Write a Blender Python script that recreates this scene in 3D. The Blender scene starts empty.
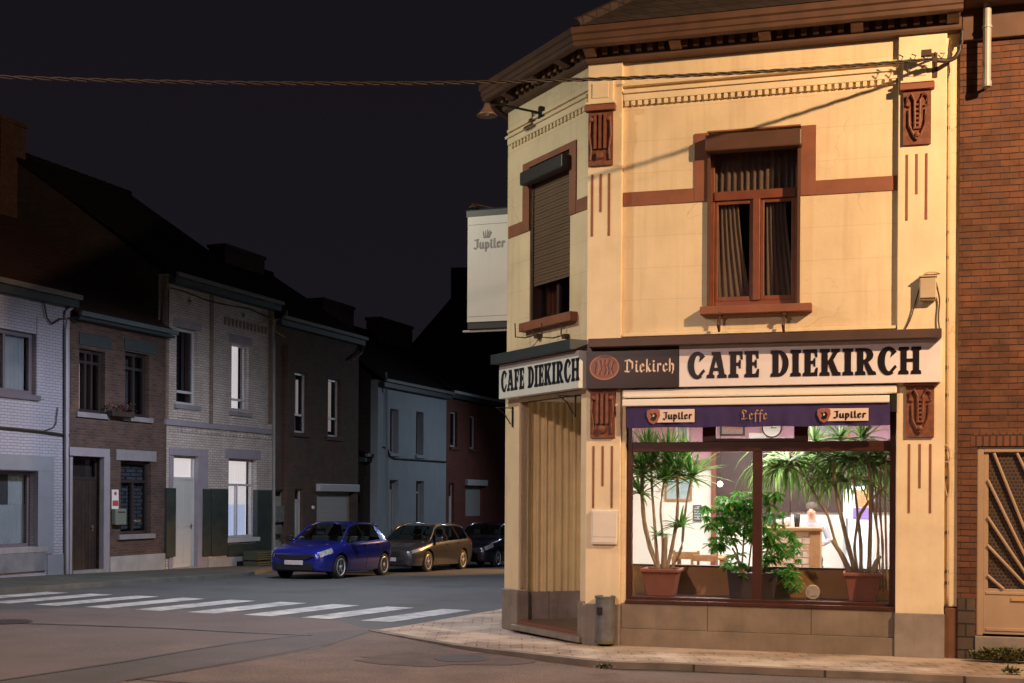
import bpy, bmesh, math, random
from math import sin, cos, pi, radians, sqrt
from mathutils import Vector, Matrix
random.seed(7)
S = bpy.context.scene
C = S.collection

# ------------------------------------------------------------------ camera
H = 2.0; FPX = 1250.0; HU, HV = 512.0, 497.0; ROLL = radians(0.35)
cam_d = bpy.data.cameras.new('camera'); cam = bpy.data.objects.new('camera', cam_d); C.objects.link(cam)
cam_d.sensor_width = 36; cam_d.lens = FPX/1024*36; cam_d.shift_y = (HV-341.5)/1024
cam_d.clip_start = .1; cam_d.clip_end = 1500
cam.matrix_world = Matrix.Translation((0, 0, H)) @ Matrix.Rotation(-ROLL, 4, 'Y') @ Matrix.Rotation(pi/2, 4, 'X')
S.camera = cam
S.render.resolution_x = 1024; S.render.resolution_y = 683
S.view_settings.view_transform = 'Standard'; S.view_settings.look = 'None'
S.view_settings.exposure = 0; S.view_settings.gamma = 1

# ------------------------------------------------------------------ night sky
W = bpy.data.worlds.new('World'); S.world = W; W.use_nodes = True
nt = W.node_tree; nt.nodes.clear()
wo = nt.nodes.new('ShaderNodeOutputWorld'); bg = nt.nodes.new('ShaderNodeBackground')
tc = nt.nodes.new('ShaderNodeTexCoord'); sx = nt.nodes.new('ShaderNodeSeparateXYZ'); cr = nt.nodes.new('ShaderNodeValToRGB')
cr.color_ramp.elements[0].position = 0.0; cr.color_ramp.elements[0].color = (.0108, .0090, .0118, 1)
cr.color_ramp.elements[1].position = .5; cr.color_ramp.elements[1].color = (.0070, .0060, .0088, 1)
nt.links.new(tc.outputs['Generated'], sx.inputs[0]); nt.links.new(sx.outputs['Z'], cr.inputs[0])
nt.links.new(cr.outputs[0], bg.inputs['Color']); bg.inputs['Strength'].default_value = 1.0
nt.links.new(bg.outputs[0], wo.inputs[0])

# ------------------------------------------------------------------ street lamps' light (lamps stand outside the frame) and an added road fill
def lamp(name, kind, loc, energy, col, radius=.12, target=None, cone=None, blend=1.0):
    d = bpy.data.lights.new(name, kind); d.energy = energy; d.color = col
    d.shadow_soft_size = radius
    if cone: d.spot_size = radians(cone); d.spot_blend = blend
    o = bpy.data.objects.new(name, d); C.objects.link(o); o.location = loc
    if target is not None:
        o.rotation_euler = (Vector(target)-Vector(loc)).to_track_quat('-Z', 'Y').to_euler()
    return o
lamp('sodium_street_light', 'SPOT', (9.0, 8.2, 9.4), 7300, (1.0, .63, .355), .13, (2.5, 15.5, 2.6), 140, .4)
lamp('white_street_light', 'SPOT', (-3.6, 27.0, 7.3), 2900, (.86, .87, 1.0), .12, (-3.8, 28.0, 0), 170, .5)
lamp('corner_white_light', 'SPOT', (-5.6, 15.6, 8.2), 950, (1.0, .97, .78), .12, (-2.0, 18.0, 0), 150, .6)
lamp('far_sodium_light', 'SPOT', (5.8, 42.0, 5.0), 7500, (1.0, .50, .16), .12, (-1.6, 37.8, .3), 36, .8)
lamp('far_white_light', 'SPOT', (4.5, 52.0, 7.0), 900, (.7, .86, 1.0), .12, (0, 48, 0), 150, 1.0)
lamp('foreground_fill_light', 'SPOT', (-5.0, 5.5, 8.0), 4000, (1.0, .68, .60), .15, (-3.6, 11, 0), 112, 1.0)  # added fill that brightens the foreground road, no known lamp there

# ------------------------------------------------------------------ pixel rays -> real planes
_c, _s = cos(ROLL), sin(ROLL)
def ray(u, v):
    du, dv = u-HU, v-HV
    return Vector(((du*_c+dv*_s)/FPX, 1.0, -(-du*_s+dv*_c)/FPX))
def ground_z(x, y):
    t = max(0.0, y-26.0)
    return -.025*(t-2*(1-math.exp(-t/2)))
def on_z(u, v, z):
    d = ray(u, v); k = (z-H)/d.z
    return Vector((0, 0, H))+d*k
def on_ground(u, v, off=0.0):
    z = 0.0
    for _ in range(12):
        p = on_z(u, v, z+off); z = ground_z(p.x, p.y)
    return p
def at_depth(u, v, D): return Vector((0, 0, H))+ray(u, v)*D
class Frame:
    def __init__(s, o, ang): s.o = Vector(o); s.a = ang; s.c, s.s = cos(ang), sin(ang)
    def loc(s, p):
        q = Vector(p)-s.o
        return Vector((q.x*s.c+q.y*s.s, -q.x*s.s+q.y*s.c, q.z))
    def wor(s, p):
        return Vector((p[0]*s.c-p[1]*s.s, p[0]*s.s+p[1]*s.c, p[2]))+s.o
    def uv(s, u, v, y=0.0):
        d = ray(u, v); q = Vector((0, 0, H))-s.o
        dy = -d.x*s.s+d.y*s.c; qy = -q.x*s.s+q.y*s.c
        k = (y-qy)/dy
        p = s.loc(Vector((0, 0, H))+d*k)
        return p.x, p.z

# ------------------------------------------------------------------ materials
MATS = {}
def mat(name, col, rough=.7, metal=0.0, var=0.0, vscale=3.0, bump=0.0, bscale=40.0, brick=None, emit=None, estr=0, coat=0, spec=.5, dirt=0.0, dirtcol=(.03, .025, .02), tint=None, streak=0.0, grain=0.0, wear=None, hrow=False, crack=0):
    if name in MATS: return MATS[name]
    m = bpy.data.materials.new(name); MATS[name] = m; m.use_nodes = True
    n = m.node_tree; b = n.nodes['Principled BSDF']; L = n.links.new
    b.inputs['Base Color'].default_value = (*col, 1); b.inputs['Roughness'].default_value = rough
    b.inputs['Metallic'].default_value = metal; b.inputs['Specular IOR Level'].default_value = spec
    if coat: b.inputs['Coat Weight'].default_value = coat; b.inputs['Coat Roughness'].default_value = .04
    if emit: b.inputs['Emission Color'].default_value = (*emit, 1); b.inputs['Emission Strength'].default_value = estr
    t = n.nodes.new('ShaderNodeTexCoord'); colout = None; hout = None
    def noise(scale, detail=5, vec=None, rough=.55):
        x = n.nodes.new('ShaderNodeTexNoise'); x.inputs['Scale'].default_value = scale
        x.inputs['Detail'].default_value = detail; x.inputs['Roughness'].default_value = rough
        L(vec or t.outputs['Object'], x.inputs['Vector']); return x
    def mix(fac, a, bb, mode='MIX'):
        x = n.nodes.new('ShaderNodeMix'); x.data_type = 'RGBA'; x.blend_type = mode
        if hasattr(fac, 'links'): L(fac, x.inputs[0])
        else: x.inputs[0].default_value = fac
        for i, w in ((6, a), (7, bb)):
            if hasattr(w, 'links'): L(w, x.inputs[i])
            else: x.inputs[i].default_value = (*w, 1)
        return x.outputs[2]
    def ramp(src, p0, p1, c0=(0, 0, 0), c1=(1, 1, 1)):
        x = n.nodes.new('ShaderNodeValToRGB'); L(src, x.inputs[0])
        x.color_ramp.elements[0].position = p0; x.color_ramp.elements[1].position = p1
        x.color_ramp.elements[0].color = (*c0, 1); x.color_ramp.elements[1].color = (*c1, 1)
        return x.outputs[0]
    if brick:
        bw, bh, ms, c2, cm, bstr = brick
        s_ = n.nodes.new('ShaderNodeSeparateXYZ'); L(t.outputs['Object'], s_.inputs[0])
        ad = n.nodes.new('ShaderNodeMath'); ad.operation = 'ADD'; L(s_.outputs[0], ad.inputs[0]); L(s_.outputs[1], ad.inputs[1])
        cb = n.nodes.new('ShaderNodeCombineXYZ'); L(ad.outputs[0], cb.inputs[0]); L(s_.outputs[2], cb.inputs[1])
        if name.startswith('paving') : L(s_.outputs[0], cb.inputs[0]); L(s_.outputs[1], cb.inputs[1])
        nz = noise(5, 3); nv = n.nodes.new('ShaderNodeVectorMath'); nv.operation = 'MULTIPLY_ADD'
        L(nz.outputs['Color'], nv.inputs[0]); nv.inputs[1].default_value = (.012, .012, 0); L(cb.outputs[0], nv.inputs[2])
        bt = n.nodes.new('ShaderNodeTexBrick'); L(nv.outputs[0], bt.inputs['Vector'])
        bt.inputs['Scale'].default_value = 1; bt.inputs['Brick Width'].default_value = bw; bt.inputs['Row Height'].default_value = bh
        bt.inputs['Mortar Size'].default_value = ms; bt.inputs['Mortar Smooth'].default_value = .3
        bt.inputs['Color1'].default_value = (*col, 1); bt.inputs['Color2'].default_value = (*c2, 1); bt.inputs['Mortar'].default_value = (*cm, 1)
        colout = bt.outputs['Color']; inv = n.nodes.new('ShaderNodeMath'); inv.operation = 'MULTIPLY'; L(bt.outputs['Fac'], inv.inputs[0]); inv.inputs[1].default_value = -1
        hout = (inv.outputs[0], bstr)
    if var:
        nz = noise(vscale, 6)
        r = ramp(nz.outputs['Fac'], .3, .72, (1-var,)*3, (1+var*.35,)*3)
        colout = mix(1.0, colout or col, r, 'MULTIPLY')
    if hrow:
        b2 = n.nodes.new('ShaderNodeTexBrick'); L(nv.outputs[0], b2.inputs['Vector']); b2.inputs['Scale'].default_value = 1
        b2.inputs['Brick Width'].default_value = 50; b2.inputs['Row Height'].default_value = bh; b2.inputs['Mortar Size'].default_value = .008; b2.inputs['Mortar Smooth'].default_value = .5
        b2.inputs['Color1'].default_value = (1, 1, 1, 1); b2.inputs['Color2'].default_value = (1, 1, 1, 1); b2.inputs['Mortar'].default_value = (.10, .09, .09, 1)
        nz = noise(7, 3); r = ramp(nz.outputs['Fac'], .28, .50); colout = mix(r, colout, mix(1.0, colout, b2.outputs['Color'], 'MULTIPLY'))
    if grain:
        nz = noise(46, 3, rough=.8); r = ramp(nz.outputs['Fac'], .36, .66, (1-grain,)*3, (1+grain,)*3)
        colout = mix(1.0, colout or col, r, 'MULTIPLY')
        nz = noise(.35, 3); r = ramp(nz.outputs['Fac'], .35, .65, (.72,)*3, (1.15,)*3); colout = mix(1.0, colout, r, 'MULTIPLY')
    if tint:
        nz = noise(tint[1], 4); r = ramp(nz.outputs['Fac'], .42, .62); colout = mix(r, colout or col, tint[0])
    if dirt:
        nz = noise(1.7, 8, rough=.7); r = ramp(nz.outputs['Fac'], .50, .78, (0, 0, 0), (dirt,)*3)
        colout = mix(r, colout or col, dirtcol)
    if crack:
        wn = noise(2.2, 5); va = n.nodes.new('ShaderNodeVectorMath'); va.operation = 'MULTIPLY_ADD'; L(wn.outputs['Color'], va.inputs[0]); va.inputs[1].default_value = (.55, .55, .55); L(t.outputs['Object'], va.inputs[2])
        vo = n.nodes.new('ShaderNodeTexVoronoi'); vo.feature = 'DISTANCE_TO_EDGE'; vo.inputs['Scale'].default_value = .75; L(va.outputs[0], vo.inputs['Vector'])
        r1 = ramp(vo.outputs['Distance'], .0, .006, (1, 1, 1), (0, 0, 0)); nz = noise(.9, 2); r2 = ramp(nz.outputs['Fac'], .50, .60, (0, 0, 0), (crack,)*3)
        colout = mix(mix(1.0, r1, r2, 'MULTIPLY'), colout or col, (.22, .14, .07))
    if wear:
        wc, ws, w0, w1 = wear
        nz = noise(ws, 9, rough=.75); r = ramp(nz.outputs['Fac'], w0, w1); colout = mix(r, colout or col, wc)
    if streak:
        mp = n.nodes.new('ShaderNodeMapping'); mp.inputs['Scale'].default_value = (9, 9, .5); L(t.outputs['Object'], mp.inputs[0])
        nz = noise(1.0, 6, mp.outputs[0], .65); r = ramp(nz.outputs['Fac'], .50, .80, (0, 0, 0), (streak,)*3)
        colout = mix(r, colout or col, dirtcol)
    if colout: L(colout, b.inputs['Base Color'])
    if bump or hout:
        prev = None
        if hout:
            bp = n.nodes.new('ShaderNodeBump'); bp.inputs['Strength'].default_value = hout[1]; bp.inputs['Distance'].default_value = .012
            L(hout[0], bp.inputs['Height']); prev = bp.outputs[0]
        if bump:
            nz = noise(bscale, 6, rough=.65); bp = n.nodes.new('ShaderNodeBump'); bp.inputs['Strength'].default_value = bump; bp.inputs['Distance'].default_value = .01
            L(nz.outputs['Fac'], bp.inputs['Height'])
            if prev: L(prev, bp.inputs['Normal'])
            prev = bp.outputs[0]
        L(prev, b.inputs['Normal'])
    return m
def glassmat(name, tint=(1, 1, 1), refl=1.45, rough=.02):
    if name in MATS: return MATS[name]
    m = bpy.data.materials.new(name); MATS[name] = m; m.use_nodes = True
    n = m.node_tree; n.nodes.clear(); L = n.links.new
    o = n.nodes.new('ShaderNodeOutputMaterial'); mx = n.nodes.new('ShaderNodeMixShader'); tr = n.nodes.new('ShaderNodeBsdfTransparent')
    gl = n.nodes.new('ShaderNodeBsdfGlossy'); lw = n.nodes.new('ShaderNodeLayerWeight'); lw.inputs[0].default_value = .5
    pw = n.nodes.new('ShaderNodeMath'); pw.operation = 'POWER'; L(lw.outputs['Facing'], pw.inputs[0]); pw.inputs[1].default_value = 4.0
    fr = n.nodes.new('ShaderNodeMath'); fr.operation = 'MULTIPLY_ADD'; L(pw.outputs[0], fr.inputs[0]); fr.inputs[1].default_value = .75; fr.inputs[2].default_value = .035 if refl < 1.48 else .06
    tr.inputs[0].default_value = (*tint, 1); gl.inputs['Roughness'].default_value = rough
    L(fr.outputs[0], mx.inputs[0]); L(tr.outputs[0], mx.inputs[1]); L(gl.outputs[0], mx.inputs[2]); L(mx.outputs[0], o.inputs[0])
    return m
def emis(name, col, strength, var=0):
    return mat(name, (.6, .6, .6), .6, emit=col, estr=strength)

# cafe
M_cream = mat('cream_painted_render', (.80, .655, .43), .75, var=.16, vscale=1.1, bump=.2, bscale=24, crack=.45, streak=.30, dirt=.16, dirtcol=(.36, .25, .12), brick=(9.0, .42, .004, (.79, .65, .42), (.68, .55, .35), .25))
M_cream2 = mat('cream_painted_trim', (.82, .68, .45), .7, var=.14, vscale=2.2, bump=.10, bscale=40, streak=.12, dirtcol=(.32, .22, .12))
M_brown = mat('oxide_brown_paint', (.26, .095, .05), .65, var=.2, vscale=4, bump=.12)
M_orn = mat('oxide_brown_plaster_relief', (.22, .075, .035), .6, var=.45, vscale=14, bump=.3, bscale=50)
M_cornice = mat('dull_brown_cornice_paint', (.105, .052, .030), .65, var=.3, vscale=3, bump=.12, streak=.3, dirtcol=(.05, .03, .02))
M_stone = mat('blue_stone', (.28, .24, .21), .7, var=.3, vscale=3, bump=.25, bscale=60, dirt=.5, streak=.35, dirtcol=(.07, .055, .045))
M_plinth = mat('weathered_plinth_stone', (.24, .19, .14), .8, var=.3, vscale=2, bump=.3, bscale=30, dirt=.5, streak=.3, dirtcol=(.10, .075, .05))
M_tile = mat('red_floor_tile', (.25, .10, .07), .5, brick=(.2, .2, .006, (.22, .09, .065), (.12, .08, .06), .2))
M_fr = mat('dark_red_brown_wood', (.060, .019, .011), .38, var=.25, vscale=8, bump=.05)
M_frup = mat('mahogany_window_wood', (.20, .060, .028), .4, var=.25, vscale=8, bump=.05)
M_shut = mat('brown_roller_box', (.10, .048, .030), .5, var=.15)
M_cladding = mat('cream_corrugated_steel', (.80, .66, .38), .45, var=.12, vscale=3, streak=.2, dirtcol=(.4, .26, .14))
M_roof = mat('brown_roof_tile', (.05, .03, .024), .85, brick=(.24, .17, .014, (.032, .020, .016), (.014, .011, .01), 1.0), var=.3)
M_signw = mat('sign_white_panel', (.84, .79, .78), .35, var=.06, vscale=3, streak=.12, dirtcol=(.35, .25, .17))
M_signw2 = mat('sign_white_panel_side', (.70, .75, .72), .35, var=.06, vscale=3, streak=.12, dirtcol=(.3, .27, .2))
M_signd = mat('sign_dark_panel', (.030, .018, .016), .3, var=.2)
M_ink = mat('sign_letter_ink', (.012, .008, .010), .35)
M_cap = mat('sign_cap_metal', (.085, .048, .038), .5, var=.3, vscale=2)
M_cap2 = mat('sign_cap_metal_blue', (.035, .05, .06), .5, var=.2, vscale=2)
M_copper = mat('copper_print', (.42, .17, .10), .4, var=.2)
M_peach = mat('pale_print', (.78, .62, .50), .5)
M_gold = mat('gold_print', (.50, .30, .12), .5)
M_awn = mat('awning_cassette_cream', (.88, .84, .74), .35, var=.06)
M_val = mat('violet_awning_fabric', (.045, .028, .12), .9, var=.25, vscale=5, bump=.15, bscale=90)
M_black = mat('black_metal', (.012, .012, .012), .45)
M_iron = mat('rusty_iron', (.07, .035, .02), .6, var=.3)
M_zinc = mat('zinc', (.26, .26, .25), .45, metal=.6, var=.3, vscale=4)
M_pvc = mat('grey_plastic', (.33, .31, .28), .45, var=.1)
M_cable = mat('black_cable', (.028, .020, .016), .55)
M_white = mat('white_gloss', (.72, .72, .70), .35, var=.06)
M_binm = mat('galvanised_bin', (.20, .21, .22), .45, metal=.4, var=.35, vscale=7, streak=.4, dirtcol=(.10, .07, .05))
M_glass = glassmat('window_glass')
M_dglass = glassmat('dim_window_glass', (.75, .78, .82), 1.5)
# ground
M_asph = mat('grey_asphalt', (.080, .083, .086), .82, var=.28, vscale=.9, bump=.55, bscale=95, grain=.3, tint=((.064, .067, .070), .35), dirt=.35, dirtcol=(.035, .035, .035))
M_asphr = mat('reddish_asphalt', (.135, .104, .102), .85, var=.25, vscale=1.1, bump=.75, bscale=70, grain=.45, tint=((.115, .088, .086), .5))
M_asphp = mat('asphalt_patch', (.078, .064, .060), .8, var=.2, grain=.3, vscale=1.5, bump=.5, bscale=90)
M_asphc = mat('worn_asphalt', (.14, .10, .085), .85, var=.3, vscale=1.3, bump=.6, bscale=80, grain=.45, dirt=.4, dirtcol=(.045, .03, .025))
M_tar = mat('tar_seam', (.022, .017, .015), .6)
M_zebra = mat('worn_white_road_paint', (.55, .56, .56), .7, var=.2, vscale=5, bump=.4, bscale=95, dirt=.6, dirtcol=(.10, .10, .105), tint=((.34, .35, .36), 2.5), wear=((.085, .088, .09), 3, .52, .68))
M_pave = mat('paving_slabs', (.38, .29, .22), .8, brick=(.30, .20, .010, (.29, .215, .16), (.06, .042, .03), .6), var=.35, vscale=1.6, bump=.3, bscale=60, grain=.18, dirt=.35, dirtcol=(.09, .062, .045), tint=((.44, .37, .30), 1.2))
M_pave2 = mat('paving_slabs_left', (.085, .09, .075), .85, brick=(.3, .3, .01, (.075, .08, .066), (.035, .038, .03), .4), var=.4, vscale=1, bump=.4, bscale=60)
M_kerb = mat('kerb_stone', (.27, .215, .165), .8, var=.4, vscale=2.5, bump=.4, bscale=50, brick=(1.0, 1.0, .012, (.17, .14, .11), (.05, .04, .03), .5), dirt=.4, dirtcol=(.07, .05, .035))
# leaves
def leafmat(name, col, col2):
    m = mat(name, col, .5, tint=(col2, 7), spec=.4); b = m.node_tree.nodes['Principled BSDF']
    n = m.node_tree; tr = n.nodes.new('ShaderNodeBsdfTranslucent'); ms = n.nodes.new('ShaderNodeMixShader'); ms.inputs[0].default_value = .45
    src = b.inputs['Base Color'].links[0].from_socket; n.links.new(src, tr.inputs[0]); out = [q for q in n.nodes if q.type == 'OUTPUT_MATERIAL'][0]
    n.links.new(b.outputs[0], ms.inputs[1]); n.links.new(tr.outputs[0], ms.inputs[2]); n.links.new(ms.outputs[0], out.inputs[0]); return m
M_leaf = leafmat('strap_leaf_green', (.14, .28, .07), (.27, .40, .12))
M_leaf2 = leafmat('bush_leaf_green', (.05, .24, .03), (.13, .40, .05))
M_leaf3 = leafmat('pale_leaf_green', (.22, .32, .12), (.15, .27, .08))
M_trunk = mat('pale_plant_stem', (.36, .27, .17), .8, var=.35, vscale=12, bump=.4, bscale=60)
M_terra = mat('terracotta', (.25, .088, .055), .7, var=.15, vscale=6)
M_soil = mat('potting_soil', (.03, .02, .014), .95, bump=.5)

# ------------------------------------------------------------------ mesh builder
class MB:
    def __init__(s, T=None): s.v = []; s.f = []; s.mi = []; s.m = []; s.T = T
    def _m(s, m):
        if m not in s.m: s.m.append(m)
        return s.m.index(m)
    def add(s, vs, fs, m):
        k = len(s.v); i = s._m(m)
        for p in vs:
            p = Vector(p); s.v.append(s.T(p) if s.T else p)
        for f in fs: s.f.append([k+j for j in f]); s.mi.append(i)
        return s
    def box(s, x0, x1, y0, y1, z0, z1, m):
        if x0 > x1: x0, x1 = x1, x0
        if y0 > y1: y0, y1 = y1, y0
        if z0 > z1: z0, z1 = z1, z0
        return s.add([(x0, y0, z0), (x1, y0, z0), (x1, y1, z0), (x0, y1, z0), (x0, y0, z1), (x1, y0, z1), (x1, y1, z1), (x0, y1, z1)],
                     [(0, 3, 2, 1), (4, 5, 6, 7), (0, 1, 5, 4), (1, 2, 6, 5), (2, 3, 7, 6), (3, 0, 4, 7)], m)
    def prism(s, poly, a, b, m, axis='y'):
        n = len(poly)
        f = {'y': lambda p, t: (p[0], t, p[1]), 'x': lambda p, t: (t, p[0], p[1]), 'z': lambda p, t: (p[0], p[1], t)}[axis]
        vs = [f(p, a) for p in poly]+[f(p, b) for p in poly]
        fs = [tuple(range(n)), tuple(range(2*n-1, n-1, -1))]+[(i, (i+1) % n, n+(i+1) % n, n+i) for i in range(n)]
        return s.add(vs, fs, m)
    def tube(s, pts, r, m, n=8, cap=True):
        pts = [Vector(p) for p in pts]; rs = r if isinstance(r, (list, tuple)) else [r]*len(pts)
        vs = []; fs = []; up = Vector((0, 0, 1))
        for i, p in enumerate(pts):
            d = (pts[min(i+1, len(pts)-1)]-pts[max(i-1, 0)]).normalized()
            a = d.cross(up)
            if a.length < .15: a = d.cross(Vector((1, 0, 0)))
            a.normalize(); b = d.cross(a).normalized()
            for k in range(n):
                t = 2*pi*k/n; vs.append(p+a*(cos(t)*rs[i])+b*(sin(t)*rs[i]))
        for i in range(len(pts)-1):
            for k in range(n):
                k2 = (k+1) % n; fs.append((i*n+k, i*n+k2, (i+1)*n+k2, (i+1)*n+k))
        if cap: fs.append(tuple(range(n))); fs.append(tuple((len(pts)-1)*n+k for k in range(n-1, -1, -1)))
        return s.add(vs, fs, m)
    def lathe(s, prof, c, m, n=24, axis='z'):
        vs = []; fs = []; c = Vector(c)
        for r, z in prof:
            for k in range(n):
                t = 2*pi*k/n
                q = (r*cos(t), r*sin(t), z) if axis == 'z' else ((r*cos(t), z, r*sin(t)) if axis == 'y' else (z, r*cos(t), r*sin(t)))
                vs.append(c+Vector(q))
        for i in range(len(prof)-1):
            for k in range(n):
                k2 = (k+1) % n; fs.append((i*n+k, i*n+k2, (i+1)*n+k2, (i+1)*n+k))
        fs.append(tuple(range(n))); fs.append(tuple((len(prof)-1)*n+k for k in range(n-1, -1, -1)))
        return s.add(vs, fs, m)
    def wall(s, x0, x1, z0, z1, y0, y1, holes, m):
        zs = sorted({z0, z1, *[min(max(h[2], z0), z1) for h in holes], *[min(max(h[3], z0), z1) for h in holes]})
        for a, b in zip(zs, zs[1:]):
            if b-a < 1e-4: continue
            zc = (a+b)/2; cuts = sorted([(h[0], h[1]) for h in holes if h[2] < zc < h[3]]); x = x0
            for c0, c1 in cuts:
                if c0 > x: s.box(x, min(c0, x1), y0, y1, a, b, m)
                x = max(x, c1)
            if x < x1: s.box(x, x1, y0, y1, a, b, m)
        return s
    def build(s, name, parent=None, bevel=0, smooth=False, fixn=True, loc=None, rot=None):
        me = bpy.data.meshes.new(name); me.from_pydata(s.v, [], s.f)
        for m in s.m: me.materials.append(m)
        me.polygons.foreach_set('material_index', s.mi)
        if fixn:
            bm = bmesh.new(); bm.from_mesh(me); bmesh.ops.recalc_face_normals(bm, faces=bm.faces); bm.to_mesh(me); bm.free()
        if smooth: me.polygons.foreach_set('use_smooth', [True]*len(me.polygons))
        me.update()
        o = bpy.data.objects.new(name, me); C.objects.link(o)
        if parent: o.parent = parent
        if loc is not None: o.location = loc
        if rot is not None: o.rotation_euler = (0, 0, rot)
        if bevel:
            b = o.modifiers.new('bevel', 'BEVEL'); b.width = bevel; b.segments = 2; b.limit_method = 'ANGLE'; b.angle_limit = radians(40)
        if smooth == 'auto': pass
        return o
def tag(o, label=None, cat=None, group=None, kind=None):
    if label: o['label'] = label
    if cat: o['category'] = cat
    if group: o['group'] = group
    if kind: o['kind'] = kind
    return o
def thing(name, label, cat, loc=(0, 0, 0), rot=0, group=None):
    o = bpy.data.objects.new(name, None); C.objects.link(o); o.location = loc; o.rotation_euler = (0, 0, rot); o.empty_display_size = .2
    return tag(o, label, cat, group)

# ------------------------------------------------------------------ lettering
def arc(cx, cy, rx, ry, a0, a1, n=14):
    return [(cx+rx*cos(radians(a0+(a1-a0)*i/n)), cy+ry*sin(radians(a0+(a1-a0)*i/n))) for i in range(n+1)]
def stem(x0, x1, e=.07, h=.085):
    return dict(x0=x0, x1=x1, e=e, h=h)
BIG = {}
BIG['I'] = (.46, [[(0, 1), (.46, 1), (.45, .90), (.36, .87), (.355, .5), (.36, .13), (.45, .10), (.46, 0), (0, 0), (.01, .10), (.10, .13), (.105, .5), (.10, .87), (.01, .90)]])
BIG['H'] = (.96, [[(0, 1), (.42, 1), (.41, .90), (.33, .87), (.33, .56), (.63, .56), (.63, .87), (.55, .90), (.54, 1), (.96, 1), (.95, .90), (.87, .87), (.87, .13), (.95, .10), (.96, 0), (.54, 0), (.55, .10), (.63, .13), (.63, .46), (.33, .46), (.33, .13), (.41, .10), (.42, 0), (0, 0), (.01, .10), (.09, .13), (.09, .87), (.01, .90)]])
BIG['E'] = (.66, [[(0, 1), (.62, 1), (.64, .72), (.58, .72), (.52, .88), (.34, .89), (.34, .56), (.46, .57), (.50, .66), (.55, .66), (.55, .36), (.50, .36), (.46, .46), (.34, .46), (.34, .11), (.52, .12), (.60, .30), (.66, .30), (.64, 0), (0, 0), (.01, .10), (.09, .13), (.09, .87), (.01, .90)]])
BIG['F'] = (.64, [[(0, 1), (.62, 1), (.64, .70), (.58, .70), (.52, .88), (.34, .89), (.34, .56), (.46, .57), (.50, .66), (.55, .66), (.55, .36), (.50, .36), (.46, .46), (.34, .46), (.34, .13), (.44, .10), (.45, 0), (0, 0), (.01, .10), (.09, .13), (.09, .87), (.01, .90)]])
BIG['D'] = (.80, [[(0, 1), (.35, 1)]+arc(.35, .5, .45, .5, 90, -90, 20)[1:]+[(0, 0), (.01, .10), (.09, .13), (.09, .87), (.01, .90)],
                  [(.34, .89)]+arc(.35, .5, .20, .39, 85, -85, 14)+[(.34, .11)]])
BIG['R'] = (.90, [[(0, 1), (.42, 1)]+arc(.42, .74, .36, .26, 90, -60, 12)[1:]+[(.56, .46), (.76, .13), (.88, .10), (.90, 0), (.58, 0), (.40, .40), (.34, .42), (.34, .13), (.43, .10), (.44, 0), (0, 0), (.01, .10), (.09, .13), (.09, .87), (.01, .90)],
                  [(.34, .90)]+arc(.37, .73, .15, .17, 80, -80, 10)+[(.34, .55)]])
BIG['K'] = (.92, [[(0, 1), (.43, 1), (.42, .90), (.34, .87), (.34, .56), (.40, .56), (.60, .87), (.52, .90), (.51, 1), (.88, 1), (.87, .90), (.78, .86), (.58, .58), (.80, .13), (.91, .10), (.92, 0), (.58, 0), (.40, .42), (.34, .42), (.34, .13), (.42, .10), (.43, 0), (0, 0), (.01, .10), (.09, .13), (.09, .87), (.01, .90)]])
BIG['A'] = (.92, [[(.22, 1), (.62, 1), (.82, .13), (.91, .10), (.92, 0), (.50, 0), (.51, .10), (.58, .13), (.555, .28), (.30, .28), (.26, .13), (.34, .10), (.35, 0), (0, 0), (.01, .10), (.10, .13), (.32, .87), (.23, .90)], [(.42, .76), (.33, .38), (.53, .38)]])
BIG['C'] = (.80, [arc(.44, .5, .44, .53, 48, 300, 30)+[(.62, .08), (.80, .26), (.74, .33), (.60, .20)]+arc(.48, .5, .20, .40, 280, 95, 20)+[(.46, .93), (.60, .84), (.56, .66), (.80, .84)]])
def text_mesh(name, glyphs, s, x0, z0, w, h, T, m, parent, gap=.10, space=.35, thick=.004, y=0, bold=0):
    tot = sum((glyphs[c][0] if c != ' ' else space)+gap for c in s)-gap
    k = w/tot; cu = bpy.data.curves.new(name, 'CURVE'); cu.dimensions = '2D'; cu.fill_mode = 'BOTH'; x = 0
    for c in s:
        if c == ' ': x += space+gap; continue
        gw, cont = glyphs[c]
        for ct in cont:
            sp = cu.splines.new('POLY'); sp.points.add(len(ct)-1)
            for p, q in zip(sp.points, ct): p.co = ((x+q[0])*k, q[1]*h, 0, 1)
            sp.use_cyclic_u = True
        x += gw+gap
    cu.extrude = thick; cu.offset = bold
    o = bpy.data.objects.new(name, cu); C.objects.link(o)
    me = bpy.data.meshes.new_from_object(o); bpy.data.objects.remove(o)
    for v in me.vertices:
        p = Vector((x0+v.co.x, y-v.co.z, z0+v.co.y)); v.co = T(p) if T else p
    me.materials.clear(); me.materials.append(m)
    o = bpy.data.objects.new(name, me); C.objects.link(o); o.parent = parent
    return o
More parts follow.
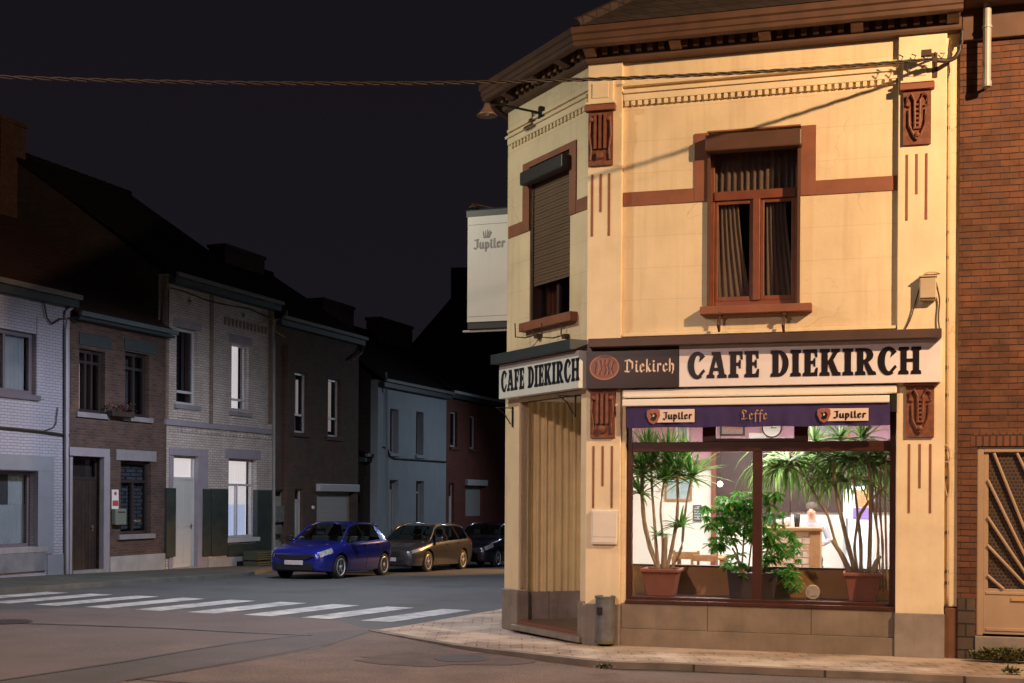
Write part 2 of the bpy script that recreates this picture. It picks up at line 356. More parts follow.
PEN = {
 'D': (.80, [[(.20, .92), (.20, .06)], [(.02, .88), (.34, .96), (.66, .74), (.66, .3), (.36, .03), (.02, .08)]]),
 'i': (.30, [[(.12, .6), (.12, .1), (.24, .03)], [(.10, .84), (.17, .77)]]),
 'e': (.46, [[(.1, .52), (.1, .12), (.24, .02), (.40, .14)], [(.1, .52), (.26, .62), (.38, .46), (.12, .28)]]),
 'k': (.50, [[(.12, .95), (.12, .02)], [(.14, .34), (.38, .58)], [(.2, .36), (.38, .03), (.46, .08)]]),
 'r': (.42, [[(.12, .6), (.12, .03)], [(.14, .5), (.28, .62), (.36, .52)]]),
 'c': (.44, [[(.38, .5), (.27, .6), (.1, .48), (.1, .14), (.24, .02), (.40, .14)]]),
 'h': (.52, [[(.12, .95), (.12, .02)], [(.14, .48), (.28, .6), (.42, .48), (.42, .08), (.34, -.12)]]),
 'J': (.55, [[(.12, .90), (.50, .95)], [(.40, .93), (.40, .12), (.22, -.04), (.04, .08)]]),
 'u': (.54, [[(.1, .6), (.1, .12), (.22, .02), (.40, .14)], [(.42, .6), (.42, .08), (.50, .03)]]),
 'p': (.54, [[(.12, .62), (.12, -.3)], [(.14, .5), (.28, .6), (.42, .46), (.42, .14), (.28, .02), (.14, .08)]]),
 'l': (.30, [[(.12, .95), (.12, .1), (.24, .03)]]),
 'L': (.70, [[(.42, .92), (.20, .96), (.10, .78), (.24, .60), (.28, .22), (.06, .06)], [(.06, .08), (.34, .04), (.62, .14)], [(.45, .92), (.52, .75)]]),
 'f': (.40, [[(.46, .88), (.32, .96), (.20, .78), (.18, -.22)], [(.02, .56), (.38, .58)]]),
}
def pen_text(mb, s, x0, z0, w, h, m, y, nib=.17, gap=.08, ang=38):
    tot = sum(PEN[c][0]+gap for c in s)-gap; k = w/tot; x = 0; j = 0
    nx, nz = nib/2*cos(radians(ang)), nib/2*sin(radians(ang))
    for c in s:
        gw, st = PEN[c]
        for pl in st:
            for (ax, az), (bx, bz) in zip(pl, pl[1:]):
                yy = y-.0015-.0004*(j % 7); j += 1
                q = [(ax-nx, az-nz), (bx-nx, bz-nz), (bx+nx, bz+nz), (ax+nx, az+nz)]
                mb.add([(x0+(x+a)*k, yy, z0+b*h) for a, b in q], [(0, 1, 2, 3)], m)
                d = .35*nib
            for (ax, az) in pl:
                yy = y-.0015-.0004*(j % 7); j += 1
                q = [(ax-nx, az-nz), (ax+nx*.35, az-nz*.9), (ax+nx, az+nz), (ax-nx*.35, az+nz*.9)]
                mb.add([(x0+(x+a)*k, yy, z0+b*h) for a, b in q], [(0, 1, 2, 3)], m)
        x += gw+gap
# ------------------------------------------------------------------ frames of the place
PZ = .08                                   # pavement height at the cafe
Co = on_z(586, 641.5, PZ)                  # street corner of the cafe
FA = radians(-16.2); CF = Frame((Co.x, Co.y, 0), FA)
CHA = radians(118.5)                       # chamfer direction seen from the corner
CL = 2.32
Lw = Vector((Co.x+CL*cos(CHA), Co.y+CL*sin(CHA), 0))
HF = Frame(Lw, CHA+pi)                     # chamfer: x from far end towards the corner, y inward
RA = radians(69.7)                         # the street's direction
SFr = Frame(Lw, RA)                        # side street wall runs along +x
RW = Frame((-10.9, 30.5, 0), RA)           # house row plane; x away from the viewer, y inward
def h2c(p):                                # chamfer-local -> cafe-local
    return CF.loc(HF.wor(p))

# ------------------------------------------------------------------ ground
def grid_sheet(name, poly_or_rect, off, m, kind='structure', label=None, step=None):
    pass
road = MB(); xs = [-400, -200, -100, -60, -40]+[i*2-30 for i in range(31)]+[40, 60, 100, 200, 400]
ys = [-60, -30, -10, 0, 6, 12, 18, 22, 24]+[26+i for i in range(40)]+[70, 80, 100, 150, 250, 500, 900]
def rz(x, y): return ground_z(x, min(y, 90))
vs = [(x, y, rz(x, y)) for y in ys for x in xs]; nx = len(xs)
road.add(vs, [(j*nx+i, j*nx+i+1, (j+1)*nx+i+1, (j+1)*nx+i) for j in range(len(ys)-1) for i in range(nx-1)], M_asph)
tag(road.build('road', smooth=True), kind='structure')
def sheet(name, pix, off, m, n=1):
    mb = MB(); pts = [on_ground(u, v) for u, v in pix]
    mb.add([(p.x, p.y, ground_z(p.x, p.y)+off) for p in pts], [tuple(range(len(pts)))], m)
    return tag(mb.build(name, fixn=False), kind='structure')
# reddish older asphalt in the foreground
fg = [(-700, 616), (-160, 611), (0, 610), (60, 608.4), (126, 608), (232, 612), (290, 617), (340, 621.5), (371, 630.5), (403, 637.7), (456, 648.2), (551, 661.5), (620, 671)]
pts = [on_z(u, v, 0) for u, v in fg]
mb = MB(); mb.add([(p.x, p.y, .004) for p in pts]+[(9, 12.9, .004), (9, 2, .004), (-24, 2, .004)], [tuple(range(len(pts)+3))], M_asphr)
tag(mb.build('road_foreground'), kind='structure')
def strip(name, top, bot, off, m):
    mb = MB(); pts = [on_z(u, v, 0) for u, v in top]+[on_z(u, v, 0) for u, v in reversed(bot)]
    mb.add([(p.x, p.y, off) for p in pts], [tuple(range(len(pts)))], m)
    return tag(mb.build(name), kind='structure')
strip('road_trench_patch', [(-60, 692), (0, 680), (126, 661), (232, 643), (312, 633), (362, 629.5)], [(60, 700), (126, 681), (232, 663), (330, 645), (370, 632)], .008, M_asphp)
strip('road_worn_patch', [(126, 681.6), (232, 663.6), (330, 645.6), (372, 632.5), (403, 639), (456, 649.5), (551, 663), (620, 672), (700, 682)], [(100, 690), (300, 720), (700, 720)], .008, M_asphc)
mb = MB()
def seam(pts, w):
    P = [on_z(u, v, .013) for u, v in pts]
    for a, b in zip(P, P[1:]):
        n = Vector((-(b-a).y, (b-a).x, 0)).normalized()*w
        mb.add([a-n, b-n, b+n, a+n], [(0, 1, 2, 3)], M_tar)
seam([(0, 622.5), (80, 625), (166, 628), (240, 632), (312, 635)], .03)
seam([(-60, 692.6), (0, 680.5), (60, 671.5), (126, 661.5), (180, 652), (232, 643.5), (312, 633.4)], .015)
seam([(126, 681), (232, 663.2), (330, 645.2)], .018)
seam([(137, 679), (160, 681), (190, 682.5), (230, 683)], .02)
tag(mb.build('road_tar_seams', fixn=False), kind='structure')
# drain stain and manhole
def cover(u, v, r, label, m=M_tar, name='manhole_cover'):
    p = on_z(u, v, 0); t = thing(name, label, 'manhole', (p.x, p.y, .010))
    a = MB(); a.lathe([(r, 0), (r, .008), (r*.93, .009)], (0, 0, 0), mat('manhole_rim', (.05, .04, .036), .8, bump=.3), 28); a.build('rim', t)
    b = MB(); b.lathe([(r*.9, .0), (r*.9, .010)], (0, 0, 0), mat('manhole_iron', (.04, .033, .030), .75, brick=(.06, .06, .012, (.03, .027, .025), (.01, .01, .01), 1)), 28); b.build('lid', t)
cover(8, 622.5, .36, 'round iron manhole cover set in the reddish asphalt at the left edge')
cover(462, 659.5, .34, 'dark round manhole cover in the stained asphalt near the cafe kerb')
mb = MB(); p = on_z(455, 659, .012); r0 = random.Random(3)
pl = [(p.x+1.1*(1+.22*r0.uniform(-1, 1))*cos(t*pi/12), p.y+.62*(1+.25*r0.uniform(-1, 1))*sin(t*pi/12), .0125) for t in range(24)]
mb.add(pl, [tuple(range(24))], mat('tar_blotch', (.075, .048, .040), .85, var=.4, vscale=3, bump=.4)); tag(mb.build('road_tar_blotch', fixn=False), kind='structure')

# zebra
mb = MB()
for i in range(0, 10):
    N = Vector((-2.42, 20.05, 0))+Vector((-1.034, .42, 0))*i
    w = Vector((.52, -.22, 0)); l = Vector((1.20, 2.15, 0))
    q = [N, N+w, N+w+l, N+l]
    mb.add([(a.x, a.y, .0055+ground_z(a.x, a.y)) for a in q], [(0, 1, 2, 3)], M_zebra)
tag(mb.build('zebra_crossing', fixn=False), kind='structure')

# cafe pavement with kerb
kb = [(368, 631, .01), (403, 638, .02), (456, 648.6, .04), (491, 654, .055), (551, 662.6, .075), (586, 667.0, PZ), (611, 669.2, PZ), (664, 670.5, PZ)]
K = [on_z(u, v, 0) for u, v, z in kb]; KZ = [z for _, _, z in kb]
fd = Vector((cos(FA), sin(FA), 0))
last = K[-1]
K += [last+fd*t for t in (1.5, 3, 5, 8, 14)]; KZ += [PZ]*5
mbp = MB(); mbk = MB()
# inner points: behind building line
inner = []
for p in K: inner.append(p)
kw = .14
def offs(P, w):
    out = []
    for i, p in enumerate(P):
        d = (P[min(i+1, len(P)-1)]-P[max(i-1, 0)]).normalized(); n = Vector((-d.y, d.x, 0)); out.append(p+n*w)
    return out
Kin = offs(K, kw)
for i in range(len(K)-1):
    a, b, c, d = K[i], K[i+1], Kin[i+1], Kin[i]
    mbk.add([(a.x, a.y, -.05), (b.x, b.y, -.05), (b.x, b.y, KZ[i+1]+.004), (a.x, a.y, KZ[i]+.004), (c.x, c.y, KZ[i+1]+.004), (d.x, d.y, KZ[i]+.004)], [(0, 1, 2, 3), (3, 2, 4, 5)], M_kerb)
tag(mbk.build('kerb'), kind='structure')
Rr = last+fd*14+Vector((-fd.y, fd.x, 0))*6
side = [on_z(505, 610, .02), on_z(398, 627, .012)]
sdir = Vector((cos(RA), sin(RA), 0))
far1 = side[0]+sdir*30; far0 = Lw+sdir*32+Vector((2, 0, 0))
poly = [(p.x, p.y, z) for p, z in zip(Kin, KZ)]+[(Rr.x, Rr.y, PZ), (Co.x+1, Co.y+2, PZ), (Lw.x+.8, Lw.y+1.2, PZ)]
# fan into strips for flat shading
cen = Vector((Co.x+.3, Co.y-.02, PZ))
mbp.add(poly+[(side[0].x, side[0].y, .05), (side[1].x, side[1].y, .012)], [tuple(range(len(poly)+2))], M_pave)
po = mbp.build('pavement', fixn=False, loc=None); tag(po, kind='structure')
mb = MB(); mb.add([(side[0].x, side[0].y, .05), (Lw.x+.8, Lw.y+1.2, PZ), (Lw.x+10.9, Lw.y+30, -.4), (far1.x, far1.y, -.55)], [(0, 1, 2, 3)], M_pave)
tag(mb.build('side_street_pavement', fixn=False), kind='structure')

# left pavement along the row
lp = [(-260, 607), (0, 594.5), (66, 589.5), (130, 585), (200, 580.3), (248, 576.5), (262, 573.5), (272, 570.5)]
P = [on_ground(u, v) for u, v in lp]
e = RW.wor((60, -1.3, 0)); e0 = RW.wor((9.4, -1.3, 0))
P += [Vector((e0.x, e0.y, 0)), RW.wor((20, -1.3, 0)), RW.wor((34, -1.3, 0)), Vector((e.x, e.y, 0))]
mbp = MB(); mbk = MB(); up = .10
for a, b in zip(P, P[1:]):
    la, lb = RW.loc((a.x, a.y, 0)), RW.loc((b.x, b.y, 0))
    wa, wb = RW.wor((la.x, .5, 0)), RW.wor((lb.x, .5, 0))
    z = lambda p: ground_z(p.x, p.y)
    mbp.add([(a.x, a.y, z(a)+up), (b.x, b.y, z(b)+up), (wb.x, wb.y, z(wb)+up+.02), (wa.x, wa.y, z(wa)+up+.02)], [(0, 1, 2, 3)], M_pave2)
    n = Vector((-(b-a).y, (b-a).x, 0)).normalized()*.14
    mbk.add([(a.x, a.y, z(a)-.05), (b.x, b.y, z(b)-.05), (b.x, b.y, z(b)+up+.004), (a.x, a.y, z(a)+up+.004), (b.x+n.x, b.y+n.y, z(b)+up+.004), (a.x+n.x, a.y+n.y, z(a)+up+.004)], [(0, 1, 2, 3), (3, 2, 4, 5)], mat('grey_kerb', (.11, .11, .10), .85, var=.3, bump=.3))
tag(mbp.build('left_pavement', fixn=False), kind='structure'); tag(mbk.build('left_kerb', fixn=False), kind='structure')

# ------------------------------------------------------------------ cafe building
cafe = thing('cafe_building', 'cream rendered corner cafe with chamfered entrance, brown trim and a lit plant-filled shop window', 'building', (Co.x, Co.y, 0), FA)
def X(u, v, y=0): return CF.uv(u, v, y)[0]
def Z(u, v, y=0): return CF.uv(u, v, y)[1]
WY = .07                                    # wall panel plane behind the piers
xE = X(945, 400, 0); xEnd = X(958.5, 300, .10)
Lc = h2c((0, 0, 0)); Ls = CF.loc(SFr.wor((0, 0, 0)))
back = CF.loc(SFr.wor((9.5, 0, 0)))
zTop = Z(740, 51, 0)                        # underside of the cornice
zCor = zTop
p0, p1 = X(586, 400), X(620.5, 400); q0, q1 = X(896.5, 400), xE
xw0, xw1 = X(625.5, 520, .1), X(898.5, 520, .1)        # shop window opening
zw0, zw1 = Z(760, 607, .08), Z(760, 388, .08)
# first floor window opening
fx0, fx1 = X(708, 220, .1), X(800.5, 220, .1); fz0, fz1 = Z(755, 305, .08), Z(755, 128, .08)
zS = Z(760, 336, 0)                         # sign cap
# main walls
mb = MB()
mb.wall(p1, q0, PZ, zTop+.5, WY, .40, [(xw0, xw1, zw0, zw1), (fx0, fx1, fz0, fz1)], M_cream)
mb.box(.02, p1, WY, .40, PZ+3.2, zTop+.3, M_cream)
mb.box(q0, q1-.02, WY, .40, PZ, zTop+.3, M_cream)
mb.box(q1, xEnd, .10, .40, PZ+.6, zTop+.3, M_cream)
# chamfer wall
def hw(mb, *a): pass
hx = lambda u, v, y=0: HF.uv(u, v, y)[0]; hz = lambda u, v, y=0: HF.uv(u, v, y)[1]
hdx0, hdx1 = hx(518.5, 500), hx(580.5, 500)            # doorway
hdz = hz(550, 398, 0)
cwx0, cwx1 = hx(527.5, 240), hx(567.5, 240); cwz0, cwz1 = hz(548, 320, 0), hz(548, 158, 0)
hm = MB(h2c)
hm.wall(.0, CL-.02, PZ, zTop+.3, .04, .16, [(hdx0, hdx1, PZ, hdz), (cwx0, cwx1, cwz0, cwz1)], M_cream)
mb.v += hm.v; base = len(mb.v)-len(hm.v)
mb.f += [[i+base for i in f] for f in hm.f]; mb.mi += [0]*len(hm.f)
wallo = mb.build('wall', cafe)
# side wall, back wall
sm = MB(lambda p: CF.loc(SFr.wor(p)))
sm.box(.05, 9.5, 0, -.3, PZ-1, zTop+.3, M_cream); sm.build('side_wall', cafe)
bx = CF.loc(SFr.wor((9.5, 0, 0)))
bm_ = MB(); bm_.prism([(bx.x, bx.y), (xEnd, bx.y), (xEnd, bx.y-.3), (bx.x+.1, bx.y-.3)], PZ-1, zTop+.5, M_cream, 'z'); bm_.box(xEnd-.25, xEnd-.004, .4, bx.y-.3, PZ, zTop+.3, M_cream); bm_.build('rear_wall', cafe)

# piers of the front and chamfer
zst = Z(604, 604, -.02); zstR = Z(920, 613.5, -.02)
zpt = Z(600, 112, -.03)
pr = MB()
pr.box(p0+.002, p1, 0, .3, zst-.01, zTop+.2, M_cream2)
pr.build('left_pier', cafe, .008)
pr = MB(); pr.box(q0, q1, 0, .3, zstR-.01, zTop+.2, M_cream2); pr.build('right_pier', cafe, .008)
pr = MB(h2c)
pr.box(.0, hdx0, -.0, .155, hz(515, 590), hdz+.1, M_cream2); pr.build('far_doorway_pier', cafe, .008)
pr = MB(h2c); pr.box(hdx1, CL-.004, -.0, .3, hz(584, 602), hdz+.1, M_cream2)
pr.build('near_doorway_pier', cafe, .008)
# stone bases
b = MB(); b.box(p0-.03, p1+.012, -.03, .3, PZ-.05, zst, M_stone); b.build('pier_base', cafe, .01)
b = MB(); b.box(q0-.01, q1+.01, -.03, .3, PZ-.05, zstR, M_stone); b.build('pier_base', cafe, .01)
b = MB(h2c); b.box(-.02, hdx0+.02, -.03, .17, PZ-.05, hz(515, 590), M_stone); b.build('pier_base', cafe, .01)
b = MB(h2c); b.box(hdx1-.02, CL-.04, -.03, .3, PZ-.05, hz(584, 602), M_stone); b.build('pier_base', cafe, .01)
b = MB(); b.box(q1+.012, xEnd, .07, .3, PZ-.05, Z(950, 608, .07), mat('rust_brown_paint', (.17, .075, .04), .7, var=.3, streak=.3)); b.build('pier_base', cafe, .006)
# plinth under the window
b = MB(); zp = Z(760, 633, .03)
b.box(p1+.014, q0-.012, .045, .4, zp, zw0+.0, M_plinth); b.box(p1+.014, q0-.012, .0, .4, PZ-.05, zp-.003, M_plinth)
for u in (707, 811): b.box(X(u, 620)-.004, X(u, 620)+.004, .042, .06, zp, zw0, M_tar)
b.build('window_plinth', cafe, .01)
# string course with dentils, frieze panel and recess frame
xs0, xs1 = p1+.01, q0-.01
zs_ = Z(760, 92, .03)
b = MB(); b.box(xs0, xs1, .02, .2, zs_+.03, zs_+.12, M_cream2); b.box(xs0, xs1, -.01, .2, zs_+.12, zs_+.155, M_cream2)
n = int((xs1-xs0)/.085)
for i in range(n):
    xx = xs0+(xs1-xs0)*(i+.5)/n; b.box(xx-.024, xx+.024, .028, .1, zs_-.035, zs_+.027, M_cream2)
zf = Z(760, 75, .03); b.box(xs0-.1, xs1+.1, .0, .2, zf, zf+.035, M_cream2)
b.build('dentil_string_course', cafe)
b = MB(h2c); z2 = zs_
b.box(.02, CL-.05, .0, .2, z2+.03, z2+.12, M_cream2); b.box(.0, CL-.02, -.035, .2, z2+.12, z2+.155, M_cream2)
for i in range(22):
    xx = .08+(CL-.2)*(i+.5)/22; b.box(xx-.024, xx+.024, .01, .1, z2-.035, z2+.027, M_cream2)
b.box(.0, CL-.02, -.0, .2, zf+.0, zf+.035, M_cream2); b.build('chamfer_string_course', cafe)
# pier head blocks, brackets, grooves
def relief(x0, x1, z0, z1, kind, T=None, y=0):
    """scrolled bracket: a tapering body with flutes, volutes and a rosette"""
    o = MB(T); w = x1-x0; h = z1-z0; cx = (x0+x1)/2
    o.box(x0, x1, y-.035, y+.02, z0, z1, M_orn)
    if kind == 'flute':
        for i in range(3):
            x = cx+(i-1)*w*.20; o.box(x-w*.055, x+w*.055, y-.075, y-.02, z0+h*.30, z1-h*.06, M_orn)
        o.lathe([(w*.16, -.03), (w*.15, -.08), (w*.06, -.09)], (cx, y, z0+h*.18), M_orn, 14, 'y')
        for s_ in (-1, 1):
            o.lathe([(w*.10, -.03), (w*.09, -.075), (w*.03, -.085)], (cx+s_*w*.36, y, z1-h*.16), M_orn, 10, 'y')
            o.tube([(cx+s_*w*.40, y-.05, z1-h*.10), (cx+s_*w*.45, y-.06, z0+h*.55), (cx+s_*w*.36, y-.05, z0+h*.30), (cx+s_*w*.40, y-.05, z0+h*.10)], w*.045, M_orn, 6)
    else:
        for s_ in (-1, 1):
            o.tube([(cx+s_*w*.08, y-.05, z0+h*.30), (cx+s_*w*.10, y-.06, z0+h*.8), (cx+s_*w*.22, y-.06, z1-h*.07), (cx+s_*w*.36, y-.06, z1-h*.12), (cx+s_*w*.38, y-.05, z1-h*.28), (cx+s_*w*.26, y-.05, z1-h*.30)], w*.045, M_orn, 6)
            o.tube([(cx+s_*w*.30, y-.05, z1-h*.36), (cx+s_*w*.28, y-.06, z0+h*.35), (cx+s_*w*.12, y-.06, z0+h*.16), (cx, y-.06, z0+h*.08)], w*.04, M_orn, 6)
        for k in range(6):
            o.box(cx-w*.13, cx+w*.13, y-.062, y-.02, z0+h*(.28+k*.085), z0+h*(.32+k*.085), M_orn)
        o.lathe([(w*.10, -.03), (w*.09, -.08), (w*.03, -.09)], (cx, y, z0+h*.17), M_orn, 12, 'y')
    return o
def grooves(cx, w, zt, zb, zm, T=None, y=0):
    g = MB(T)
    for i in (-1, 0, 1):
        g.box(cx+i*w-.014, cx+i*w+.014, y-.006, y+.01, (zm if i == 0 else zb), zt, M_brown)
    return g
uL = 602; cl = (p0+p1)/2-.03; cr_ = (q0+q1)/2-.04
for side_, cx, kind, us in (('l', X(601, 140), 'flute', (601, 112, 166, 174, 236, 212)), ('r', X(917, 115), 'scroll', (917, 91, 145, 154, 220, 194))):
    u, t0, t1, g0, g1, gm = us
    z1, z0 = Z(u, t0), Z(u, t1)
    relief(cx-.165, cx+.165, z0, z1, kind).build('scrolled_bracket', cafe, smooth=False)
    b = MB(); b.box(cx-.205, cx+.205, -.09, .02, z1+.001, z1+.075, M_brown); b.build('bracket_cap', cafe, .006)
    grooves(cx, .115, Z(u, g0), Z(u, g1), Z(u, gm)).build('pier_groove', cafe)
    b = MB(); zc = Z(u, t0-30); b.box(cx-.17, cx+.17, -.05, .02, z1+.12, zc+.02, M_cream2); b.box(cx-.20, cx+.20, -.075, .02, z1+.09, z1+.12, M_cream2)
    b.box(cx-.11, cx+.11, -.062, .02, z1+.17, zc-.03, M_cream2); b.build('pier_head_block', cafe, .006)
for cx, kind, us in ((X(603, 412), 'flute', (603, 391, 438, 446, 508, 486)), (X(920, 412), 'scroll', (920, 386, 437, 444, 513, 488))):
    u, t0, t1, g0, g1, gm = us
    z1, z0 = Z(u, t0), Z(u, t1)
    relief(cx-.165, cx+.165, z0, z1, kind).build('scrolled_bracket', cafe)
    b = MB(); b.box(cx-.20, cx+.20, -.07, .02, z1+.001, z1+.028, M_brown); b.build('bracket_cap', cafe, .004)
    grooves(cx, .125, Z(u, g0), Z(u, g1), Z(u, gm)).build('pier_groove', cafe)
# brown bands and window surround (first floor)
zb1, zb0 = Z(660, 190.5, WY), Z(660, 204.5, WY)
ox0, ox1 = X(694.5, 160, WY), X(816, 160, WY); oz = Z(755, 129.5, WY)
b = MB(); yb = WY-.012
b.box(xs0, ox0, yb, WY+.02, zb0, zb1, M_brown); b.build('brown_band', cafe, .003); b = MB(); b.box(ox1, xs1, yb, WY+.02, zb0, zb1, M_brown); b.build('brown_band', cafe, .003)
b = MB(); b.box(ox0, fx0, WY-.016, WY+.02, zb0+.003, oz, M_brown); b.box(fx1, ox1, WY-.016, WY+.02, zb0+.003, oz, M_brown); b.box(fx0, fx1, WY-.016, WY+.02, fz1, oz, M_brown); b.build('window_surround', cafe, .003)
# first-floor window
fr = MB(); y0, y1 = .20, .26
def bar(mb, a, b_, c, d, m, yy0=None, yy1=None): mb.box(a, b_, yy0 if yy0 is not None else y0, yy1 if yy1 is not None else y1, c, d, m)
zt0, zt1 = Z(755, 199, .2), Z(755, 190, .2); xm0, xm1 = X(753, 250, .2), X(760, 250, .2)
bar(fr, fx0, fx0+.07, fz0, fz1, M_frup); bar(fr, fx1-.07, fx1, fz0, fz1, M_frup); bar(fr, fx0+.07, fx1-.07, fz0, fz0+.08, M_frup); bar(fr, fx0+.07, fx1-.07, fz1-.22, fz1, M_frup)
bar(fr, fx0+.07, fx1-.07, zt0, zt1, M_frup, .18, .26); bar(fr, xm0, xm1, fz0+.08, zt0, M_frup, .17, .26)
for a, b_ in ((fx0+.07, xm0), (xm1, fx1-.07)):
    fr.box(a, a+.05, .21, .25, fz0+.08, zt0, M_frup); fr.box(b_-.05, b_, .21, .25, fz0+.08, zt0, M_frup); fr.box(a+.05, b_-.05, .21, .25, fz0+.08, fz0+.14, M_frup); fr.box(a+.05, b_-.05, .21, .25, zt0-.05, zt0, M_frup)
w1 = fr.build('window', cafe, .006)
g = MB(); g.box(fx0+.05, fx1-.05, .232, .236, fz0+.05, fz1-.1, M_dglass); g.build('pane', w1)
def curtain(mb, x0, x1, z0, z1, y, m, n=24, amp=.03, flare=0):
    vs = []; fs = []
    for i in range(n*4+1):
        x = x0+(x1-x0)*i/(n*4); yy = y+amp*sin(i*pi/2+.7*sin(i*.9))
        vs += [(x, yy, z0), (x, yy+amp*.3*sin(i*1.3), z1)]
    for i in range(n*4): fs.append((2*i, 2*i+2, 2*i+3, 2*i+1))
    mb.add(vs, fs, m)
M_curt = mat('beige_curtain_cloth', (.46, .30, .19), .9, var=.1, streak=.1)
c = MB(); curtain(c, fx0, fx1, zt1, fz1, .31, M_curt, 14)
c.build('curtain', w1, smooth=True, fixn=False)
for a, b_, s in ((fx0, xm0+.03, 1), (xm1-.02, fx1, 1)):
    c = MB(); n = 26; vs = []; fs = []
    for i in range(n+1):
        for j in range(9):
            t = j/8; wd = (b_-a)*((.52+.38*t**1.5) if s > 0 else .96); x = a+.06+wd*i/n*(1-.05*t); vs.append((x, .30+.022*sin(i*1.45)*(1-.3*t), zt0-(zt0-fz0)*t))
    for i in range(n):
        for j in range(8): fs.append((i*9+j, (i+1)*9+j, (i+1)*9+j+1, i*9+j+1))
    c.add(vs, fs, M_curt); c.build('curtain', w1, smooth=True, fixn=False)
c = MB(); c.box(fx0-.1, fx1+.1, .9, .92, fz0-.1, fz1+.1, mat('dark_room', (.02, .013, .01), .9)); c.build('room_backing', w1)  # backing sheet, its dark colour stands in for the unlit room
b = MB(); b.box(fx0-.02, fx1+.02, -.10, WY+.01, Z(755, 148, -.1), Z(755, 131, -.1), M_shut); sb = b.build('shutter_box', cafe, .02)
b = MB(); b.box(fx0, fx0+.035, .02, .1, fz0, fz1-.2, M_shut); b.box(fx1-.035, fx1, .02, .1, fz0, fz1-.2, M_shut); b.build('shutter_rail', cafe)
b = MB(); b.box(X(700.5, 305, -.03), X(812, 305, -.03), -.09, .2, Z(755, 313, -.05), Z(755, 305, -.05), M_brown); b.build('window_sill', cafe, .008)
for u in (720, 784):
    x = X(u, 320, 0); z = Z(u, 312, 0)
    h = MB(); h.tube([(x, -.05, z), (x, -.07, z-.12), (x, -.10, z-.22), (x+.01, -.18, z-.27), (x, -.22, z-.20), (x, -.19, z-.12)], .018, M_iron, 6); h.box(x-.012, x+.03, -.09, .06, z-.05, z-.02, M_iron)
    h.build('flower_box_hook', cafe)
# small ledge above sign
b = MB(); b.box(xs0, xs1, .02, .1, zS+.05, zS+.085, M_cream2); b.build('ledge', cafe)

# cornice (profile swept round the corner)
path = [(xEnd+.01, 0), (0, 0), (Lc.x, Lc.y), (back.x, back.y)]
def sweep(mb, prof, m, path=path, close=True):
    P = [Vector(p) for p in path]; N = []
    for i, p in enumerate(P):
        ns = []
        if i > 0: d = (p-P[i-1]).normalized(); ns.append(Vector((d.y, -d.x))*-1)
        if i < len(P)-1: d = (P[i+1]-p).normalized(); ns.append(Vector((d.y, -d.x))*-1)
        if len(ns) == 1: N.append(ns[0])
        else:
            s_ = (ns[0]+ns[1]); N.append(s_/(1+ns[0].dot(ns[1])))
    k = len(prof); vs = []; fs = []
    for p, n_ in zip(P, N):
        for d, z in prof: q = p+n_*d; vs.append((q.x, q.y, z))
    for i in range(len(P)-1):
        for j in range(k):
            j2 = (j+1) % k; fs.append((i*k+j, (i+1)*k+j, (i+1)*k+j2, i*k+j2))
    fs.append(tuple(range(k))); fs.append(tuple((len(P)-1)*k+j for j in range(k-1, -1, -1)))
    mb.add(vs, fs, m)
zc = zTop
b = MB(); sweep(b, [(-.2, zc), (.055, zc), (.07, zc+.025), (.07, zc+.055), (.04, zc+.07), (.04, zc+.30), (-.2, zc+.30)], M_cornice); b.build('cornice_base', cafe)
b = MB(); sweep(b, [(-.2, zc+.235), (.25, zc+.235), (.25, zc+.135), (.32, zc+.135), (.34, zc+.15), (.34, zc+.20), (.36, zc+.215), (.36, zc+.28), (.39, zc+.30), (.39, zc+.375), (.36, zc+.39), (-.2, zc+.39)], M_cornice); b.build('gutter', cafe)
# dentils + modillions under the gutter
def along(a, b_, step, fn):
    a, b_ = Vector(a), Vector(b_); d = (b_-a); L = d.length; d.normalize(); n = int(L/step)
    for i in range(n):
        fn(a+d*(L*(i+.5)/n), d, i)
dm = MB()
def dent(p, d, i):
    nrm = Vector((-d.y, d.x)) * -1
    nrm = Vector((d.y, -d.x)) * -1
    a = d*.036
    vs = []
    for zz in (zc+.095, zc+.20):
        for q in (p-a+nrm*.03, p+a+nrm*.03, p+a+nrm*.13, p-a+nrm*.13): vs.append((q.x, q.y, zz))
    dm.add(vs, [(0, 1, 2, 3), (4, 5, 6, 7), (0, 1, 5, 4), (1, 2, 6, 5), (2, 3, 7, 6), (3, 0, 4, 7)], mat('dentil_paint', (.19, .105, .06), .7, var=.3))
for a, b_ in ((path[0], path[1]), (path[1], path[2])): along(a, b_, .15, dent)
dm.build('dentil_row', cafe)
M_mod = mat('pale_modillion', (.24, .14, .085), .7, var=.3)
def modil(p, d, m=M_mod):
    nrm = Vector((d.y, -d.x)) * -1; o = MB(); a = d*.075
    prof = [(.03, zc+.072), (.10, zc+.072), (.18, zc+.10), (.26, zc+.12), (.26, zc+.225), (.03, zc+.225)]
    for s_ in (1,):
        vs = [((p+a*k_+nrm*r).x, (p+a*k_+nrm*r).y, z) for k_ in (-1, 1) for r, z in prof]; n = len(prof)
        o.add(vs, [tuple(range(n)), tuple(range(2*n-1, n-1, -1))]+[(i, (i+1) % n, n+(i+1) % n, n+i) for i in range(n)], m)
    o.build('modillion', cafe, .006)
for u in (591, 676, 765, 857, 953): modil(Vector((X(u, 45, -.1), 0)), Vector((-1, 0)), M_mod)
for t in (.18, .5, .85): modil(Vector((0, 0)).lerp(Vector((Lc.x, Lc.y)), t), (Vector((Lc.x, Lc.y))).normalized(), M_cornice)
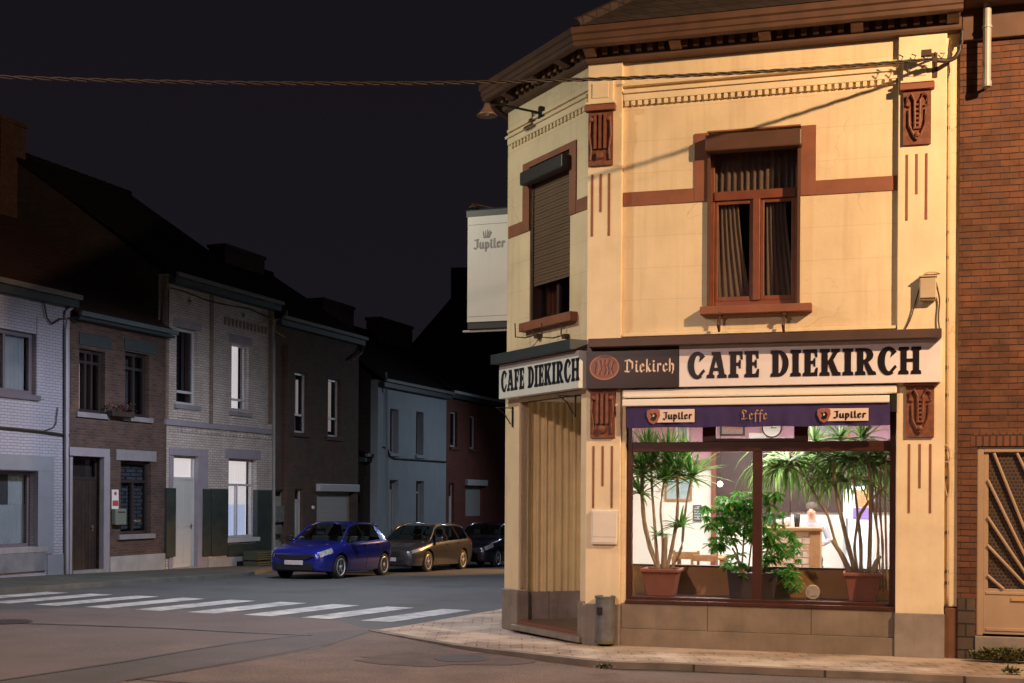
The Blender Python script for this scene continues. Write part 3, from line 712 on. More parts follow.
# roof
zr = zc+.39; rp = [Vector(p) for p in path]
apx = Vector((2.9, 4.2)); e0 = rp[0]
rv = [(xEnd+.01, -.38, zr), (-.10, -.38, zr), (Lc.x-.30, Lc.y+.02, zr), (back.x-.4, back.y+.2, zr), (xEnd+.01, 3.4, zr+2.6), (2.1, 3.4, zr+2.6), (2.1, back.y-2.5, zr+2.6), (xEnd+.01, back.y+.3, zr), (xEnd+.01, back.y-2.5, zr+2.6)]
b = MB(); b.add(rv, [(0, 1, 5, 4), (1, 2, 5), (2, 3, 6, 5), (3, 7, 8, 6), (5, 6, 8, 4), (0, 4, 8, 7), (0, 7, 3, 2, 1)], M_roof); b.build('roof', cafe)
# wide hip ribs
b = MB(); b.tube([(-.10, -.38, zr+.03), (2.1, 3.4, zr+2.63)], .07, M_roof, 8); b.tube([(Lc.x-.3, Lc.y, zr+.03), (2.1, 3.4, zr+2.63)], .07, M_roof, 8); b.build('hip_tiles', cafe)

# ------------------------------------------------------------------ shop window
yw0, yw1 = .16, .24
sw = MB(); f = M_fr
sw.box(xw0, xw0+.075, yw0, yw1, zw0, zw1, f); xr = X(889.5, 520, yw0); sw.box(xr, xw1, yw0, yw1, zw0, zw1, f)
zb_, zb2 = Z(760, 598, yw0), Z(760, 603.5, yw0)
sw.box(xw0+.075, xr, yw0-.03, yw1, zw0, Z(760, 599.5, yw0), f); sw.box(xw0+.02, xw1-.02, .03, yw0-.032, zw0+.002, zw0+.05, f)
zt1_, zt2_ = Z(760, 451.5, yw0), Z(760, 441.5, yw0)
sw.box(xw0+.075, xr, yw0-.015, yw1, zt1_, zt2_, f)
sw.box(xw0+.075, xr, yw0, yw1, Z(760, 427, yw0)+.02, zw1, f)
m0, m1 = X(752.5, 520, yw0), X(762, 520, yw0); sw.box(m0, m1, yw0-.01, yw1, zw0+.05, zt1_, f)
for a, b_ in ((702.5, 716), (794, 808)): sw.box(X(a, 434, yw0), X(b_, 434, yw0), yw0-.005, yw1, zt2_, zw1, f)
# thin sash edging
a, b_ = X(714, 434, yw0), X(796, 434, yw0); sw.box(a, b_, yw0+.01, yw1-.01, zt2_, zt2_+.045, f)
swo = sw.build('shop_window', cafe, .006)
g = MB(); g.box(xw0+.05, m0+.01, .205, .209, zw0+.03, zt1_+.01, M_glass); g.build('pane', swo)
g = MB(); g.box(m1-.01, xr+.01, .205, .209, zw0+.03, zt1_+.01, M_glass); g.build('pane', swo)
g = MB(); g.box(xw0+.05, xr+.01, .205, .209, zt2_-.01, zw1-.02, M_glass); g.build('pane', swo)

# ------------------------------------------------------------------ door recess in the chamfer
rc = CF.loc(HF.wor((hdx0, .34, 0)))         # inner edge of far pier
zfl = .20
st = MB(h2c); st.prism([(hdx0-.05, -.10), (CL-.03, -.10), (CL-.03, 1.9), (hdx0-.05, 1.0)], PZ-.02, zfl-.06, M_stone, 'z')
so = st.build('door_step', cafe, .012)

# back: curved corrugated panel, from behind the far pier across
zfl_ = zfl-.01
def rp_(u, D=None, v=618.0): p = on_z(u, v, zfl_); q = CF.loc(p); return q.x, q.y
A = rp_(527.5, v=619.3); B = rp_(536, v=619.0); Cc = rp_(552, v=618.8); Dd = rp_(566, v=618.3); Ee = rp_(590, v=617.6); Ff = (Ee[0]+.12, Ee[1]+.02)
_a = h2c((hdx0+.03, .02, 0)); _b = h2c((hdx1-.03, .02, 0))
fl = MB(); fl.prism([(_a.x, _a.y), (_b.x, _b.y), (.26, .36), (Ff[0], Ff[1]+.05), (A[0], A[1]+.05)], zfl-.058, zfl-.01, M_tile, 'z'); fl.build('recess_floor', cafe)
Apath = [(h2c((hdx0, .34, 0)).x, h2c((hdx0, .34, 0)).y), A, B, Cc, Dd, Ee, Ff]
def resample(P, step):
    P = [Vector(p) for p in P]; out = [P[0]]; acc = 0
    for a, b_ in zip(P, P[1:]):
        L = (b_-a).length; n = max(1, int(round(L/step)))
        for i in range(1, n+1): out.append(a.lerp(b_, i/n))
    return out
R = resample(Apath[1:], .012); zpl = Z(555, 591, 1.2)
zpl = CF.uv(555, 591.5, (Cc[1]))[1]
pv = []; pf = []
for i, p in enumerate(R):
    ph = (i*.012/.115) % 1.0
    off = .0 if ph < .42 else (.055 if .5 < ph < .92 else .028)
    pv += [(p.x, p.y+off, zpl), (p.x, p.y+off, hdz+.35)]
for i in range(len(R)-1): pf.append((2*i, 2*i+2, 2*i+3, 2*i+1))
b = MB(); b.add(pv, pf, M_cladding); b.build('corrugated_panel', cafe, fixn=False)
b = MB(); n = len(Apath)-1
for i, (a, c_) in enumerate(zip(Apath[1:], Apath[2:])):
    a, c_ = Vector(a), Vector(c_)
    b.add([(a.x, a.y-.02, PZ), (c_.x, c_.y-.02, PZ), (c_.x, c_.y+.2, PZ), (a.x, a.y+.2, PZ), (a.x, a.y-.02, zpl), (c_.x, c_.y-.02, zpl), (c_.x, c_.y+.2, zpl), (a.x, a.y+.2, zpl)],
          [(0, 1, 2, 3), (4, 5, 6, 7), (0, 1, 5, 4), (1, 2, 6, 5), (2, 3, 7, 6), (3, 0, 4, 7)], M_stone)
xj = rp_(549, v=618.8); b.box(xj[0]-.005, xj[0]+.005, xj[1]-.026, xj[1], zfl, zpl, M_tar)
b.build('recess_plinth', cafe)
b = MB(); b.box(Apath[1][0]-.1, Ff[0], Ff[1]+.22, Ff[1]+.26, PZ, hdz+.36, mat('warm_white_wall', (.84, .82, .78), .8)); b.build('recess_back_board', cafe)
b = MB(); b.prism([(_a.x-.1, _a.y), (_b.x+.1, _b.y), (.30, .38), (Ff[0]+.1, Ff[1]+.25), (A[0]-.1, A[1]+.25)], hdz+.30, hdz+.36, M_cream2, 'z'); b.build('recess_ceiling', cafe)
b = MB(h2c); b.box(hdx0, hdx1, .0, .15, hdz, hdz+.05, M_cream2); b.build('doorway_head', cafe)
M_iw = mat('warm_white_wall', (.84, .82, .78), .8)
DV = Vector((Ff[0]-.26, Ff[1]-.40)); DLn = DV.length; DV.normalize()
TD = lambda q: Vector((.26+DV.x*q[0]-DV.y*q[1], .40+DV.y*q[0]+DV.x*q[1], q[2]))   # x along the wall, y towards the recess
b = MB(TD); b.box(0, DLn+.2, -.06, 0, PZ, hdz+.3, M_iw); b.build('recess_side_wall', cafe)
b = MB(TD); b.box(.10, min(.95, DLn-.05), .002, .05, zfl, zfl+2.4, M_fr); do = b.build('entrance_door', cafe, .01)
b = MB(TD); b.box(.22, min(.83, DLn-.17), .051, .056, zfl+1.0, zfl+2.2, M_dglass); b.build('pane', do)
b = MB(TD); b.tube([(.15, .05, 1.2), (.15, .11, 1.2), (.27, .11, 1.2)], .01, M_zinc, 6); b.build('handle', do)

# chamfer window with roller shutter
b = MB(h2c)
oxa, oxb = hx(521, 240), hx(574, 240); zz1 = hz(552, 150)
bz1, bz0 = hz(578, 199), hz(578, 212); bzl1, bzl0 = hz(517, 222), hz(517, 234)
bz1 = bzl1 = (bz1+bzl1)/2; bz0 = bzl0 = (bz0+bzl0)/2
b.box(cwx1, oxb, .018, .06, bz0+.003, zz1, M_brown); b.box(oxa, cwx0, .018, .06, bz0+.003, zz1-.0, M_brown); b.box(cwx0, cwx1, .018, .06, cwz1, zz1, M_brown); b.build('chamfer_window_surround', cafe, .003)
b = MB(h2c); b.box(oxb, CL-.06, .025, .06, bz0, bz1, M_brown); b.build('brown_band', cafe, .003); b = MB(h2c); b.box(.01, oxa, .025, .06, bzl0, bzl1, M_brown); b.build('brown_band', cafe, .003)
b = MB(h2c); b.box(cwx0-.04, cwx1+.04, -.12, .03, hz(545, 175, -.1), hz(545, 161.5, -.1), mat('dark_roller_box', (.03, .028, .03), .5)); b.build('shutter_box', cafe, .02)
zsh = hz(548, 283, .1)
sh = MB(h2c); k = int((cwz1-zsh)/.045)
M_slat = mat('brown_roller_slats', (.135, .085, .05), .5, var=.1)
for i in range(k): z = zsh+i*.045; sh.prism([(z, 0), (z+.004, -.008), (z+.036, -.008), (z+.041, 0)], cwx0+.03, cwx1-.03, M_slat, 'x') if False else sh.box(cwx0+.03, cwx1-.03, .085-.004*(i % 2), .10, z, z+.042, M_slat)
sh.build('roller_shutter', cafe, .004)
fr = MB(h2c); f = mat('dark_window_wood', (.05, .028, .022), .4)
fr.box(cwx0, cwx0+.05, .06, .24, cwz0, cwz1, f); fr.box(cwx1-.05, cwx1, .06, .24, cwz0, cwz1, f); fr.box(cwx0+.05, cwx1-.05, .17, .24, cwz0, cwz0+.07, f); fr.box((cwx0+cwx1)/2-.03, (cwx0+cwx1)/2+.03, .18, .24, cwz0+.07, zsh+.3, f)
w2 = fr.build('chamfer_window', cafe, .004)
g = MB(h2c); g.box(cwx0+.05, cwx1-.05, .205, .209, cwz0+.05, cwz1, M_dglass); g.build('pane', w2)
g = MB(h2c); g.box(cwx0, cwx1, .8, .82, cwz0-.1, cwz1, mat('dim_blue_room', (.03, .03, .05), .9)); curtain(g, cwx0, cwx0+.4, cwz0, cwz1, .32, mat('rust_curtain', (.25, .07, .03), .9), 5); g.build('curtain', w2, fixn=False)
b = MB(h2c); b.box(hx(520.5, 320, -.05), hx(572, 320, -.05), -.08, .06, hz(546, 326.5, -.05), hz(546, 317.5, -.05), M_brown); b.build('chamfer_sill', cafe, .006)
for u in (527, 554):
    x = hx(u, 335, 0); z = hz(u, 331, 0)
    h = MB(h2c); h.tube([(x, -.20, z+.10), (x, -.19, z-.10), (x+.14, -.10, z-.12), (x+.30, -.02, z-.09)], .010, M_iron, 6); h.box(x+.27, x+.36, -.04, .05, z-.14, z-.08, M_iron); h.tube([(x+.26, -.03, z+.1), (x+.26, -.04, z-.08)], .012, M_iron, 6); h.build('flower_box_hook', cafe)
# small scrolled brackets under the chamfer sign
for u, v in ((513, 404), (576, 392)):
    x = hx(u, v, 0); z = hz(u, v+3, 0)
    h = MB(h2c); h.tube([(x+.02, -.02, z), (x+.02, -.02, z-.30)], .014, M_black, 6); h.tube([(x+.02, -.28, z-.02), (x+.02, -.16, z-.10), (x+.02, -.05, z-.26)], .008, M_black, 6); h.tube([(x+.02, -.3, z-.02), (x+.02, -.0, z-.02)], .008, M_black, 6); h.build('sign_bracket', cafe)

# ------------------------------------------------------------------ signs
yS = -.12
sx0, sx1, sx2 = X(586.5, 368, yS), X(679, 365, yS), X(941, 362, yS)
zs0, zs1 = Z(760, 385.3, yS), Z(760, 343.5, yS)
sign = thing('shop_sign', 'long fascia sign above the shop window, dark left part and white part', 'sign', CF.wor((sx0, 0, zs0)), FA)
TS = lambda p: Vector(p)-Vector((sx0, 0, zs0))
b = MB(TS); b.box(sx1+.002, sx2, yS, .0, zs0, zs1, M_signw); b.build('white_panel', sign, .004)
b = MB(TS); b.box(sx0, sx1, yS-.004, .0, zs0-.005, zs1, M_signd); b.build('dark_panel', sign, .004)
cy = yS-.14
b = MB(TS); b.box(sx0+.05, sx2+.0, cy, .05, Z(760, 342.5, cy), Z(760, 333.5, cy), M_cap); b.build('cap', sign, .008)
tx0, tx1 = X(688, 363, yS), X(921, 363, yS); tz0, tz1 = Z(800, 376, yS), Z(800, 350, yS)
text_mesh('lettering', BIG, 'CAFE DIEKIRCH', tx0, tz0, tx1-tx0, tz1-tz0, TS, M_ink, sign, y=yS-.003, bold=.004)
em = MB(TS); ex, ez = X(604.5, 367, yS), Z(604.5, 367.5, yS); rx, rzz = .20, .165
ring = [(ex+rx*cos(t*pi/18), ez+rzz*sin(t*pi/18)) for t in range(36)]; ring2 = [(ex+rx*.9*cos(t*pi/18), ez+rzz*.9*sin(t*pi/18)) for t in range(36)]
for i in range(36): j = (i+1) % 36; em.add([(ring[i][0], yS-.007, ring[i][1]), (ring[j][0], yS-.007, ring[j][1]), (ring2[j][0], yS-.007, ring2[j][1]), (ring2[i][0], yS-.007, ring2[i][1])], [(0, 1, 2, 3)], M_copper)
em.add([(a, yS-.0055, c_) for a, c_ in ring2], [tuple(range(36))], mat('copper_print_dark', (.22, .085, .05), .4, var=.2))
rr = random.Random(5)
for k in range(9):
    x = ex-rx*.62+k*rx*.155; hgt = rzz*.62*sqrt(max(.1, 1-((x-ex)/rx)**2))
    pts = [(x, -hgt), (x+.03*rr.uniform(-1, 1), -hgt*.3), (x+.03*rr.uniform(-1, 1), hgt*.3), (x+.01, hgt)]
    for (a, c_), (a2, c2) in zip(pts, pts[1:]): em.add([(a-.006, yS-.0075, ez+c_), (a+.006, yS-.0075, ez+c_), (a2+.006, yS-.0075, ez+c2), (a2-.006, yS-.0075, ez+c2)], [(0, 1, 2, 3)], M_copper if k % 2 else M_ink)
em.build('oval_emblem', sign, fixn=False)
t = MB(TS); dx0, dx1 = X(625, 366, yS), X(674.5, 366, yS); pen_text(t, 'Diekirch', dx0, Z(650, 371.8, yS), dx1-dx0, .17, M_peach, yS-.005); t.build('small_lettering', sign, fixn=False)

# chamfer sign
yc = -.16
ca, cb = hx(499, 380, yc), CL-.02+.0; cz0, cz1 = (hz(499, 399, yc)+hz(581, 387.4, yc))/2, (hz(499, 364.6, yc)+hz(581, 350.9, yc))/2
o_ = HF.wor((ca, 0, cz0)); sign2 = thing('corner_sign', 'white fascia sign lettered CAFE DIEKIRCH over the chamfered corner doorway', 'sign', o_, CHA+pi)
TH = lambda p: Vector(p)-Vector((ca, 0, cz0))
b = MB(TH); b.box(ca, CL+.03, yc, .0, cz0, cz1, M_signw2); b.build('white_panel', sign2, .004)
b = MB(TH); b.box(ca-.05, CL-.0, yc-.12, .05, cz1+.012, cz1+.15, M_cap2); b.box(ca, CL-.0, yc-.01, 0, cz1, cz1+.012, M_brown); b.build('cap', sign2, .008)
ta, tb = hx(501.5, 380, yc), hx(579.5, 370, yc); tz = hz(540, 384, yc)
text_mesh('lettering', BIG, 'CAFE DIEKIRCH', ta, cz0+(cz1-cz0)*.20, tb-ta, (cz1-cz0)*.60, TH, mat('sign_letter_blue_black', (.010, .013, .022), .35), sign2, y=yc-.003, bold=.003)

# ------------------------------------------------------------------ awning
ay = -.08
a0, a1 = X(622, 391, ay), X(897, 389, ay); z0, z1 = Z(760, 395.5, ay), Z(760, 387.3, ay)
aw = thing('awning', 'rolled cream awning cassette with violet brand valance over the shop window', 'awning', CF.wor((a0, 0, z0)), FA)
TA = lambda p: Vector(p)-Vector((a0, 0, z0))
b = MB(TA); b.box(a0, a1, ay, .16, z0, z1, M_awn); b.build('cassette', aw, .02)
by = -.13; b = MB(TA); b.box(X(622, 400, by), X(889.5, 400, by), by, .05, Z(760, 404.3, by), Z(760, 397.2, by), M_awn); b.build('front_rail', aw, .012)
vy = -.10; va, vb = X(626.5, 415, vy), X(890, 415, vy); vz0, vz1 = Z(760, 426.6, vy), Z(760, 404.5, vy)
b = MB(TA); nn = 140; vs = []; fs = []; rr = random.Random(2)
for i in range(nn+1):
    x = va+(vb-va)*i/nn
    for j in range(5):
        t = j/4; vs.append((x, vy+(.010*sin(i*.33)+.006*sin(i*.9+1))*t, vz1-(vz1-vz0)*t*(1+.015*sin(i*.21))))
for i in range(nn):
    for j in range(4): fs.append((i*5+j, (i+1)*5+j, (i+1)*5+j+1, i*5+j+1))
b.add(vs, fs, M_val); vo = b.build('valance', aw, smooth=True, fixn=False)
b = MB(TA); b.tube([(va+.02, .10, z0), (va+.01, -.10, z0-.13)], .014, M_black, 6); b.build('arm', aw)
b = MB(TA); x_ = X(893.5, 400, 0); b.box(x_-.04, x_+.04, -.05, .12, Z(893, 412, 0), z0-.003, M_black); b.build('arm', aw)
def logo(u0, u1, v0, v1):
    y = vy-.022; b = MB(TA); x0, x1 = X(u0, (v0+v1)/2, y), X(u1, (v0+v1)/2, y); za, zb = Z((u0+u1)/2, v1, y), Z((u0+u1)/2, v0, y)
    hh = zb-za; w = x1-x0
    b.box(x0+hh*.35, x1, y, y+.006, za+hh*.08, zb-hh*.02, M_peach)
    # crest
    cx, cz, r = x0+hh*.55, (za+zb)/2, hh*.55
    shp = [(-.8, .75), (-.3, .95), (0, .8), (.3, .95), (.8, .75), (.85, .1), (.5, -.7), (0, -1), (-.5, -.7), (-.85, .1)]
    b.add([(cx+a*r, y-.003, cz+c_*r) for a, c_ in shp], [tuple(range(10))], mat('crest_print', (.33, .12, .07), .5))
    shp2 = [(-.45, .45), (-.1, .3), (.25, .5), (.5, .1), (.3, -.45), (-.05, -.6), (-.4, -.4), (-.2, -.05)]
    b.add([(cx+a*r, y-.0045, cz+c_*r) for a, c_ in shp2], [tuple(range(8))], M_ink)
    b.add([(cx+a*r*.3, y-.006, cz+.1*r+c_*r*.25) for a, c_ in shp2], [tuple(range(8))], M_peach)
    pen_text(b, 'Jupiler', x0+hh*1.22, za+hh*.30, x1-x0-hh*1.4, hh*.50, M_ink, y-.002, nib=.25)
    b.build('badge', vo, fixn=False)
logo(645.5, 694.5, 409, 423.5); logo(816, 868.5, 408, 422)
b = MB(TA); xa, xb = X(741.5, 415, vy), X(767.5, 415, vy); pen_text(b, 'Leffe', xa, Z(754, 419.5, vy), xb-xa, .125, M_gold, vy-.022, nib=.13); b.build('lettering', vo, fixn=False)

# ------------------------------------------------------------------ row of terraced houses on the left
def RX(u, v=490, y=0): return RW.uv(u, v, y)[0]
def RZ(u, v, y=0): return RW.uv(u, v, y)[1]
M_b_lav = mat('painted_brick_lavender', (.33, .33, .40), .7, brick=(.21, .07, .010, (.31, .31, .38), (.20, .20, .25), .6), var=.12, vscale=1.2, streak=.25, dirtcol=(.14, .13, .17))
M_b_brn = mat('red_brown_brick', (.12, .064, .047), .85, brick=(.21, .07, .011, (.065, .036, .028), (.10, .085, .075), .8), var=.35, vscale=2)
M_b_crm = mat('cream_brick', (.60, .54, .50), .8, brick=(.21, .07, .011, (.48, .42, .385), (.30, .26, .24), .8), var=.2, vscale=1.5, streak=.25, dirtcol=(.15, .11, .09))
M_b_tan = mat('tan_brick_band', (.27, .20, .15), .8, brick=(.21, .07, .011, (.22, .15, .11), (.15, .12, .1), .8), var=.2)
M_b_dk = mat('dark_brown_brick', (.12, .062, .042), .85, brick=(.21, .07, .011, (.085, .045, .032), (.09, .07, .06), .8), var=.3, vscale=2)
M_b_dk2 = mat('blackish_brick', (.045, .030, .025), .9, brick=(.21, .07, .011, (.03, .022, .019), (.045, .038, .034), .8), var=.3)  # very dark brick, tone varies at random
M_blue = mat('pale_blue_render', (.30, .33, .37), .75, var=.12, vscale=1.5, streak=.3, dirtcol=(.15, .17, .19), bump=.1)
M_redr = mat('oxide_red_render', (.19, .055, .035), .8, var=.25, vscale=2, brick=(.21, .07, .009, (.16, .045, .03), (.10, .035, .026), .5))
M_groof = mat('dark_roof_tile', (.016, .012, .011), .9, spec=.15, brick=(.24, .17, .014, (.016, .012, .011), (.006, .005, .005), 1.0), var=.3)
M_rroof = mat('red_brown_roof_tile', (.065, .022, .015), .8, brick=(.24, .17, .014, (.045, .016, .012), (.012, .006, .005), 1.0), var=.3)
M_lint = mat('grey_stone_trim', (.24, .235, .25), .75, var=.2, bump=.2, bscale=50, streak=.2)
M_lintl = mat('lilac_stone_trim', (.27, .25, .29), .75, var=.15, bump=.15, bscale=50)
M_bgrey = mat('blue_grey_panel', (.19, .21, .25), .6, var=.12, vscale=2)
M_wfr = mat('white_pvc_frame', (.50, .50, .52), .4, var=.05)
M_dfr = mat('dark_window_frame', (.028, .022, .022), .45)
M_pfr = mat('plum_window_frame', (.11, .10, .13), .45)
M_ddoor = mat('dark_plank_door', (.045, .028, .022), .55, var=.4, vscale=6, brick=(.13, 9.0, .008, (.032, .022, .018), (.008, .006, .005), .8))
M_wdoor = mat('white_house_door', (.48, .50, .48), .45, var=.06)
M_fasc = mat('dark_teal_fascia', (.035, .050, .055), .6, var=.25)
M_fascp = mat('pale_gutter', (.15, .14, .13), .6, var=.2)
M_marble = mat('dark_green_stone_panel', (.035, .048, .042), .35, var=.4, vscale=4, dirt=.3, dirtcol=(.07, .08, .07))
M_base = mat('pale_base_render', (.33, .34, .35), .8, var=.25, vscale=2, dirt=.4, dirtcol=(.14, .15, .13), bump=.2)
M_base2 = mat('rough_grey_base', (.16, .17, .20), .85, var=.35, vscale=3, bump=1.0, bscale=14)
M_net = mat('pale_net_curtain', (.62, .68, .68), .9, var=.1)
M_netd = mat('dim_curtain', (.12, .12, .125), .9, var=.2)
M_room = mat('unlit_room', (.012, .010, .010), .95)
M_blind = emis('lit_roller_blind', (1.0, .82, .72), 1.2)
M_litc = emis('lit_white_curtain', (1.0, .84, .77), 1.05)
M_litb = emis('lit_blue_curtain', (.70, .74, 1.0), .85)
M_dimc = emis('dim_lit_curtain', (1.0, .78, .66), .34)
M_orl = emis('amber_lamp_glow', (1.0, .36, .10), .4)
M_shutw = mat('white_roller_shutter', (.40, .39, .38), .5, brick=(9.0, .085, .006, (.40, .39, .38), (.26, .25, .25), .6), var=.06)

def plane_x(u, v, x):
    d = ray(u, v); q = RW.loc((0, 0, H)); dx = d.x*RW.c+d.y*RW.s; dy = -d.x*RW.s+d.y*RW.c
    k = (x-q.x)/dx; return q.y+dy*k, H+d.z*k
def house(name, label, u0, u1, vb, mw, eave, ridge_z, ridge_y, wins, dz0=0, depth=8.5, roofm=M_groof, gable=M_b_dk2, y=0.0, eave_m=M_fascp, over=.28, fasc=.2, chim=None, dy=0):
    x0, x1 = RX(u0, 490, y), RX(u1, 490, y); zb = RZ((u0+u1)/2, vb, y)-.05
    zlow = min(RZ(u1, vb, y), zb)-.6
    org = Vector((x0, y, zb)); T = lambda p: Vector(p)-org
    h = thing(name, label, 'house', RW.wor((x0, y, zb)), RA)
    eu, ev = eave; ze = RZ(eu, ev, y-over)
    zt = ze+.02
    holes = []; specs = []
    for w in wins:
        um, vm = (w['u'][0]+w['u'][1])/2, (w['v'][0]+w['v'][1])/2
        a, b_ = RX(w['u'][0], vm, y), RX(w['u'][1], vm, y); z1, z0 = RZ(um, w['v'][0], y), RZ(um, w['v'][1], y)
        holes.append((a, b_, z0, z1)); specs.append((a, b_, z0, z1, w))
    m = MB(T); m.wall(x0, x1, zlow, zt, y, y+.3, holes, mw); m.build('facade', h)
    # gable walls
    r_y = y+ridge_y; yb = y+depth
    poly = [(y+.302, zlow), (yb, zlow), (yb, ze), (r_y, ridge_z-.08), (y+.302, ze+(ridge_z-ze)*.302/ridge_y-.08)]
    for xx in (x0+.001, x1-.221):
        m = MB(T); m.prism([(a, b_) for a, b_ in poly], xx, xx+.22, gable, 'x'); m.build('gable_wall', h)
    # roof
    sl = (ridge_z-ze)/ridge_y; t = .10
    yo = y-over; zo = ze-.0
    zf0 = ze+.02
    rp2 = [(yo, zf0), (r_y, ridge_z), (yb+.2, ze), (yb+.2, ze-t), (r_y, ridge_z-t*1.3), (yo, zf0-t+.02)]
    m = MB(T); m.prism(rp2, x0-.04, x1+.04, roofm, 'x'); m.build('roof', h)
    m = MB(T)
    n = max(3, int((x1-x0)/.4))
    for i in range(n): m.tube([(x0+(x1-x0)*i/n, r_y, ridge_z+.01), (x0+(x1-x0)*(i+1)/n-.02, r_y, ridge_z+.03)], .10, roofm, 6)
    m.build('ridge_tiles', h)
    # gutter + fascia
    m = MB(T); m.box(x0-.02, x1+.02, yo-.10, yo+.005, ze-.07, ze+.05, eave_m); m.build('gutter', h, .01)
    m = MB(T); m.box(x0, x1, yo+.008, y-.003, ze-fasc-.05, ze-.085, M_fasc); m.build('soffit', h)
    for a, b_, z0, z1, w in specs: opening(h, T, a, b_, z0, z1, w, y)
    if chim:
        cx0, cx1, cz, cyy = chim
        m = MB(T); m.box(cx0, cx1, cyy-.3, cyy+.3, ridge_z-1.2, cz, M_b_dk); m.box(cx0-.04, cx1+.04, cyy-.34, cyy+.34, cz-.22, cz-.12, M_b_dk)
        c = m.build('chimney', h)
        for k in range(2):
            p = MB(T); xx = cx0+(cx1-cx0)*(.3+.4*k); p.lathe([(.11, cz), (.09, cz+.25), (.11, cz+.27)], (xx, cyy, 0), M_redr, 10); p.build('chimney_pot', c)
    return h, T, x0, x1, zb, ze
def opening(h, T, a, b_, z0, z1, w, y):
    kind = w.get('k', 'window'); fm = w.get('f', M_wfr); yf = y+w.get('rec', .12); fw = w.get('fw', .06); W = b_-a; Hh = z1-z0
    if kind in ('door',):
        dz = z1-Hh*w.get('tr', .2)
        m = MB(T); m.box(a, a+fw, yf, yf+.08, z0, z1, fm); m.box(b_-fw, b_, yf, yf+.08, z0, z1, fm); m.box(a+fw, b_-fw, yf, yf+.08, z1-fw, z1, fm); m.box(a+fw, b_-fw, yf, yf+.08, dz-.03, dz+.05, fm); m.box(a-.02, b_+.02, y-.05, y+.3, z0-.14, z0+.02, M_lint)
        fo = m.build('door_frame', h, .006)
        m = MB(T); dm = w.get('dm', M_wdoor); m.box(a+fw, b_-fw, yf+.015, yf+.06, z0+.02, dz-.03, dm)
        iw = (W-2*fw)
        if w.get('panel', True):
            for i in range(2):
                xa = a+fw+iw*(.10+.44*i); xb = xa+iw*.36
                for c0, c1 in ((.06, .40), (.46, .94)):
                    m.box(xa, xb, yf+.005, yf+.018, z0+(dz-z0)*c0, z0+(dz-z0)*c1, dm)
        d = m.build('door', h, .006)
        m = MB(T); hx_ = b_-fw-.10; hz_ = z0+Hh*.38
        m.tube([(hx_, yf+.01, hz_), (hx_, yf-.04, hz_), (hx_-.10, yf-.04, hz_)], .012, M_zinc, 6); m.box(hx_-.02, hx_+.02, yf, yf+.016, hz_-.10, hz_+.06, M_zinc); m.build('handle', d)
        m = MB(T); m.box(a+fw, b_-fw, yf+.03, yf+.035, dz+.05, z1-fw, M_dglass); m.build('transom_pane', fo)
        m = MB(T); m.box(a, b_, yf+.14, yf+.15, z0, z1, w.get('back', M_room)); m.build('transom_backing', fo)
        return
    if kind == 'shutter':
        m = MB(T); m.box(a, b_, yf, yf+.05, z0, z1, M_shutw); m.build('garage_shutter' if W > 1.8 else 'roller_shutter', h)
        m = MB(T); m.box(a-.08, b_+.28 if W > 1.8 else b_+.15, y-.16, y-.002, z1-.16, z1+.10, w.get('bm', M_wfr)); m.build('shutter_box', h, .02)
        return
    m = MB(T); m.box(a, a+fw, yf, yf+.07, z0, z1, fm); m.box(b_-fw, b_, yf, yf+.07, z0, z1, fm); m.box(a+fw, b_-fw, yf, yf+.07, z1-fw, z1, fm); m.box(a+fw, b_-fw, yf, yf+.07, z0, z0+fw, fm)
    for t in w.get('tr', []): z = z1-Hh*t; m.box(a+fw, b_-fw, yf-.01, yf+.07, z-.035, z+.035, fm)
    t0 = w.get('mt', 0)
    for mu in w.get('mu', []): x = a+W*mu; m.box(x-.035, x+.035, yf-.012, yf+.07, z0+fw, z1-max(fw, Hh*t0), fm)
    wo_ = m.build('window', h, .004)
    m = MB(T); m.box(a+.02, b_-.02, yf+.03, yf+.034, z0+.02, z1-.02, M_dglass); m.build('pane', wo_)
    for cx0, cx1, cz0, cz1, cm in w.get('c', []):
        m = MB(T); curtain(m, a+W*cx0, a+W*cx1, z0+Hh*cz0, z0+Hh*cz1, yf+.15, cm, max(3, int((cx1-cx0)*W/.12)), .02); m.build('curtain', wo_, smooth=True, fixn=False)
    m = MB(T); m.box(a-.1, b_+.1, yf+.28, yf+.30, z0-.1, z1+.1, w.get('back', M_room)); m.build('room_backing', wo_)  # backing sheet, its colour stands in for the unlit or lit room
    if w.get('sill', True):
        e = w.get('se', .12); m = MB(T); m.box(a-e, b_+e, y-.07, yf-.002, z0-.13, z0-.002, w.get('sm', M_lint)); m.build('sill', h, .006)
    if w.get('lin'):
        e = w.get('le', .15); m = MB(T); m.box(a-e, b_+e, y-.025, y+.1, z1+.002, z1+w['lin'], w.get('lm', M_lintl)); m.build('lintel', h, .006)
def bx_(h, T, name, u0, u1, v0, v1, y0, y1, m, bev=.006, y=0):
    um, vm = (u0+u1)/2, (v0+v1)/2
    b = MB(T); b.box(RX(u0, vm, y0), RX(u1, vm, y0), y0, y1, RZ(um, v1, y0), RZ(um, v0, y0), m); return b.build(name, h, bev)
def wire(h, T, name, pts, r, m, y=-.04):
    P = []
    for p in pts: x, z = RW.uv(p[0], p[1], y); P.append((x, y, z))
    b = MB(T); b.tube(P, r, m, 6); return b.build(name, h)

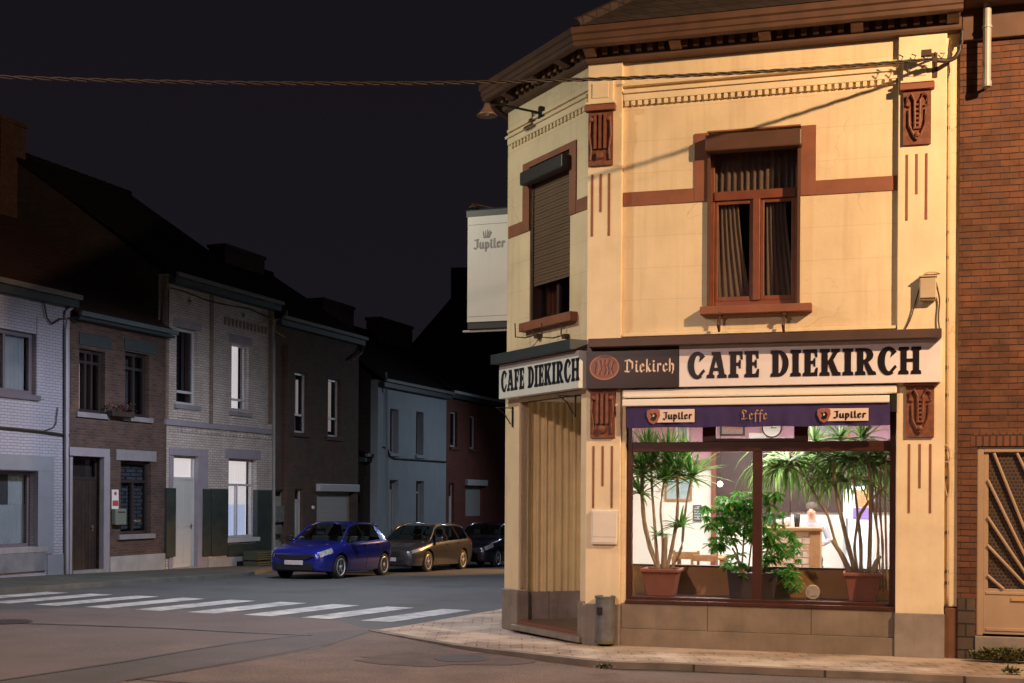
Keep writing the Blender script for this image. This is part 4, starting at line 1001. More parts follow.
# H1 lavender
zr1 = RZ(25, 153, 4.0)
h, T, x0, x1, zb, ze = house('terraced_house', 'lavender painted brick house with a wide shop-like ground floor window at the left edge', -125, 69, 577, M_b_lav, (40, 288.5), 10.15, 5.4, [
    dict(u=(-42, 36), v=(327, 391), f=M_pfr, fw=.10, mu=[.62], c=[(0, .16, 0, 1, M_netd), (.64, .96, 0, 1, M_net), (.2, .55, 0, 1, M_net)], se=.1, sm=M_pfr),
    dict(u=(-60, 38), v=(470, 549), f=M_pfr, fw=.08, rec=.25, mu=[.3], c=[(.0, 1, 0, .56, M_net), (.55, .82, .56, 1, M_netd), (.8, 1, .56, 1, M_net)], se=.25)], roofm=M_rroof, eave_m=M_fascp)
bx_(h, T, 'window_surround', 37, 46, 318, 399, -.02, .1, M_b_lav)
bx_(h, T, 'shop_surround', 38.2, 54, 456, 554, -.03, .1, M_bgrey); bx_(h, T, 'shop_surround', -125, 54, 452.5, 468.5, -.035, .1, M_bgrey)
bx_(h, T, 'rough_stone_base', -125, 47, 556.5, 577, -.06, .1, M_base2); bx_(h, T, 'stone_base', 47.5, 68, 554, 577, -.03, .1, M_bgrey)
wire(h, T, 'facade_cable', [(-125, 414), (0, 427.5), (40, 431.5), (68.5, 435.5)], .035, M_cable)
wire(h, T, 'facade_cable', [(0, 428), (40, 432), (53, 428), (56, 424), (58, 407)], .014, M_cable)
wire(h, T, 'facade_cable', [(40, 297), (44, 302), (47, 318), (52, 324), (60, 319), (71, 318), (76, 323)], .022, M_cable, -.07)
wire(h, T, 'downpipe', [(77, 301), (75, 305), (66.5, 312), (66.5, 330), (66.5, 450), (66.8, 574)], .05, mat('lavender_downpipe', (.30, .29, .34), .5, var=.2), -.09)

# H2 brown brick
h2, T2, x0, x1, zb, ze = house('terraced_house', 'narrow red-brown brick house with a dark plank door and pink window box flowers', 69.5, 166, 574, M_b_brn, (120, 321), 10.1, 5.4, [
    dict(u=(79, 105), v=(350, 413), f=M_dfr, fw=.09, tr=[.2], mu=[.38, .62], c=[(.05, .25, 0, 1, M_netd), (.28, .34, 0.05, .78, M_orl), (.72, .78, .1, .85, M_orl)]),
    dict(u=(125, 149), v=(353, 417), f=M_dfr, fw=.09, tr=[.25], mu=[.5], c=[(.1, .45, .1, .9, M_netd), (.62, .70, .1, .95, M_orl)]),
    dict(u=(72.6, 104), v=(457, 571), k='door', f=M_dfr, dm=M_ddoor, panel=False, tr=.19, back=mat('dim_transom', (.07, .05, .045), .9), rec=.22),
    dict(u=(120.6, 151), v=(461, 534), f=M_dfr, fw=.08, tr=[.28], mu=[.5], mt=.28, c=[(0, 1, .06, .96, mat('lace_curtain', (.16, .17, .18), .9, brick=(.10, .10, .016, (.14, .15, .16), (.03, .03, .03), 0)))], lin=.28, lm=M_lint, le=.2)],
    roofm=M_rroof, eave_m=mat('zinc_green_gutter', (.10, .135, .145), .5, var=.25), fasc=.1)
bx_(h2, T2, 'door_surround', 70, 110, 448, 456.5, -.05, .1, M_lintl); bx_(h2, T2, 'door_surround', 104, 110, 456.8, 574, -.045, .1, M_lintl); bx_(h2, T2, 'door_surround', 70, 72.5, 456.8, 574, -.045, .1, M_lintl)
bx_(h2, T2, 'dark_lintel', 80, 112, 335, 347, -.03, .1, M_fasc); bx_(h2, T2, 'dark_lintel', 125, 157, 341, 352, -.03, .1, M_fasc)
bx_(h2, T2, 'stone_base', 110.5, 165.5, 555, 576, -.04, .1, M_base)
# H3 cream brick
G3 = RW.uv(12, 155, 4.0)
h3, T3, x30, x31, zb3, ze3 = house('terraced_house', 'pale cream brick house with lit ground floor window, white door and dark green wall panels', 166.5, 273, 570, M_b_crm, (231, 289), 11.95, 5.5, [
    dict(u=(176.5, 197.5), v=(329, 405), f=M_wfr, fw=.08, tr=[.83], c=[(0, .45, 0, 1, mat('plum_curtain', (.05, .04, .055), .9)), (.60, .72, .2, .98, M_netd), (.78, 1, 0, 1, mat('brown_curtain', (.10, .055, .035), .9))], lin=.24, lm=M_lintl),
    dict(u=(231.5, 248.5), v=(344, 412), f=M_wfr, fw=.08, tr=[.82], c=[(0, .28, 0, 1, mat('plum_curtain', (.05, .04, .055), .9)), (.30, .80, 0, 1, M_litc)], back=M_room, lin=.24, lm=M_lintl),
    dict(u=(173.5, 197.5), v=(456.5, 568), k='door', f=M_wfr, fw=.05, dm=M_wdoor, tr=.20, back=M_blind, rec=.1),
    dict(u=(228.5, 256.5), v=(459, 537.5), f=M_wfr, fw=.07, tr=[.33], mu=[.44], mt=.33, rec=.16, c=[(0, .9, .66, 1, M_blind), (0, .9, .42, .66, M_litc), (0, .9, .0, .42, M_litb)], back=M_litc, sm=mat('white_stone_sill', (.45, .47, .46), .6), lin=.28, lm=M_lintl, le=.2)])
bx_(h3, T3, 'door_surround', 170, 208, 449, 456, -.04, .1, M_lintl); bx_(h3, T3, 'door_surround', 198, 208, 456.3, 569, -.035, .1, M_lintl); bx_(h3, T3, 'door_surround', 169.5, 173, 456.3, 569, -.035, .1, M_lintl)
bx_(h3, T3, 'green_stone_panel', 166.6, 176, 488, 557, -.07, .1, M_marble); bx_(h3, T3, 'green_stone_panel', 203.5, 211, 489, 556, -.07, .1, M_marble)
bx_(h3, T3, 'green_stone_panel', 212, 228.3, 489, 555, -.065, .1, M_marble); bx_(h3, T3, 'green_stone_panel', 228.6, 257.3, 543.5, 555, -.055, .1, M_marble); bx_(h3, T3, 'green_stone_panel', 257.5, 272, 490, 554, -.065, .1, M_marble)
bx_(h3, T3, 'string_course', 166.5, 273, 424.5, 429.5, -.07, .1, M_lintl)
b = MB(T3); n = 30
for i in range(n):
    xx = x30+.05+(x31-x30-.1)*(i+.5)/n; zc_ = RZ(220, 434, 0); b.box(xx-.05, xx+.05, -.04, .05, zc_-.03, zc_+.10, M_b_crm)
b.build('brick_corbels', h3); b = MB(T3)
for i in range(12):
    xx = RX(222)+(RX(266)-RX(222))*(i+.5)/12; zc_ = RZ(245, 322, 0); b.box(xx-.045, xx+.045, -.03, .05, zc_-.22, zc_+.0, M_b_tan)
b.build('brick_corbels', h3)
for ua, ub in ((166.6, 169), (210.5, 213.5), (269, 272.5)): bx_(h3, T3, 'brick_pilaster', ua, ub, 276 if ua < 200 else (291 if ua < 230 else 308), 423.5, -.035, .1, M_b_tan, 0)
for u in (178, 220): bx_(h3, T3, 'sill_block', u if u < 200 else 233, (u+22) if u < 200 else 250, 409, 419, -.03, .1, M_b_crm)
bx_(h3, T3, 'pale_base', 208.5, 272.5, 556.5, 571, -.04, .1, M_base)
bx_(h3, T3, 'cellar_vent', 237, 248, 561, 567, -.05, -.03, M_black, 0)
wire(h3, T3, 'facade_cable', [(168, 338), (168.5, 291), (171, 288), (186, 292), (206, 300), (222, 304), (250, 309), (272, 319)], .02, M_cable)
wire(h3, T3, 'facade_cable', [(258, 324), (266, 321), (272, 318), (276, 332), (285, 337)], .02, mat('yellow_cable', (.35, .28, .04), .6), -.10)
wire(h3, T3, 'downpipe', [(287, 311), (286, 318), (275, 320), (274, 345), (274, 570)], .045, mat('pale_downpipe', (.30, .29, .28), .5, var=.2), -.10)
b = MB(T3)
for u, v in ((189.5, 301), (243.5, 315)):
    x_, z_ = RW.uv(u, v, -.02); b.lathe([(.10, -.0), (.10, -.02), (.04, -.03)], (x_, 0, z_), M_lint, 12, 'y'); b.lathe([(.04, -.03), (.03, -.05)], (x_, 0, z_), M_black, 10, 'y')
b.build('wall_anchor', h3)

# H4 brown brick with garage, narrow set-back entry beside it
h4, T4, x40, x41, zb4, ze4 = house('terraced_house', 'dark brown brick house with a white garage shutter behind the blue car', 273.6, 358, 569, M_b_dk, (337, 331), 10.15, 3.6, [
    dict(u=(294.5, 307.5), v=(373, 433), f=M_wfr, fw=.07, tr=[.70], c=[(.05, .6, 0, 1, M_net), (.62, .80, .3, .9, M_dimc)], sm=M_b_dk),
    dict(u=(328, 340.5), v=(379.5, 437), f=M_wfr, fw=.07, tr=[.68], c=[(.05, .5, 0, 1, M_net), (.52, .76, 0.1, .98, M_dimc)], sm=M_b_dk),
    dict(u=(274.5, 285.5), v=(490, 569), k='door', f=mat('green_white_door', (.30, .35, .31), .5, var=.2), dm=mat('green_white_door', (.30, .35, .31), .5, var=.2), tr=.10, fw=.05, panel=False),
    dict(u=(294.6, 303), v=(489, 567), k='door', f=M_wfr, dm=M_wdoor, tr=.15, fw=.05),
    dict(u=(316.6, 352), v=(487, 570), k='shutter')])
x_, z_ = RW.uv(297, 500, 0); bx_(h4, T4, 'brick_pilaster', 287, 290, 345, 569, -.10, .1, M_b_dk, 0)
bx_(h4, T4, 'meter_box', 276, 284.5, 506, 522, -.16, .0, mat('weathered_box', (.15, .16, .15), .5, var=.5, vscale=12)); bx_(h4, T4, 'meter_box', 277, 282, 525, 534, -.1, .0, mat('weathered_box', (.15, .16, .15), .5, var=.5, vscale=12))
wire(h4, T4, 'downpipe', [(364, 344), (362, 352), (355, 358), (352, 360)], .05, M_fascp, -.12)
x_, z_ = RW.uv(312.5, 507.5, 0); b = MB(T4); b.lathe([(.06, 0), (.07, -.02), (.05, -.06)], (x_, 0, z_), M_white, 12, 'y'); b.build('doorbell', h4)
# low dark entry between
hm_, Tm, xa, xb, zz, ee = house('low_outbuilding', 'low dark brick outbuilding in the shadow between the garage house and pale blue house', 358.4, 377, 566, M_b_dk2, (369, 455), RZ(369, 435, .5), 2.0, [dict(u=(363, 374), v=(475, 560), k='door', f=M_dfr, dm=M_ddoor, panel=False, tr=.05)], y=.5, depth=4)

# H5 pale blue, H6 oxide red
h5, T5, x50, x51, zb5, ze5 = house('terraced_house', 'pale blue rendered house with tall narrow windows behind the grey estate car', 377.5, 446, 562, M_blue, (416, 386), 8.95, 3.4, [
    dict(u=(390, 398.6), v=(409, 453), f=M_wfr, fw=.06, c=[(.1, .9, 0, 1, M_net)], se=.05, sm=M_blue, rec=.22),
    dict(u=(416, 423.5), v=(412, 455), f=M_wfr, fw=.06, c=[(.3, .9, 0, 1, M_netd)], se=.05, sm=M_blue, rec=.22),
    dict(u=(389.5, 398), v=(480, 562), k='door', f=M_wfr, dm=M_wdoor, tr=.13, fw=.05, rec=.2, panel=False),
    dict(u=(416, 423.8), v=(481, 545), f=M_wfr, fw=.06, tr=[.18], c=[(.1, .9, 0, 1, M_netd)], rec=.2, se=.05, sm=M_blue)])
wire(h5, T5, 'facade_cable', [(382, 447), (387, 448), (390, 456), (395, 458.5), (440, 461.5), (446, 462)], .035, M_cable)
wire(h5, T5, 'downpipe', [(386, 372), (386.5, 395), (386.5, 560)], .05, mat('blue_downpipe', (.26, .30, .34), .5), -.10)
bx_(h5, T5, 'corner_pilaster', 377.6, 384, 392, 564, -.05, .1, M_blue)
h6, T6, x60, x61, zb6, ze6 = house('terraced_house', 'oxide red house with a pale roller shutter at the far end of the row', 446.3, 520, 557, M_redr, (475, 396), 8.75, 3.2, [
    dict(u=(450.3, 457.3), v=(411.5, 447), f=M_wfr, fw=.08, c=[(.2, .8, 0, 1, M_netd)], se=.05, sm=M_redr),
    dict(u=(469.8, 476), v=(415.5, 449), f=M_wfr, fw=.08, c=[(.2, .8, 0, 1, M_netd)], se=.05, sm=M_redr),
    dict(u=(448.8, 454), v=(483, 555), k='door', f=M_wfr, dm=M_wdoor, tr=.2, fw=.05, panel=False),
    dict(u=(465.5, 482.5), v=(482, 516), k='shutter')], eave_m=mat('bright_zinc_gutter', (.45, .50, .52), .4, var=.2))
# tall gabled house closing the street
F7 = Frame(at_depth(395, 570, 84), radians(-8))
D7 = F7.o; F7 = Frame((D7.x, D7.y, -1.4), radians(-8))
h7 = thing('gabled_house', 'tall unlit brick gable wall with a chimney rising beyond the red house', 'house', F7.o, F7.a)
P7 = [F7.uv(u, v) for u, v in ((388, 398), (450, 303), (450.5, 303), (520, 372))]
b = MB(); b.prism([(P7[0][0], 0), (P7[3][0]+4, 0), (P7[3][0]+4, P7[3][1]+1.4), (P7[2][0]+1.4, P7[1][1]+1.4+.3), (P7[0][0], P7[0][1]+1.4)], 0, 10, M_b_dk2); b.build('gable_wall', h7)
b = MB(); b.add([(P7[0][0]-.2, -.3, P7[0][1]+1.45), (P7[2][0]+1.4, -.3, P7[1][1]+1.78), (P7[2][0]+1.4, 10, P7[1][1]+1.78), (P7[0][0]-.2, 10, P7[0][1]+1.45), (P7[3][0]+4, -.3, P7[3][1]+1.4), (P7[3][0]+4, 10, P7[3][1]+1.4)], [(0, 1, 2, 3), (1, 4, 5, 2)], M_groof); b.build('roof', h7, fixn=False)
b = MB(); c0 = F7.uv(450, 290); c1 = F7.uv(470, 290); b.box(c0[0], c1[0], .3, 1.5, c0[1]-.5, c0[1]+1.55, M_b_dk2); b.build('chimney', h7)

# ridge-line chimneys
def chimney(h, T, u0, u1, v0, v1, y, m=M_b_dk):
    x0_, z1_ = RW.uv(u0, v0, y); x1_, _ = RW.uv(u1, v0, y); z0_ = RZ(u0, v1, y)-.8
    b = MB(T); b.box(x0_, x1_, y-.32, y+.32, z0_, z1_-.12, m); b.box(x0_-.05, x1_+.05, y-.37, y+.37, z1_-.118, z1_, m)
    c = b.build('chimney', h)
    for k in range(3):
        p = MB(T); xx = x0_+(x1_-x0_)*(.22+.28*k); p.lathe([(.12, z1_+.002), (.10, z1_+.10)], (xx, y, 0), M_rroof, 10); p.build('chimney_pot', c)
M_b_ch = mat('chimney_brick', (.13, .050, .032), .85, brick=(.21, .07, .011, (.09, .036, .025), (.06, .05, .04), .8), var=.3)
chimney(h3, T3, -8, 17, 116, 300, 5.5, M_b_ch); chimney(h4, T4, 217, 257, 244, 272, 3.6, M_b_ch); chimney(h5, T5, 316, 347, 298, 318, 3.4, M_b_ch); chimney(h6, T6, 373, 406, 317, 335, 3.2, M_b_ch)

# ------------------------------------------------------------------ brick house right of the cafe
M_b_or = mat('orange_brown_brick', (.17, .066, .030), .85, brick=(.215, .078, .005, (.115, .044, .022), (.08, .034, .019), .8), var=.45, vscale=4.5, bump=.4, hrow=True, streak=.4, dirtcol=(.06, .03, .02))
ry = .06
gx0 = X(958.5, 300, ry); gx1 = gx0+7.5
rh = thing('brick_house', 'orange-brown brick house with a pale metal grille door beside the cafe', 'house', CF.wor((gx0, 0, 0)), FA)
TR = lambda p: Vector(p)-Vector((gx0, 0, 0))
dx0 = X(977, 540, ry); dz1 = Z(985, 446, ry); dz0 = Z(985, 636, ry); dx1 = dx0+1.15
b = MB(TR); b.wall(gx0+.002, gx1, PZ-.1, 9.0, ry, ry+.3, [(dx0, dx1, dz0, dz1), (dx1+.8, dx1+2.4, 1.0, 2.6), (dx1-.2, dx1+1.2, 4.0, 5.8)], M_b_or); b.box(gx0+.002, gx0+.25, ry+.3, 9, PZ-.1, 9, M_b_or); b.box(gx1-.25, gx1, ry+.3, 9, PZ-.1, 9, M_b_or); b.build('wall', rh)
ez = Z(985, 39, -.0)
b = MB(TR); b.box(gx0+.02, gx1, -.02, ry-.002, ez, 9, M_cornice); b.build('frieze_board', rh, .01)
b = MB(TR); b.box(gx0+.02, gx1, -.40, -.022, Z(985, -4, -.4), Z(985, -4, -.4)+.16, M_cornice); b.build('gutter', rh, .02)
b = MB(TR); b.prism([(-.45, 8.99), (4, 11.5), (9, 9.0)], gx0, gx1, M_roof, 'x'); b.build('roof', rh)
b = MB(TR); b.box(dx0-.08, dx1+.3, ry-.004, ry+.1, dz1, Z(985, 433, ry), mat('soldier_brick', (.19, .07, .035), .85, brick=(.078, .215, .012, (.15, .055, .03), (.055, .03, .02), 1.0), var=.3)); b.build('lintel', rh)
b = MB(TR); b.box(gx0+.01, dx0-.02, ry-.03, ry+.1, PZ-.05, Z(967, 598, ry), mat('dark_stone_base', (.10, .07, .05), .85, brick=(.28, .16, .012, (.075, .052, .038), (.03, .022, .018), 1), var=.4)); b.build('stone_base', rh, .01)
for xa, xb, za, zb_r in ((dx1+.8, dx1+2.4, 1.0, 2.6), (dx1-.2, dx1+1.2, 4.0, 5.8)):
    b = MB(TR); b.box(xa, xb, ry+.12, ry+.16, za, zb_r, M_fr); w = b.build('window', rh)
    b = MB(TR); b.box(xa+.08, xb-.08, ry+.112, ry+.118, za+.08, zb_r-.08, M_dglass); b.build('pane', w)
M_dfr2 = mat('beige_painted_door', (.42, .30, .20), .5, var=.12, vscale=3, streak=.15, dirtcol=(.2, .12, .07))
yd = ry+.03
b = MB(TR); w = .075; b.box(dx0, dx0+w, yd, yd+.12, dz0, dz1, M_dfr2); b.box(dx1-w, dx1, yd, yd+.12, dz0, dz1, M_dfr2); b.box(dx0+w, dx1-w, yd, yd+.12, dz1-w, dz1, M_dfr2); b.build('door_frame', rh, .008)
b = MB(TR); l0, l1 = dx0+w, dx1-w; zm0, zm1 = Z(1000, 589, yd), Z(1000, 453, yd)
b.wall(l0, l1, dz0+.02, dz1-w, yd+.03, yd+.08, [(l0+.06, l1-.06, zm0, zm1)], M_dfr2)
b.box(l0+.03, l1-.03, yd+.02, yd+.034, dz0+.06, dz0+.10, M_dfr2); b.box(l0+.03, l1-.03, yd+.02, yd+.034, zm0-.07, zm0-.035, M_dfr2)
do = b.build('grille_door', rh, .008)
M_mesh = mat('perforated_mesh', (.03, .02, .015), .6, brick=(.045, .045, .009, (.018, .012, .009), (.085, .05, .03), 1.0))
b = MB(TR); b.box(l0+.05, l1-.05, yd+.055, yd+.065, zm0-.01, zm1+.01, M_mesh); b.build('mesh_panel', do)
cx_, cz_ = CF.uv(1066, 610, yd)
for u, v, uu, vv in ((994, 453, 1025, 530), (1017, 453, 1030, 480), (984, 480, 1026, 560), (984, 517, 1028, 578), (984, 545, 1028, 588), (1040, 453, 1047, 588), (984, 575, 1005, 590)):
    xa, za = CF.uv(u, v, yd+.02); xb, zb_ = CF.uv(uu, vv, yd+.02)
    k = (l1-.07-xa)/(xb-xa) if xb > xa else 1; zk = (zm0-za)/(zb_-za); k = min(k, zk)
    if u == 1040: k = 1
    xb = xa+(xb-xa)*k; zb_ = za+(zb_-za)*k
    b = MB(TR); b.tube([(max(xa, l0+.05), yd+.02, za), (xb, yd+.02, zb_)], .018, M_dfr2, 8); b.build('grille_bar', do)
b = MB(TR); xh_, zh_ = CF.uv(1013, 600, yd); b.box(xh_-.02, xh_+.25, yd+.012, yd+.03, zh_-.012, zh_+.022, M_gold); b.build('letter_slot', do)
b = MB(TR); b.box(dx0-.02, dx1+.02, -.0, ry+.2, PZ-.02, dz0, M_stone); b.build('door_step', rh, .01)
# downpipe
px_, _ = CF.uv(987, 50, -.12); zb_ = Z(987, 86, -.12)
b = MB(TR); b.tube([(px_, -.16, Z(985, -4, -.4)+.05), (px_, -.12, Z(985, -4, -.4)-.05), (px_, -.12, zb_)], .048, M_pvc, 12); b.lathe([(.055, zb_-.01), (.055, zb_+.06)], (px_, -.12, 0), M_pvc, 12); dp = b.build('downpipe', rh, smooth=False)
for v in (27, 84):
    z = Z(987, v, -.12); b = MB(TR); b.lathe([(.058, z-.015), (.058, z+.015)], (px_, -.12, 0), M_pvc, 12); b.box(px_-.015, px_+.015, -.08, ry, z-.012, z+.012, M_pvc); b.build('pipe_clamp', dp)
if 0:
    for n_, x_, pts in (('H3', x30, [(12, 155), (161, 273)]), ('H3r', x31, [(123, 190), (289, 308)]), ('H4r', x41, [(299, 299), (372, 340)]), ('H5l', x50, [(325, 312)]), ('H5r', x51, [(400, 335), (445, 388)]), ('H2@x30', x30, [(0, 205), (126, 300)])):
        print('DBG', n_, [plane_x(*p, x_) for p in pts])
    print('DBG', ze, ze3, ze4, ze5, ze6, zb3)

# ------------------------------------------------------------------ cars
def mono(xs, ys, x):
    n = len(xs)
    if x <= xs[0]: return ys[0]
    if x >= xs[-1]: return ys[-1]
    d = [(ys[i+1]-ys[i])/(xs[i+1]-xs[i]) for i in range(n-1)]
    i = max(k for k in range(n-1) if xs[k] <= x)
    def tan(k):
        if k == 0 or k == n-1: return d[0] if k == 0 else d[-1]
        if d[k-1]*d[k] <= 0: return 0.0
        return 2*d[k-1]*d[k]/(d[k-1]+d[k])
    h = xs[i+1]-xs[i]; t = (x-xs[i])/h
    return (2*t**3-3*t**2+1)*ys[i]+(t**3-2*t**2+t)*h*tan(i)+(-2*t**3+3*t**2)*ys[i+1]+(t**3-t**2)*h*tan(i+1)
M_tyre = mat('tyre_rubber', (.015, .015, .015), .85, bump=.2)
M_rim = mat('alloy_rim', (.62, .62, .63), .35, metal=.35)
M_cglass = glassmat('car_glass', (.45, .50, .48), 1.5)
M_plast = mat('black_car_plastic', (.012, .012, .013), .5)
M_pil = mat('black_pillar_trim', (.008, .008, .008), .9, spec=.1)
M_chrome = mat('chrome', (.7, .7, .7), .15, metal=1)
M_hl = mat('headlight_lens', (.60, .62, .64), .12, metal=.4, var=.5, vscale=18, coat=1)
M_tl = mat('tail_light_lens', (.30, .02, .015), .2, coat=1)
M_plate = mat('number_plate_white', (.55, .50, .50), .4, var=.3, vscale=30)
M_seat = mat('car_seat_cloth', (.09, .09, .10), .9)
def car(name, label, K, paint, wheel_x, R, sideglass, roofrails=False, grille='plain', spokes=5, group=None, door_x=()):
    t = thing(name, label, 'car', (0, 0, 0), 0, group)
    xs = K['x']; L = xs[-1]
    iC, iF, iR, iE = K['idx']            # cowl, roof front, roof rear, rear glass base
    def rows(x):
        g = lambda k: mono(xs, K[k], x)
        zb, bz, zt, w, wr, zr = g('zb'), g('belt'), g('top'), g('w'), g('wr'), g('zr')
        lo = [(0, zb), (w*.86, zb), (w*.975, zb+.10), (w+.012, zb+(bz-zb)*.45), (w+.002, bz-.10), (w-.045, bz)]
        return lo+[((w-.045)*.5+wr*.5+.012, bz*.5+zr*.5), (wr, zr), (wr*.62, zr+(zt-zr)*.78), (0, zt)]
    st = []
    for i in range(len(xs)-1):
        n = 3 if (xs[i+1]-xs[i]) < .3 else 5
        for k in range(n): st.append((i, xs[i]+(xs[i+1]-xs[i])*k/n))
    st.append((len(xs)-1, L))
    def fine(x):
        r = rows(x); out = []; seg = []
        def cr(p0, p1, p2, p3, u): return tuple(.5*((2*b)+(-a+c)*u+(2*a-5*b+4*c-d)*u*u+(-a+3*b-3*c+d)*u**3) for a, b, c, d in zip(p0, p1, p2, p3))
        grp = [(0, 5), (5, 7), (7, 9)]
        for a, b_ in grp:
            for j in range(a, b_):
                p1, p2 = r[j], r[j+1]
                p0 = r[j-1] if j > a else tuple(2*q-w_ for q, w_ in zip(p1, p2)); p3 = r[j+2] if j+2 <= b_ else tuple(2*q-w_ for q, w_ in zip(p2, p1))
                for k in range(3): out.append(cr(p0, p1, p2, p3, k/3)); seg.append(j)
        out.append(r[9]); return out, seg
    _, seg = fine(1.5)
    V = []; nr = len(seg)+1
    mats_ = [paint, M_cglass, M_plast]
    for _, x in st:
        f_, _ = fine(x)
        V += [(x, -y, z) for y, z in f_]+[(x, y, z) for y, z in reversed(f_[1:-1])]
    m_ = 2*nr-2; F = []; MI = []
    for i in range(len(st)-1):
        ks = st[i][0]; xc = (st[i][1]+st[i+1][1])/2
        for j in range(m_):
            j2 = (j+1) % m_; F.append((i*m_+j, (i+1)*m_+j, (i+1)*m_+j2, i*m_+j2))
            jj = j if j < nr-1 else m_-1-j
            sg = seg[jj]; mi = 0
            if sg in (7, 8) and iC <= ks < iF: mi = 1
            if sg in (7, 8) and iR <= ks < iE: mi = 1
            if sg in (5, 6):
                for a, b_ in sideglass:
                    if a < xc < b_: mi = 1
            if sg == 0: mi = 2
            MI.append(mi)
    F.append(tuple(range(m_))); MI.append(0); F.append(tuple((len(st)-1)*m_+j for j in range(m_-1, -1, -1))); MI.append(0)
    me = bpy.data.meshes.new('body'); me.from_pydata(V, [], F)
    for m in mats_: me.materials.append(m)
    me.polygons.foreach_set('material_index', MI)
    bm = bmesh.new(); bm.from_mesh(me); bmesh.ops.recalc_face_normals(bm, faces=bm.faces); bm.to_mesh(me); bm.free()
    o = bpy.data.objects.new('body', me); C.objects.link(o)
    cuts = []
    for wx in wheel_x:
        for s_ in (-1, 1):
            cm = MB(); cm.m = mats_[:]; wy = mono(xs, K['w'], wx)
            cm.lathe([(R+.055, s_*(wy-.30)), (R+.055, s_*(wy+.2))], (wx, 0, R), M_plast, 40, 'y'); c = cm.build('cut'); cuts.append(c)
            bo = o.modifiers.new('b', 'BOOLEAN'); bo.operation = 'DIFFERENCE'; bo.solver = 'EXACT'; bo.object = c
    dg = bpy.context.evaluated_depsgraph_get(); me2 = bpy.data.meshes.new_from_object(o.evaluated_get(dg))
    bpy.data.objects.remove(o)
    for c in cuts: bpy.data.objects.remove(c)
    # split body / glass
    def split(keep, nm, skip=None):
        bm = bmesh.new(); bm.from_mesh(me2); bm.faces.ensure_lookup_table()
        bmesh.ops.delete(bm, geom=[f for f in bm.faces if not keep(f)], context='FACES')
        m = bpy.data.meshes.new(nm); bm.to_mesh(m); bm.free()
        for q in mats_: m.materials.append(q)
        for p in m.polygons: p.use_smooth = True
        ob = bpy.data.objects.new(nm, m); C.objects.link(ob); ob.parent = t
        return ob
    bo = split(lambda f: f.material_index != 1, 'body')
    try:
        bo.data.set_sharp_from_angle(angle=radians(38))
    except Exception: pass
    split(lambda f: f.material_index == 1 and f.calc_center_median().x < xs[iF]+.05 and abs(f.normal.y) < .5, 'windscreen')
    split(lambda f: f.material_index == 1 and f.calc_center_median().x > xs[iR]-.02 and abs(f.normal.y) < .5, 'rear_window')
    split(lambda f: f.material_index == 1 and f.normal.y < -.5, 'side_window'); split(lambda f: f.material_index == 1 and f.normal.y > .5, 'side_window')
    def surf(x, fr):
        f_, _ = fine(x); a = fr*3; i = min(int(a), len(f_)-2); u = a-i; return f_[i][0]*(1-u)+f_[i+1][0]*u, f_[i][1]*(1-u)+f_[i+1][1]*u
    def patch(nm, xa, xb, ra, rb, m, sides=(-1, 1), off=.006, n=8, parent=None, taper=0):
        for s_ in sides:
            b = MB(); vs = []
            for i in range(n+1):
                x = xa+(xb-xa)*i/n
                for j in range(n+1):
                    r_ = ra+(rb-ra)*j/n*(1-taper*i/n) + (rb-ra)*taper*i/n*.5
                    y, z = surf(x, r_); vs.append((x, s_*(y+off), z+off*.5))
            b.add(vs, [(i*(n+1)+j, (i+1)*(n+1)+j, (i+1)*(n+1)+j+1, i*(n+1)+j+1) for i in range(n) for j in range(n)], m)
            b.build(nm, parent or t, smooth=True)
    # wheels
    def wheel(x, s_):
        y = mono(xs, K['w'], x); b = MB(); r = R
        pr = [(r*.66, -.09), (r*.80, -.10), (r*.95, -.095), (r, -.07), (r, .07), (r*.95, .095), (r*.80, .10), (r*.66, .09)]
        b.lathe(pr, (0, 0, 0), M_tyre, 36, 'y'); wv = b.build('wheel', t, smooth=True); wv.location = (x, s_*(y-.105), r)
        b = MB(); b.lathe([(r*.67, s_*.085), (r*.70, s_*.10), (r*.66, s_*.105), (r*.62, s_*.09), (r*.62, s_*.02)], (0, 0, 0), M_rim, 36, 'y')
        b.lathe([(r*.18, s_*.05), (r*.16, s_*.095), (r*.08, s_*.10)], (0, 0, 0), M_rim, 16, 'y')
        for k in range(spokes):
            a = 2*pi*k/spokes+.3
            for dlt in (-.10, .10):
                ca, sa = cos(a+dlt), sin(a+dlt); ca2, sa2 = cos(a+dlt*1.9), sin(a+dlt*1.9); wdt = r*.055
                p1 = Vector((ca*r*.12, 0, sa*r*.12)); p2 = Vector((ca2*r*.65, 0, sa2*r*.65)); n = Vector((-sa, 0, ca))*wdt
                vs = [p1-n, p1+n, p2+n*1.1, p2-n*1.1]; b.add([(v.x, s_*.060, v.z) for v in vs]+[(v.x, s_*.090, v.z) for v in vs], [(0, 1, 2, 3), (4, 5, 6, 7), (0, 1, 5, 4), (1, 2, 6, 5), (2, 3, 7, 6), (3, 0, 4, 7)], M_rim)
        b.build('rim', wv)
        b = MB(); b.lathe([(r*.62, s_*.0), (r*.62, s_*.02)], (0, 0, 0), M_plast, 24, 'y'); b.build('brake_disc', wv)
    for wx in wheel_x:
        for s_ in (-1, 1): wheel(wx, s_)
    # lights
    patch('headlight', *K['hl'], M_hl); patch('tail_light', *K['tl'], M_tl)
    # front: grille, intake, plate
    fx = -.012; gz = K['gz']
    b = MB(); gw = K['gw']
